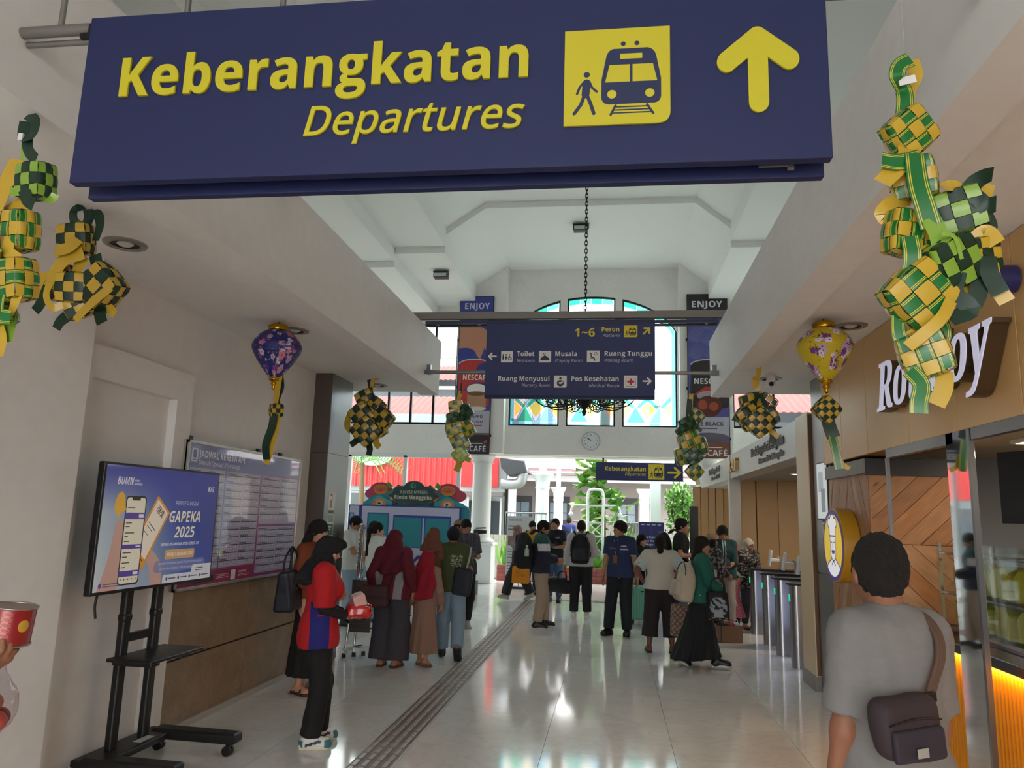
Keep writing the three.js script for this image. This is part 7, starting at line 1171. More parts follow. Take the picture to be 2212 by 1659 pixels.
// a thing set at a place given in a person's own frame
function carried(p, name, lab, cat, local, turn = [0, 0, 0]) { const t = thing(name, lab, cat, A(p.world(V(...local)))); t.quaternion.copy(p.wq().multiply(new THREE.Quaternion().setFromEuler(new THREE.Euler(...turn, 'YXZ')))); return t; }
function phone(p, lab, local, turn = [-0.9, 0, 0]) { const t = carried(p, 'phone', lab, 'phone', local, turn); part('case', rbox(0.075, 0.15, 0.009, 0.004), mat.blackPlastic, t); part('screen', box(0.068, 0.14, 0.001, 0, 0, 0.005), std(0x39424e, 0.15), t); return t; }
const softBox = (h, r, amp = 0.012, cell = 0.014, color) => meshField(wrinkle(rbx([0, 0, 0], h, r), amp, 9, h[0] * 31), h.map((v) => -v - 0.05), h.map((v) => v + 0.05), cell, color);
function backpack(p, lab, c, local, size, turn = [0, 0, 0], extra) {
  const t = carried(p, 'backpack', lab, 'backpack', local, turn), m = mcol(c, 0.8), [w, h, d] = size;
  part('main_pocket', meshField(wrinkle((x, y, z) => join([ell([0, 0.05 * h, 0], [w * 0.52, h * 0.52, d * 0.55]), rbx([0, -h * 0.12, 0], [w * 0.46, h * 0.36, d * 0.46], 0.05)], 0.04)(x, y, z), 0.008, 9), [-w * 0.6, -h * 0.6, -d * 0.7], [w * 0.6, h * 0.68, d * 0.7], 0.013, (extra && extra.col) || (() => c)), vc, t);
  part('front_pocket', meshField(wrinkle(rbx([0, -h * 0.16, -d * 0.5], [w * 0.36, h * 0.22, 0.05], 0.04), 0.006, 10), [-w * 0.5, -h * 0.5, -d * 0.9], [w * 0.5, h * 0.2, 0.02], 0.012), mcol((extra && extra.c2) || c, 0.8), t);
  part('handle', new THREE.TorusGeometry(0.03, 0.007, 6, 14, Math.PI).translate(0, h * 0.56, d * 0.15), m, t);
  part('zip', merge([tube([V(-w * 0.45, -h * 0.1, -d * 0.3), V(-w * 0.38, h * 0.35, -d * 0.3), V(0, h * 0.55, -d * 0.28), V(w * 0.38, h * 0.35, -d * 0.3), V(w * 0.45, -h * 0.1, -d * 0.3)], 0.006, 24, 5)]), mcol(0x0c0c0e, 0.5), t);
  for (const s of [-1, 1]) part('strap', tube([V(s * w * 0.25, h * 0.5, d * 0.4), V(s * w * 0.36, h * 0.62, d * 0.4 + 0.09), V(s * w * 0.42, h * 0.45, d * 0.4 + 0.23), V(s * w * 0.46, h * 0.1, d * 0.4 + 0.23), V(s * w * 0.5, -h * 0.25, d * 0.4 + 0.06)], 0.018, 20, 6), m, t);
  return t;
}
// --- the crowd, nearest first ---
{ // woman in red and blue shirt
  const red = 0xb01218, blue = 0x1b1d6e;
  const p = person({ lab: 'woman in red and navy shirt and black headscarf holding red boxes', pos: [-2.27, -5.86], yaw: 116, h: 1.56, fem: 1, w: 1.06, skin: SK.light, face: 1, handCell: 0.0042, cell: 0.0105, head: { yaw: -6, pitch: 14 },
    armL: { t: [0.09, 1.04, 0.22], palm: [0, 1, 0], curl: 0.35, dir: [-0.15, 0.05, 1] }, armR: { t: [-0.09, 1.04, 0.23], palm: [0, 1, 0], curl: 0.35, dir: [0.1, 0.05, 1] }, footL: [0.1, 0.06, 0, 0, 0.3], footR: [-0.1, -0.02],
    top: { off: 0.034, hem: 0.8, sleeve: 0.95, so: 0.034, flare: 0.02, tail: 0.1, col: (x, y, z) => Math.abs(z + 0.01) < 0.08 && Math.abs(x) > 0.1 && (y < 1.06 ? Math.abs(x) < 0.4 : Math.abs(x) < 0.2 && y < 1.17) ? blue : red, name: 'polo_shirt' },
    bottom: { c: 0x0d0d10, up: 0.11, kn: 0.088, an: 0.085, end: 0.97 }, shoes: { th: 0.032, sole: 0xd8d4c0, col: (x, y, z) => (y > 0.075 ? 0xe4e4e0 : Math.abs(x) > 0.03 && Math.abs(y - 0.05 - (z - 0.02) * 0.25) < 0.012 && z > -0.03 && z < 0.1 ? 0x1f2a4c : z < -0.045 || z > 0.12 ? 0x2f6f7a : 0xd8d8d2) },
    hijab: { c: 0x0e0f14, len: 0.27, rw: 0.15, peak: 1, back: 0.3, bw: 0.12 } });
  part('arm_warmer', joinGeo([p.aL, p.aR].map((x) => meshField(sleeve(A(x.e), A(x.e.clone().lerp(x.w, 0.9)), 0.05, 0.042), [Math.min(x.e.x, x.w.x) - 0.08, Math.min(x.e.y, x.w.y) - 0.08, Math.min(x.e.z, x.w.z) - 0.08], [Math.max(x.e.x, x.w.x) + 0.08, Math.max(x.e.y, x.w.y) + 0.08, Math.max(x.e.z, x.w.z) + 0.08], 0.011))), mcol(0x101014), p.g);
  const b = carried(p, 'snack_tray', 'red wrapped bundle of snack boxes held by the woman in the red shirt', 'package', [0.0, 1.085, 0.32]);
  part('wrap', softBox([0.13, 0.045, 0.085], 0.03, 0.034, 0.007), new THREE.MeshPhysicalMaterial({ color: 0xb8141c, roughness: 0.3, clearcoat: 0.5 }), b);
  for (let i = 0; i < 3; i++) part('clear_box', rbox(0.055, 0.09, 0.1, 0.012).rotateX(-0.35).translate(-0.085 + i * 0.085, 0.075, 0.0), new THREE.MeshPhysicalMaterial({ color: 0xc99a94, roughness: 0.2, clearcoat: 1 }), b);
  part('cords', merge([tube([V(-0.12, 0, 0.08), V(-0.05, -0.03, 0.1), V(0.05, 0.02, 0.1), V(0.12, -0.02, 0.08)], 0.012, 16, 5), tube([V(-0.1, -0.03, 0.09), V(0.0, 0.03, 0.1), V(0.1, -0.04, 0.09)], 0.01, 16, 5)]), mcol(0xc41a20, 0.5), b);
}
{ // woman behind her with tote
  const p = person({ lab: 'woman with long black hair and rust top standing behind the woman in red', pos: [-2.98, -7.45], yaw: 68, h: 1.66, fem: 1, skin: SK.light, face: 1, closed: 1, cell: 0.012, head: { yaw: 12, pitch: 16 }, armL: { t: [0.14, 1.0, 0.26], curl: 0.8 }, armR: { t: [-0.16, 1.02, 0.22], curl: 0.9 },
    top: { c: 0x7a3a1c, off: 0.02, hem: 0.92, sleeve: 1.9 }, bottom: { kind: 'skirt', c: 0x0c0c0e, rx: 0.2, rz: 0.2, hem: [0, 0.17, 0] }, shoes: { c: 0x3a241c, sandal: 1, back: 1 }, hair: { style: 'long', len: 0.38, line: 0.09 } });
  const b = carried(p, 'tote_bag', 'dark navy leather tote bag hanging from the arm of the woman in rust', 'bag', [-0.34, 1.02, 0.02], [0, 0.5, 0.02]);
  part('bag_body', meshField(wrinkle((x, y, z) => rbx([0, 0, 0], [0.2 + y * 0.12, 0.19, 0.075 - y * 0.12], 0.03)(x, y, z), 0.006, 8), [-0.28, -0.24, -0.15], [0.28, 0.24, 0.15], 0.011), mcol(0x161b2c, 0.5), b);
  for (const s of [-1, 1]) part('strap', tube([V(-0.1, 0.14, s * 0.04), V(-0.1, 0.3, s * 0.03), V(-0.03, 0.4, 0), V(0.05, 0.4, 0), V(0.1, 0.3, s * 0.03), V(0.1, 0.14, s * 0.04)], 0.01, 24, 6), mcol(0x12161f, 0.5), b);
  part('clasp', box(0.03, 0.012, 0.006, 0, 0.02, 0.078), mat.steel, b);
}
{ // man in cap with phone
  const p = person({ lab: 'man in black cap and white tee shirt looking at his phone by the left column', pos: [-4.1, -11.8], yaw: 74, h: 1.68, skin: SK.mid, head: { yaw: 4, pitch: 26 }, armL: { t: [0.1, 1.16, 0.34], palm: [-0.3, 0.8, 0], curl: 0.9 }, armR: { t: [-0.06, 1.16, 0.36], palm: [0.3, 0.8, 0], curl: 0.9 }, top: { c: 0xc9c9c6, off: 0.03, hem: 0.86, sleeve: 0.75, so: 0.03 }, bottom: { c: 0x8fa4b8, up: 0.105, kn: 0.09, an: 0.085, end: 0.9 }, shoes: { c: 0x16161a }, hair: {}, hat: { c: 0x101012 } });
  phone(p, 'phone held by the man in the black cap and white tee shirt', [0.02, 1.22, 0.44]);
}
{ // ponytail woman and companion
  person({ lab: 'woman with a long ponytail in white tee shirt and pale jeans facing the photo booth', pos: [-3.57, -11.3], yaw: 158, h: 1.6, fem: 1, skin: SK.light, head: { yaw: -36, pitch: 4 }, armL: { t: [0.2, 1.0, 0.2] }, armR: { t: [-0.16, 1.0, 0.2] }, footL: [0.09, 0.05], top: { c: 0xcfcfcb, off: 0.024, hem: 0.93, sleeve: 0.5, so: 0.026 }, bottom: { c: 0x7c94a6, up: 0.105, kn: 0.085, an: 0.092, end: 0.72 }, shoes: { c: 0xd9d4c8, sole: 0xdcd8ce }, hair: { style: 'pony', len: 0.4 } });
  person({ lab: 'man in grey tee shirt and dark jeans half hidden behind the woman with the ponytail', pos: [-3.92, -12.3], yaw: 165, h: 1.6, skin: SK.mid, head: { yaw: -50 }, armL: { t: [0.24, 0.95, -0.06], curl: 0.8 }, top: { c: 0x9a9ea2, off: 0.026, hem: 0.88, sleeve: 0.6, so: 0.026 }, bottom: { c: 0x233452 }, shoes: { c: 0x202024 }, hair: {} });
}
{ // maroon headscarf woman
  const mar = 0x5c1020;
  const p = person({ lab: 'woman in maroon headscarf and tunic with wide dark grey trousers seen from behind', pos: [-2.57, -8.87], yaw: 172, h: 1.56, fem: 1, w: 1.06, skin: SK.mid, cell: 0.012, head: { yaw: -10 }, armL: { t: [0.27, 0.9, 0.02] }, armR: { t: [-0.27, 0.92, 0.06] }, top: { off: 0.03, hem: 0.84, sleeve: 1.9, so: 0.03, flare: 0.02, col: (x, y, z) => (Math.abs(x) > 0.09 && Math.abs(x) < 0.2 && y < 1.2 - Math.abs(0.16 - Math.abs(x)) && y < 1.18 && Math.abs(x) < 0.19 ? 0x8a868c : mar), name: 'tunic' },
    bottom: { c: 0x3a3840, up: 0.125, kn: 0.15, an: 0.165, end: 0.99 }, shoes: { c: 0x4a3028, sandal: 1, back: 1 }, hijab: { c: 0x570e1e, len: 0.3, rw: 0.16, back: 0.42, bw: 0.12 } });
  const b = carried(p, 'shoulder_bag', 'maroon crossbody bag on the hip of the woman in the maroon headscarf', 'bag', [0.13, 0.88, -0.23], [0, 0.2, 0]);
  part('bag_body', softBox([0.17, 0.13, 0.055], 0.045), mcol(0x3a1a22, 0.7), b); part('flap', softBox([0.165, 0.07, 0.02], 0.018, 0.006).translate(0, 0.05, -0.06), mcol(0x40202a, 0.7), b); part('strap', tube([V(-0.14, 0.08, 0.02), V(-0.22, 0.3, 0.03), V(-0.3, 0.52, 0.1), V(-0.3, 0.56, 0.2)], 0.012, 20, 6), mcol(0x34161e), b);
}
{ // girl
  person({ lab: 'girl in bright red headscarf and long beige dress walking away', pos: [-2.2, -9.02], yaw: 170, h: 1.31, fem: 1, w: 1.02, headScale: 1.14, skin: SK.mid, cell: 0.012, head: { yaw: -6 }, armL: { t: [0.25, 0.86, 0.0] }, armR: { t: [-0.22, 0.9, 0.12] }, footL: [0.09, 0.1], footR: [-0.1, -0.12, 0.02, 0.3], top: { kind: 'dress', c: 0x8a6a5c, off: 0.024, sleeve: 1.9, so: 0.026, hemY: 0.2, rx: 0.24, rz: 0.2, name: 'dress' }, bottom: { kind: 'none' }, shoes: { c: 0x5e4436, sandal: 1, sole: 0x6a4e3e, th: 0.03 }, hijab: { c: 0x8c1226, len: 0.3, rw: 0.18, back: 0.5, bw: 0.13 } });
}
{ // man with child
  const p = person({ lab: 'man in green tee shirt and navy beanie carrying a child on his left arm', pos: [-2.0, -9.55], yaw: 188, h: 1.6, skin: SK.tan, cell: 0.012, head: { yaw: 14 }, armL: { t: [0.16, 1.12, 0.2], pole: [1, -0.4, -0.4], palm: [-0.5, 0.6, 0], dir: [-0.8, 0, 0.4] }, armR: { t: [-0.2, 1.0, 0.2] }, footL: [0.1, 0.16], footR: [-0.12, -0.26, 0.09, 0.85], top: { c: 0x3d4526, off: 0.026, hem: 0.86, sleeve: 0.75, so: 0.028, col: (x, y, z) => (z < -0.08 && y > 1.18 && y < 1.34 && x < 0.02 && x > -0.14 && noise.noise(x * 40, y * 60, 3) > 0.1 ? 0x9aa38a : 0x3d4526) }, bottom: { c: 0x7a8f9f, up: 0.11, kn: 0.092, an: 0.08, end: 0.96 }, shoes: { c: 0x1a1a1c }, hair: {}, hat: { kind: 'beanie', c: 0x12161f } });
  const b = carried(p, 'shoulder_bag', 'dark navy sling bag on the back of the man in the green tee shirt', 'bag', [-0.16, 1.0, -0.18], [0, -0.3, 0.1]);
  part('bag_body', softBox([0.12, 0.17, 0.05], 0.045), mcol(0x1b212c, 0.7), b); part('strap', tube([V(-0.02, 0.16, 0.02), V(-0.03, 0.3, 0.05), V(-0.01, 0.42, 0.12)], 0.014, 16, 6), mcol(0x9fa4a8), b);
  const q = person({ lab: 'small child in brown headscarf and pink trousers carried by the man in green', pos: [-2.25, -9.5], yaw: 140, h: 0.92, headScale: 1.5, w: 1.25, skin: SK.light, cell: 0.018, head: { yaw: 30, pitch: 10 }, armL: { t: [0.1, 1.1, 0.3] }, armR: { t: [-0.1, 1.2, 0.3] }, footL: [0.2, 0.12], footR: [-0.16, 0.18], top: { c: 0x6a4334, off: 0.03, hem: 0.86, sleeve: 1.7, so: 0.03 }, bottom: { c: 0xb8626e, up: 0.11, kn: 0.09, an: 0.07 }, shoes: { c: 0xc4525a }, hijab: { c: 0x6b4230, len: 0.24, rw: 0.15, back: 0.26 } });
  q.g.position.y = 0.63;
}
{ // man with glasses and phone
  const p = person({ lab: 'man with glasses in dark striped shirt and black trousers reading his phone', pos: [-2.32, -12.0], yaw: 24, h: 1.68, skin: SK.mid, head: { pitch: 26, yaw: 10 }, glasses: 1, armL: { t: [0.12, 1.12, 0.27], palm: [-0.4, 0.7, 0.2], curl: 0.9 }, armR: { t: [-0.02, 1.12, 0.3], palm: [0.4, 0.7, 0.2], curl: 0.9, }, top: { off: 0.026, hem: 0.84, sleeve: 0.85, so: 0.028, col: (x, y, z) => (Math.sin(x * 210) > 0.75 ? 0x5c5866 : 0x3f3d48) , collar: 0x44424c }, bottom: { c: 0x0f0f12, up: 0.108, kn: 0.088, an: 0.08, end: 0.95 }, footL: [0.09, -0.12, 0.03, 0.5], shoes: { c: 0xb4b0aa, sole: 0x8f8b86 }, hair: {} });
  phone(p, 'phone held by the man with glasses in the striped shirt', [0.06, 1.18, 0.38]);
}
{ // cameraman
  const p = person({ lab: 'man in tan cap filming behind the man with glasses', pos: [-2.74, -13.5], yaw: 80, h: 1.66, skin: SK.tan, armL: { t: [0.05, 1.42, 0.34], curl: 1 }, armR: { t: [-0.1, 1.4, 0.3], curl: 1 }, top: { c: 0x2a2c32, off: 0.024, hem: 0.88, sleeve: 0.7 }, bottom: { c: 0x2c2e36 }, hair: {}, hat: { c: 0x8a6a4e } });
  const c = carried(p, 'video_camera', 'small black video camera held up by the man in the tan cap', 'camera', [-0.02, 1.5, 0.4]); part('camera_body', rbox(0.07, 0.08, 0.16, 0.01), mat.blackPlastic, c); part('lens', cyl(0.03, 0.034, 0.08, 16).rotateX(Math.PI / 2).translate(0, 0, 0.11), mat.black, c); part('microphone', bar(V(0, 0.06, -0.05), V(0, 0.07, 0.14), 0.012), mat.black, c);
}
{ // walking woman with orange bag
  const p = person({ lab: 'woman in pinkish headscarf and dark jacket walking left with an orange bag', pos: [-1.98, -16.2], yaw: -84, h: 1.56, fem: 1, skin: SK.light, head: { yaw: 10 }, footL: [0.06, 0.28, 0, -0.1], footR: [-0.06, -0.34, 0.05, 0.5], armL: { t: [0.2, 0.84, -0.1], curl: 1.2 }, armR: { t: [-0.2, 0.86, 0.06] }, top: { off: 0.026, hem: 0.88, sleeve: 1.9, so: 0.026, col: (x, y, z) => (z > 0.06 ? 0x9a8a90 : 0x1b1d24), name: 'jacket' }, bottom: { c: 0x26252a, up: 0.11, kn: 0.11, an: 0.11, end: 0.94 }, shoes: { c: 0xb7b0a2, sole: 0xc9c4b8 }, hijab: { c: 0x8f6f6a, len: 0.26 } });
  const b = carried(p, 'shopping_bag', 'orange shopping bag carried by the woman in the pinkish headscarf', 'bag', [0.26, 0.6, -0.08], [0, 1.3, 0]);
  part('bag_body', meshField((x, y, z) => rbx([0, 0, 0], [0.18, 0.17, 0.06 - y * 0.1], 0.02)(x, y, z), [-0.22, -0.2, -0.12], [0.22, 0.2, 0.12], 0.013, (x, y, z) => (Math.abs(x) < 0.09 && y < 0.1 && y > -0.06 && noise.noise(x * 60, y * 60, 1) > 0.2 ? 0x8a4a10 : 0xd8881c)), vc, b); for (const s of [-1, 1]) part('strap', tube([V(-0.08, 0.15, s * 0.03), V(-0.05, 0.26, s * 0.02), V(0.05, 0.26, s * 0.02), V(0.08, 0.15, s * 0.03)], 0.008, 16, 5), mcol(0xb46c12), b);
}
{
  person({ lab: 'man in mustard tee shirt half hidden behind the man with the bulky backpack', pos: [-1.83, -17.6], yaw: 12, h: 1.64, skin: SK.mid, head: { pitch: 20, yaw: 20 }, top: { c: 0xc08e1e, off: 0.022, hem: 0.88, sleeve: 0.6 }, bottom: { c: 0x2a2c34 }, hair: {} });
  const p = person({ lab: 'man in navy and white jacket and khaki trousers with a bulky black backpack', pos: [-1.15, -12.5], yaw: 104, h: 1.69, w: 1.06, skin: SK.mid, glasses: 1, cell: 0.012, head: { pitch: 28 }, armL: { t: [0.1, 1.06, 0.26], curl: 0.9 }, armR: { t: [-0.05, 1.08, 0.28], curl: 0.9 }, footL: [0.1, 0.1], footR: [-0.1, -0.06], top: { off: 0.036, hem: 0.87, sleeve: 1.85, so: 0.036, col: (x, y, z) => (y > 1.335 ? 0x1f4a44 : y > 1.22 && Math.abs(x) > 0.17 ? 0xc6c6c8 : 0x1a1f30), name: 'jacket' }, bottom: { c: 0x9a8672, up: 0.11, kn: 0.092, an: 0.08, end: 0.93 }, shoes: { c: 0x111114, sole: 0xc0b8ae }, hair: {} });
  backpack(p, 'bulky black backpack with a small bottle, worn by the man in khaki trousers', 0x15171c, [0.02, 1.2, -0.28], [0.4, 0.56, 0.26]);
  const bt = carried(p, 'bottle', 'small pale green bottle in the side pocket of the bulky backpack', 'bottle', [-0.19, 1.2, -0.26]); part('bottle_body', lathe([[0, -0.07], [0.035, -0.07], [0.038, -0.05], [0.036, 0.04], [0.02, 0.07], [0.018, 0.09], [0, 0.09]], 16), std(0x9fb09a, 0.3), bt); part('lid', cyl(0.02, 0.02, 0.02, 12, 0, 0.1, 0), mat.white, bt);
}
{
  const p = person({ lab: 'man in navy tee shirt and jeans facing the camera with a phone', pos: [-1.2, -16.3], yaw: -8, h: 1.72, skin: SK.mid, face: 1, head: { yaw: -16, pitch: -4 }, armL: { t: [0.06, 1.12, 0.26], pole: [1, -0.5, -0.6], palm: [-0.6, 0.5, 0.2], curl: 0.8, dir: [-0.8, 0.2, 0.4] }, armR: { t: [-0.1, 1.1, 0.28], palm: [0.5, 0.6, 0.2], curl: 0.8 }, top: { off: 0.022, hem: 0.9, sleeve: 0.62, so: 0.022, col: (x, y, z) => (z > 0.1 && y > 1.3 && y < 1.33 && x > 0.04 && x < 0.12 ? 0x9fa6b4 : 0x161b2a) }, bottom: { c: 0x3d5a80, kn: 0.076, an: 0.062 }, shoes: { c: 0x26262a }, hair: { th: 0.016 } });
  phone(p, 'white phone held by the man in the navy tee shirt', [0.0, 1.17, 0.36], [-0.8, 0.3, 1.2]);
}
{ // white shirt, backpack, duffel
  const p = person({ lab: 'man in white long sleeved shirt and black trousers walking away with a black backpack', pos: [-0.55, -13.85], yaw: 178, h: 1.71, w: 1.06, skin: SK.tan, cell: 0.012, armL: { t: [0.3, 0.82, 0.04], curl: 1.3 }, armR: { t: [-0.16, 1.12, 0.24], curl: 0.8 }, footL: [0.12, 0.02], footR: [-0.11, 0.1], top: { c: 0xb9b5b2, off: 0.026, hem: 0.9, sleeve: 1.85, so: 0.024, collar: 0xb9b5b2 }, bottom: { c: 0x0f1013, up: 0.115, kn: 0.088, an: 0.075 }, shoes: { c: 0xc9c6c0, sole: 0xd4d1ca }, hair: { c: 0x171310, th: 0.008 } });
  backpack(p, 'slim black backpack on the man in the white shirt', 0x14161b, [0, 1.2, -0.24], [0.34, 0.5, 0.17], [0, 0, 0], { c2: 0x20242c });
  const b = carried(p, 'duffel_bag', 'black duffel bag in the left hand of the man in the white shirt', 'bag', [0.36, 0.56, 0.06], [0, 0.2, 0.15]);
  part('bag_body', meshField(wrinkle(cap([-0.16, 0, 0], [0.16, -0.02, 0], 0.13, 0.14, 1, 0.9), 0.02, 8), [-0.36, -0.2, -0.2], [0.36, 0.2, 0.2], 0.013), mcol(0x14171d, 0.75), b); for (const s of [-1, 1]) part('handle', tube([V(-0.08, 0.08, s * 0.08), V(-0.06, 0.2, s * 0.03), V(0, 0.24, 0), V(0.06, 0.2, s * 0.03), V(0.08, 0.08, s * 0.08)], 0.011, 20, 6), mcol(0x0e1014), b); part('shoulder_strap', tube([V(0.24, 0.06, 0), V(0.3, -0.05, 0.08), V(0.2, -0.16, 0.14), V(0.0, -0.1, 0.16), V(-0.2, 0.06, 0.1)], 0.012, 24, 6), mcol(0x0e1014), b);
}
{ // blue uniform
  const p = person({ lab: 'station officer in navy short sleeved uniform shirt with a brown badge, looking left', pos: [0.13, -12.15], yaw: -16, h: 1.72, w: 1.03, skin: SK.mid, face: 1, cell: 0.012, head: { yaw: -42, pitch: 4 }, armL: { t: [0.27, 0.86, 0.02] }, armR: { t: [-0.27, 0.86, 0.03] }, footL: [0.11, 0.0], footR: [-0.16, 0.08, 0, 0, -0.3],
    top: { off: 0.024, hem: 0.86, sleeve: 0.75, so: 0.024, collar: 0x1c2646, col: (x, y, z) => { const ax = Math.abs(x); if (z > 0.05 && ax > 0.03 && ax < 0.15 && y > 1.272 && y < 1.3) return y > 1.286 ? 0x8a5a66 : x > 0.04 ? 0xc9c6cc : 0x39304a; if (ax > 0.185 && ax < 0.3 && y < 1.2 && y > 1.18) return 0xb8b8c4; if (z > 0.1 && x > 0.05 && x < 0.13 && y > 1.325 && y < 1.34) return 0xc9ccd8; return 0x202c52; } }, bottom: { c: 0x11151d, up: 0.11, kn: 0.088, an: 0.08, end: 0.96 }, shoes: { c: 0x0d0d10 }, hair: { th: 0.02, line: 0.092 } });
  const b = carried(p, 'lanyard_badge', 'brown badge on a lanyard worn by the station officer', 'badge', [-0.04, 1.13, 0.155], [-0.05, 0, 0]); part('card', rbox(0.075, 0.12, 0.008, 0.004), mcol(0x7a4a26, 0.6), b); part('lanyard', merge([bar(V(0, 0.06, 0), V(0.03, 0.3, -0.03), 0.003), bar(V(0, 0.06, 0), V(-0.03, 0.3, -0.03), 0.003)]), mcol(0x8f93a0), b);
}
{
  person({ lab: 'woman in black with shoulder length black hair behind the station officer', pos: [0.52, -14.2], yaw: 40, h: 1.49, fem: 1, skin: SK.light, head: { yaw: 10, pitch: 14 }, top: { c: 0x121316, off: 0.024, hem: 0.86, sleeve: 1.85 }, bottom: { c: 0x1c1f28 }, hair: { style: 'bob', len: 0.2, line: 0.085 } });
  const s = thing('suitcase', 'mint green hard shell suitcase on wheels behind the woman in the cream tee shirt', 'suitcase', [0.5, 0, -13.5], 0.12);
  part('shell', rbox(0.38, 0.56, 0.24, 0.035, 0, 0.36, 0), std(0x6fb59c, 0.4), s); const rb = []; for (let i = -3; i <= 3; i++) rb.push(rbox(0.018, 0.46, 0.25, 0.006, i * 0.048, 0.36, 0)); part('ribs', merge(rb), std(0x67ab93, 0.4), s); part('side_handle', rbox(0.06, 0.02, 0.02, 0.005, 0, 0.55, 0.125), mat.black, s); part('pull_handle', merge([bar(V(-0.09, 0.64, -0.07), V(-0.09, 0.98, -0.07), 0.008), bar(V(0.09, 0.64, -0.07), V(0.09, 0.98, -0.07), 0.008), rbox(0.21, 0.025, 0.03, 0.008, 0, 0.99, -0.07)]), mat.steel, s); for (const [x, z] of [[-0.15, 0.08], [0.15, 0.08], [-0.15, -0.08], [0.15, -0.08]]) part('wheel', merge([cyl(0.03, 0.03, 0.03, 14).rotateZ(Math.PI / 2).translate(x, 0.03, z), box(0.04, 0.05, 0.03, x, 0.07, z)]), mat.black, s);
}
{ // cream tee, hands on hips
  person({ lab: 'woman in cream tee shirt and wide dark maroon trousers with hands on her hips', pos: [0.66, -10.78], yaw: 178, h: 1.55, fem: 1, w: 1.16, skin: SK.dark, cell: 0.0115, armL: { t: [0.23, 0.98, 0.0], pole: [1, 0, -0.5], palm: [-1, 0, 0.3], dir: [-0.8, -0.5, 0.3], curl: 0.8 }, armR: { t: [-0.23, 0.98, 0.0], pole: [-1, 0, -0.5], palm: [1, 0, 0.3], dir: [0.8, -0.5, 0.3], curl: 0.8 }, footL: [0.17, 0], footR: [-0.17, 0.02], top: { off: 0.026, hem: 0.915, flare: 0.015, sleeve: 0.8, so: 0.034, col: (x, y, z) => (Math.abs(x) > 0.21 ? (noise.noise(x * 26, y * 26, 4) > 0.25 ? 0xc9a64e : 0xa9bcc4) : 0xbcb5a8) }, bottom: { c: 0x22171b, up: 0.115, kn: 0.112, an: 0.125, end: 0.66 }, shoes: { c: 0x17171a, sandal: 1, sole: 0x17171a }, hair: { style: 'bun' } });
}
{ // tall man in black
  const p = person({ lab: 'tall man in black tee shirt with a large dark backpack standing in profile', pos: [1.17, -13.5], yaw: 78, h: 1.79, skin: SK.light, head: { yaw: 6 }, armL: { t: [0.14, 1.1, 0.28] }, armR: { t: [-0.14, 1.12, 0.26], curl: 0.8 }, top: { c: 0x121318, off: 0.026, hem: 0.86, sleeve: 0.7, so: 0.03 }, bottom: { c: 0x3c5a86 }, shoes: { c: 0x202024 }, hair: { th: 0.018 } });
  backpack(p, 'large dark backpack on the tall man in the black tee shirt', 0x1a1d24, [0, 1.2, -0.27], [0.36, 0.55, 0.24]);
}
{ // walking woman with cream backpack
  const p = person({ lab: 'woman with long black hair in green top and long black skirt striding right', pos: [1.1, -9.9], yaw: 94, h: 1.57, fem: 1, skin: SK.mid, cell: 0.0115, head: { yaw: -8, pitch: 6 }, armL: { t: [0.2, 0.98, 0.2], curl: 1 }, armR: { t: [-0.16, 0.96, 0.26], curl: 1 }, tights: 0x101014, footL: [0.06, -0.3, 0.04, 0.5], footR: [-0.06, 0.2, 0, -0.05], top: { c: 0x14584c, off: 0.03, hem: 0.84, sleeve: 1.85, so: 0.032, flare: 0.02 }, bottom: { kind: 'skirt', c: 0x0f1014, rx: 0.25, rz: 0.34, hem: [0, 0.12, -0.08], pow: 1.5, fold: 0.09, slant: 0.08 }, shoes: { c: 0x111114, sole: 0xcfcabd, th: 0.03 }, hair: { style: 'long', len: 0.5 } });
  backpack(p, 'cream canvas backpack on the striding woman with long black hair', 0xb3a894, [-0.04, 1.08, -0.22], [0.36, 0.46, 0.2], [0.15, 0.2, 0], { col: (x, y, z) => (z < -0.06 && Math.abs(x - 0.06) < 0.05 && Math.abs(y - 0.06) < 0.07 ? 0x5a3a48 : 0xb3a894), c2: 0xaca08c });
  const bag = (lab, local, c, turn, h3) => { const b = carried(p, 'tote_bag', lab, 'bag', local, turn); part('bag_body', meshField(wrinkle(rbx([0, 0, 0], h3, 0.03), 0.012, 8), h3.map((v) => -v - 0.05), h3.map((v) => v + 0.05), 0.013, c), vc, b); for (const s of [-1, 1]) part('strap', tube([V(-0.09, h3[1] * 0.9, s * 0.03), V(-0.06, h3[1] + 0.14, s * 0.02), V(0.06, h3[1] + 0.14, s * 0.02), V(0.09, h3[1] * 0.9, s * 0.03)], 0.009, 16, 5), mcol(0x1c1c20), b); };
  bag('black tote bag with a pale grey print in front of the striding woman', [-0.26, 0.82, 0.17], (x, y, z) => (Math.hypot(x / 0.1, (y + 0.01) / 0.12) < 1 && noise.noise(x * 22, y * 22, 2) > -0.15 ? 0x8a929a : y < -0.1 && noise.noise(x * 30, y * 40, 5) > 0.15 ? 0xa08a72 : 0x17181b), [0, Math.PI / 2, 0], [0.13, 0.17, 0.055]);
  bag('brown checked shopping bag behind the striding woman', [0.2, 0.56, -0.2], (x, y, z) => (Math.sin((x + y + z) * 90) > 0.4 || Math.sin((x - y + z) * 90) > 0.6 ? 0x5a463c : 0x8d7a6c), [0, Math.PI / 2, 0.05], [0.16, 0.2, 0.07]);
}
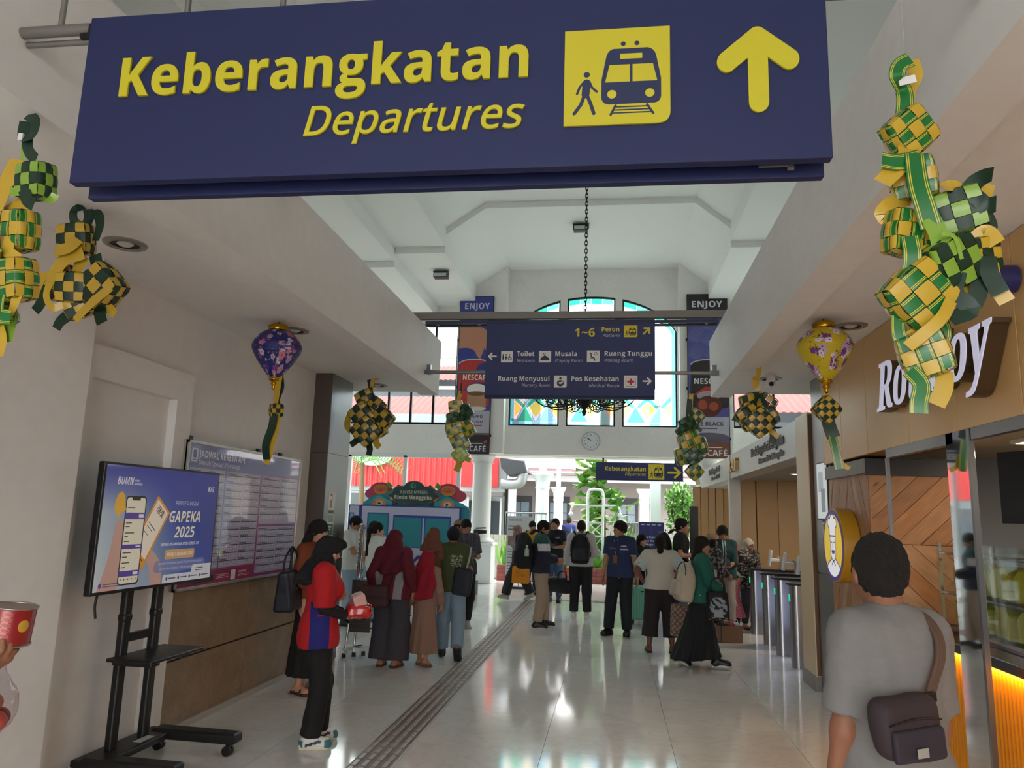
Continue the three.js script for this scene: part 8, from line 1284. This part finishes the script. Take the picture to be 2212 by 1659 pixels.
{
  const pat = (a, b, f, t) => (x, y, z) => (noise.noise(x * f, y * f, z * f) > t ? a : b);
  person({ lab: 'person in tan cap and dark patterned shirt behind the striding woman', pos: [1.53, -12.35], yaw: 120, h: 1.56, fem: 1, skin: SK.tan, armL: { t: [0.1, 1.04, 0.28] }, armR: { t: [-0.14, 1.02, 0.26] }, top: { off: 0.03, hem: 0.78, sleeve: 1.8, so: 0.03, col: pat(0x7a7672, 0x1d1b1e, 26, 0.12) }, bottom: { c: 0x15161a }, shoes: { c: 0x3c3e44, sole: 0xbcbcb8 }, hair: { style: 'bob', len: 0.2 }, hat: { c: 0x8e7258, back: 1 } });
  const p = person({ lab: 'man in dark green vest with red sleeves looking down at his phone', pos: [1.79, -12.9], yaw: 4, h: 1.69, skin: SK.mid, cell: 0.012, head: { pitch: 30, yaw: 4 }, armL: { t: [0.06, 1.08, 0.3], palm: [-0.4, 0.6, 0.2], curl: 0.9 }, armR: { t: [-0.05, 1.08, 0.31], palm: [0.4, 0.6, 0.2], curl: 0.9 }, top: { off: 0.03, hem: 0.86, sleeve: 1.1, so: 0.028, col: (x, y, z) => (Math.abs(x) > 0.225 ? 0xa8322a : z > 0.08 && Math.abs(Math.abs(x) - 0.02) < 0.006 ? 0xc4ced0 : 0x123c3a), name: 'vest' }, bottom: { c: 0x9a8f82, up: 0.112, kn: 0.092, an: 0.085 }, shoes: { c: 0x2a2c30, sole: 0xb4b4b0 }, hair: { th: 0.018 } });
  phone(p, 'black phone held by the man in the green vest', [0.0, 1.14, 0.4]);
  const q = person({ lab: 'woman in cream headscarf and black patterned blouse reading her phone by the gates', pos: [2.3, -13.55], yaw: 24, h: 1.49, fem: 1, skin: SK.tan, head: { pitch: 26, yaw: 8 }, face: 1, closed: 1, armL: { t: [0.08, 1.12, 0.26], palm: [-0.5, 0.6, 0.2], curl: 0.8 }, armR: { t: [-0.08, 1.06, 0.26], palm: [0.5, 0.6, 0.2], curl: 0.8 }, top: { off: 0.03, hem: 0.74, sleeve: 1.85, so: 0.03, flare: 0.01, col: pat(0x8f8276, 0x17151a, 30, 0.18), name: 'blouse' }, bottom: { c: 0x20262e }, shoes: { c: 0x1c1c20, sandal: 1, back: 1 }, hijab: { c: 0xb8aa98, len: 0.22, rw: 0.13 } });
  phone(q, 'phone in a teal case held by the woman in the cream headscarf', [0.0, 1.14, 0.36]);
  person({ lab: 'toddler in pink dress and grey cap standing near the ticket gates', pos: [2.02, -13.2], yaw: 84, h: 0.92, headScale: 1.5, fem: 1, w: 1.12, skin: SK.light, cell: 0.016, armL: { t: [0.24, 0.86, 0.02] }, armR: { t: [-0.24, 0.84, 0.02] }, top: { kind: 'dress', c: 0xb85a68, off: 0.03, sleeve: 1.8, so: 0.034, hemY: 0.42, rx: 0.34, rz: 0.32, name: 'dress', col: (x, y, z) => (Math.sin(x * 120) * Math.sin(y * 120) > 0.3 ? 0xc98a92 : 0xb0505f) }, bottom: { c: 0x151922, up: 0.1, kn: 0.1, an: 0.1 }, shoes: { c: 0x2c2c30 }, hair: {}, hat: { c: 0x70787e } });
}
{ // cardboard box
  const b = thing('cardboard_box', 'open cardboard box of packed bags on the floor behind the striding woman', 'box', [1.72, 0, -12.05], 0.1), m = std(0x7d5d42, 0.8);
  part('side', merge([box(0.38, 0.24, 0.012, 0, 0.12, 0.13), box(0.38, 0.24, 0.012, 0, 0.12, -0.13), box(0.012, 0.24, 0.26, -0.19, 0.12, 0), box(0.012, 0.24, 0.26, 0.19, 0.12, 0), box(0.38, 0.01, 0.26, 0, 0.005, 0)]), m, b); part('tape', box(0.02, 0.24, 0.002, -0.12, 0.12, 0.137), std(0x3a2a20, 0.5), b);
  for (const [x, z, c, n] of [[-0.08, 0, 0x141a1c, 'dark plastic bag in the cardboard box'], [0.06, 0.02, 0x8a2a34, 'red cloth bundle in the cardboard box'], [0.13, -0.03, 0xb4b4b2, 'white packet in the cardboard box']]) { const o = thing('packed_bag', n, 'bag', [1.72 + x, 0.19, -12.05 + z]); part('bag_body', softBox([0.05, 0.09, 0.05], 0.03, 0.015, 0.01), new THREE.MeshPhysicalMaterial({ color: c, roughness: 0.35, clearcoat: 0.3 }), o); part('knot', new THREE.TorusGeometry(0.03, 0.008, 5, 12).translate(0, 0.1, 0), mcol(c, 0.5), o); }
}
{ // man in grey at the right foreground
  const p = person({ lab: 'man in grey tee shirt seen from behind in the right foreground', pos: [0.89, -2.66], yaw: 200, h: 1.735, w: 0.92, sh: 0.135, skin: SK.tan, face: 1, cell: 0.0085, handCell: 0.0042, head: { yaw: -20, pitch: 6 }, armL: { t: [0.2, 0.84, 0.06] }, armR: { t: [-0.2, 0.84, 0.06] }, footL: [0.1, 0.06], footR: [-0.1, -0.04], top: { off: 0.022, hem: 0.82, sleeve: 0.82, so: 0.024, flare: 0.02, wr: 0.007, col: (x, y, z) => { const n = noise.noise(x * 20, y * 260, z * 20) * 0.05 + noise.noise(x * 90, y * 300, z * 90) * 0.05; return new THREE.Color(0x7b7876).multiplyScalar(1 + n).getHex(); } }, bottom: { c: 0x2a2a30 }, shoes: { c: 0x202022 }, hair: { c: 0x14110f, th: 0.012, low: -0.075 } });
  const b = carried(p, 'shoulder_bag', 'dark maroon crossbody bag with a small white label worn by the man in grey', 'bag', [0.1, 1.17, -0.165], [0.02, 0.1, -0.06]);
  part('bag_body', meshField(wrinkle((x, y, z) => rbx([0, 0, 0], [0.112 + Math.min(0, y) * 0.2, 0.088, 0.042], 0.04)(x, y, z), 0.005, 9), [-0.2, -0.15, -0.1], [0.2, 0.15, 0.1], 0.007), mcol(0x33272b, 0.75), b);
  part('pocket', meshField(wrinkle(rbx([0, -0.04, -0.045], [0.092, 0.045, 0.012], 0.012), 0.004, 9), [-0.16, -0.13, -0.09], [0.16, 0.02, -0.02], 0.007), mcol(0x2c2530, 0.75), b);
  part('label', rbox(0.04, 0.026, 0.004, 0.002, 0.01, -0.055, -0.068), mcol(0x9c9890, 0.6), b); part('zip', tube([V(-0.095, 0.02, -0.045), V(0, 0.03, -0.047), V(0.095, 0.02, -0.045)], 0.003, 12, 5), mcol(0x1a1416, 0.5), b);
  part('strap', merge([0, 1, 2].map((i) => tube([V(-0.095, 0.05, -0.0), V(-0.14, 0.1, 0.015), V(-0.19, 0.18, 0.02), V(-0.215, 0.245, 0.05), V(-0.215, 0.292, 0.11), V(-0.205, 0.285, 0.19), V(-0.19, 0.22, 0.27)].map((v) => v.clone().add(V((i - 1) * 0.011, 0, 0))), 0.008, 30, 6))), mcol(0x5c4436, 0.8), b);
  part('buckle', rbox(0.045, 0.03, 0.02, 0.006, -0.105, 0.07, 0.0), mat.black, b);
}
{ // vendor cut off by the left edge
  const p = person({ lab: 'vendor in red at the left edge holding out a red tin', pos: [-1.99, -2.0], yaw: 80, h: 1.62, skin: SK.tan, face: 1, cell: 0.011, handCell: 0.004, armR: { t: [0.0, 1.36, 0.27], pole: [-0.6, -1, 0], palm: [0.15, 0.7, 0.6], dir: [0.1, 0.5, 0.8], curl: 1.0 }, armL: { t: [0.22, 0.95, 0.1] }, top: { c: 0xa51420, off: 0.03, hem: 0.84, sleeve: 0.9, so: 0.034 }, bottom: { c: 0x141418 }, shoes: { c: 0x202024 }, hair: {} });
  const h = at(22, 1392, -1.98);
  const c = thing('tin', 'red and gold round tin with a silver rim held up at the left edge', 'tin', [h.x - 0.03, h.y + 0.0, h.z - 0.02]);
  const tx = canvasTex(512, 128, (g, w, hh) => { g.fillStyle = '#8e1420'; g.fillRect(0, 0, w, hh); g.strokeStyle = '#c8583a'; g.lineWidth = 4; for (let k = 0; k < 4; k++) for (let i = 0; i < 6; i++) { g.beginPath(); g.ellipse(40 + k * 128, 18 + i * 19, 16, 8, 0.2, 0, 7); g.stroke(); } g.fillStyle = '#c89a3a'; for (let k = 0; k < 4; k++) { g.beginPath(); g.arc(105 + k * 128, 60, 22, 0, 7); g.fill(); } });
  part('tin_body', new THREE.CylinderGeometry(0.058, 0.058, 0.098, 40, 1, true).translate(0, 0.052, 0).rotateZ(-0.1), new THREE.MeshPhysicalMaterial({ color: 0xffffff, map: tx, roughness: 0.25, clearcoat: 0.6 }), c);
  part('rim', merge([new THREE.TorusGeometry(0.059, 0.003, 8, 40).rotateX(Math.PI / 2), new THREE.TorusGeometry(0.059, 0.003, 8, 40).rotateX(Math.PI / 2).translate(0, 0.101, 0), cyl(0.058, 0.058, 0.002, 40, 0, 0.1, 0), cyl(0.058, 0.058, 0.002, 40, 0, 0.001, 0)]).rotateZ(-0.1), std(0xa89a90, 0.3, 0.9), c);
  const bag = thing('fruit_bag', 'clear plastic bag of fruit hanging from the hand at the left edge', 'bag', [h.x - 0.03, h.y - 0.17, h.z]);
  part('bag_skin', meshField(wrinkle(join([ell([0, 0, 0], [0.062, 0.075, 0.062]), cap([0, 0.05, 0], [0.005, 0.17, 0], 0.03, 0.008)], 0.05), 0.008, 26), [-0.1, -0.11, -0.1], [0.1, 0.2, 0.1], 0.006), new THREE.MeshPhysicalMaterial({ color: 0xf2eef0, roughness: 0.12, transmission: 1, thickness: 0, ior: 1.3 }), bag);
  for (const [x, y, z, cc] of [[-0.02, -0.035, 0.02, 0x9a3038], [0.025, -0.03, 0.01, 0xb04a40], [0.0, -0.03, -0.028, 0x8a2830], [0.0, 0.015, 0.005, 0xb8574a]]) part('fruit', new THREE.SphereGeometry(0.03, 18, 14).scale(1, 0.92, 1).translate(x, y, z), mcol(cc, 0.4), bag);
}
{ // people far outside
  person({ lab: 'distant man in blue shirt with a dark strap beyond the garden', pos: [-1.45, -25.9], yaw: 175, h: 1.75, skin: SK.tan, cell: 0.02, top: { off: 0.024, hem: 0.88, sleeve: 0.7, col: (x, y, z) => (z < 0 && Math.abs(y - 1.2 - x * 1.2) < 0.03 ? 0x1a1c26 : 0x2a3470) }, bottom: { c: 0x1c1e26 }, hair: {} });
  person({ lab: 'distant dark haired woman in pale top near the right outdoor column', pos: [1.1, -25.6], yaw: -70, h: 1.66, fem: 1, skin: SK.light, cell: 0.02, top: { c: 0xc9c6cc, off: 0.024, hem: 0.88, sleeve: 1.5 }, bottom: { c: 0x2c2e36 }, hair: { style: 'long', len: 0.3 } });
  person({ lab: 'distant dark haired person in pink behind the man in the navy tee shirt', pos: [-1.95, -24.4], yaw: 170, h: 1.6, fem: 1, skin: SK.light, cell: 0.02, top: { c: 0xc88a92, off: 0.024, hem: 0.88, sleeve: 0.7 }, bottom: { c: 0x30343c }, hair: { style: 'bob', len: 0.2 } });
}
renderer.render(scene, camera);
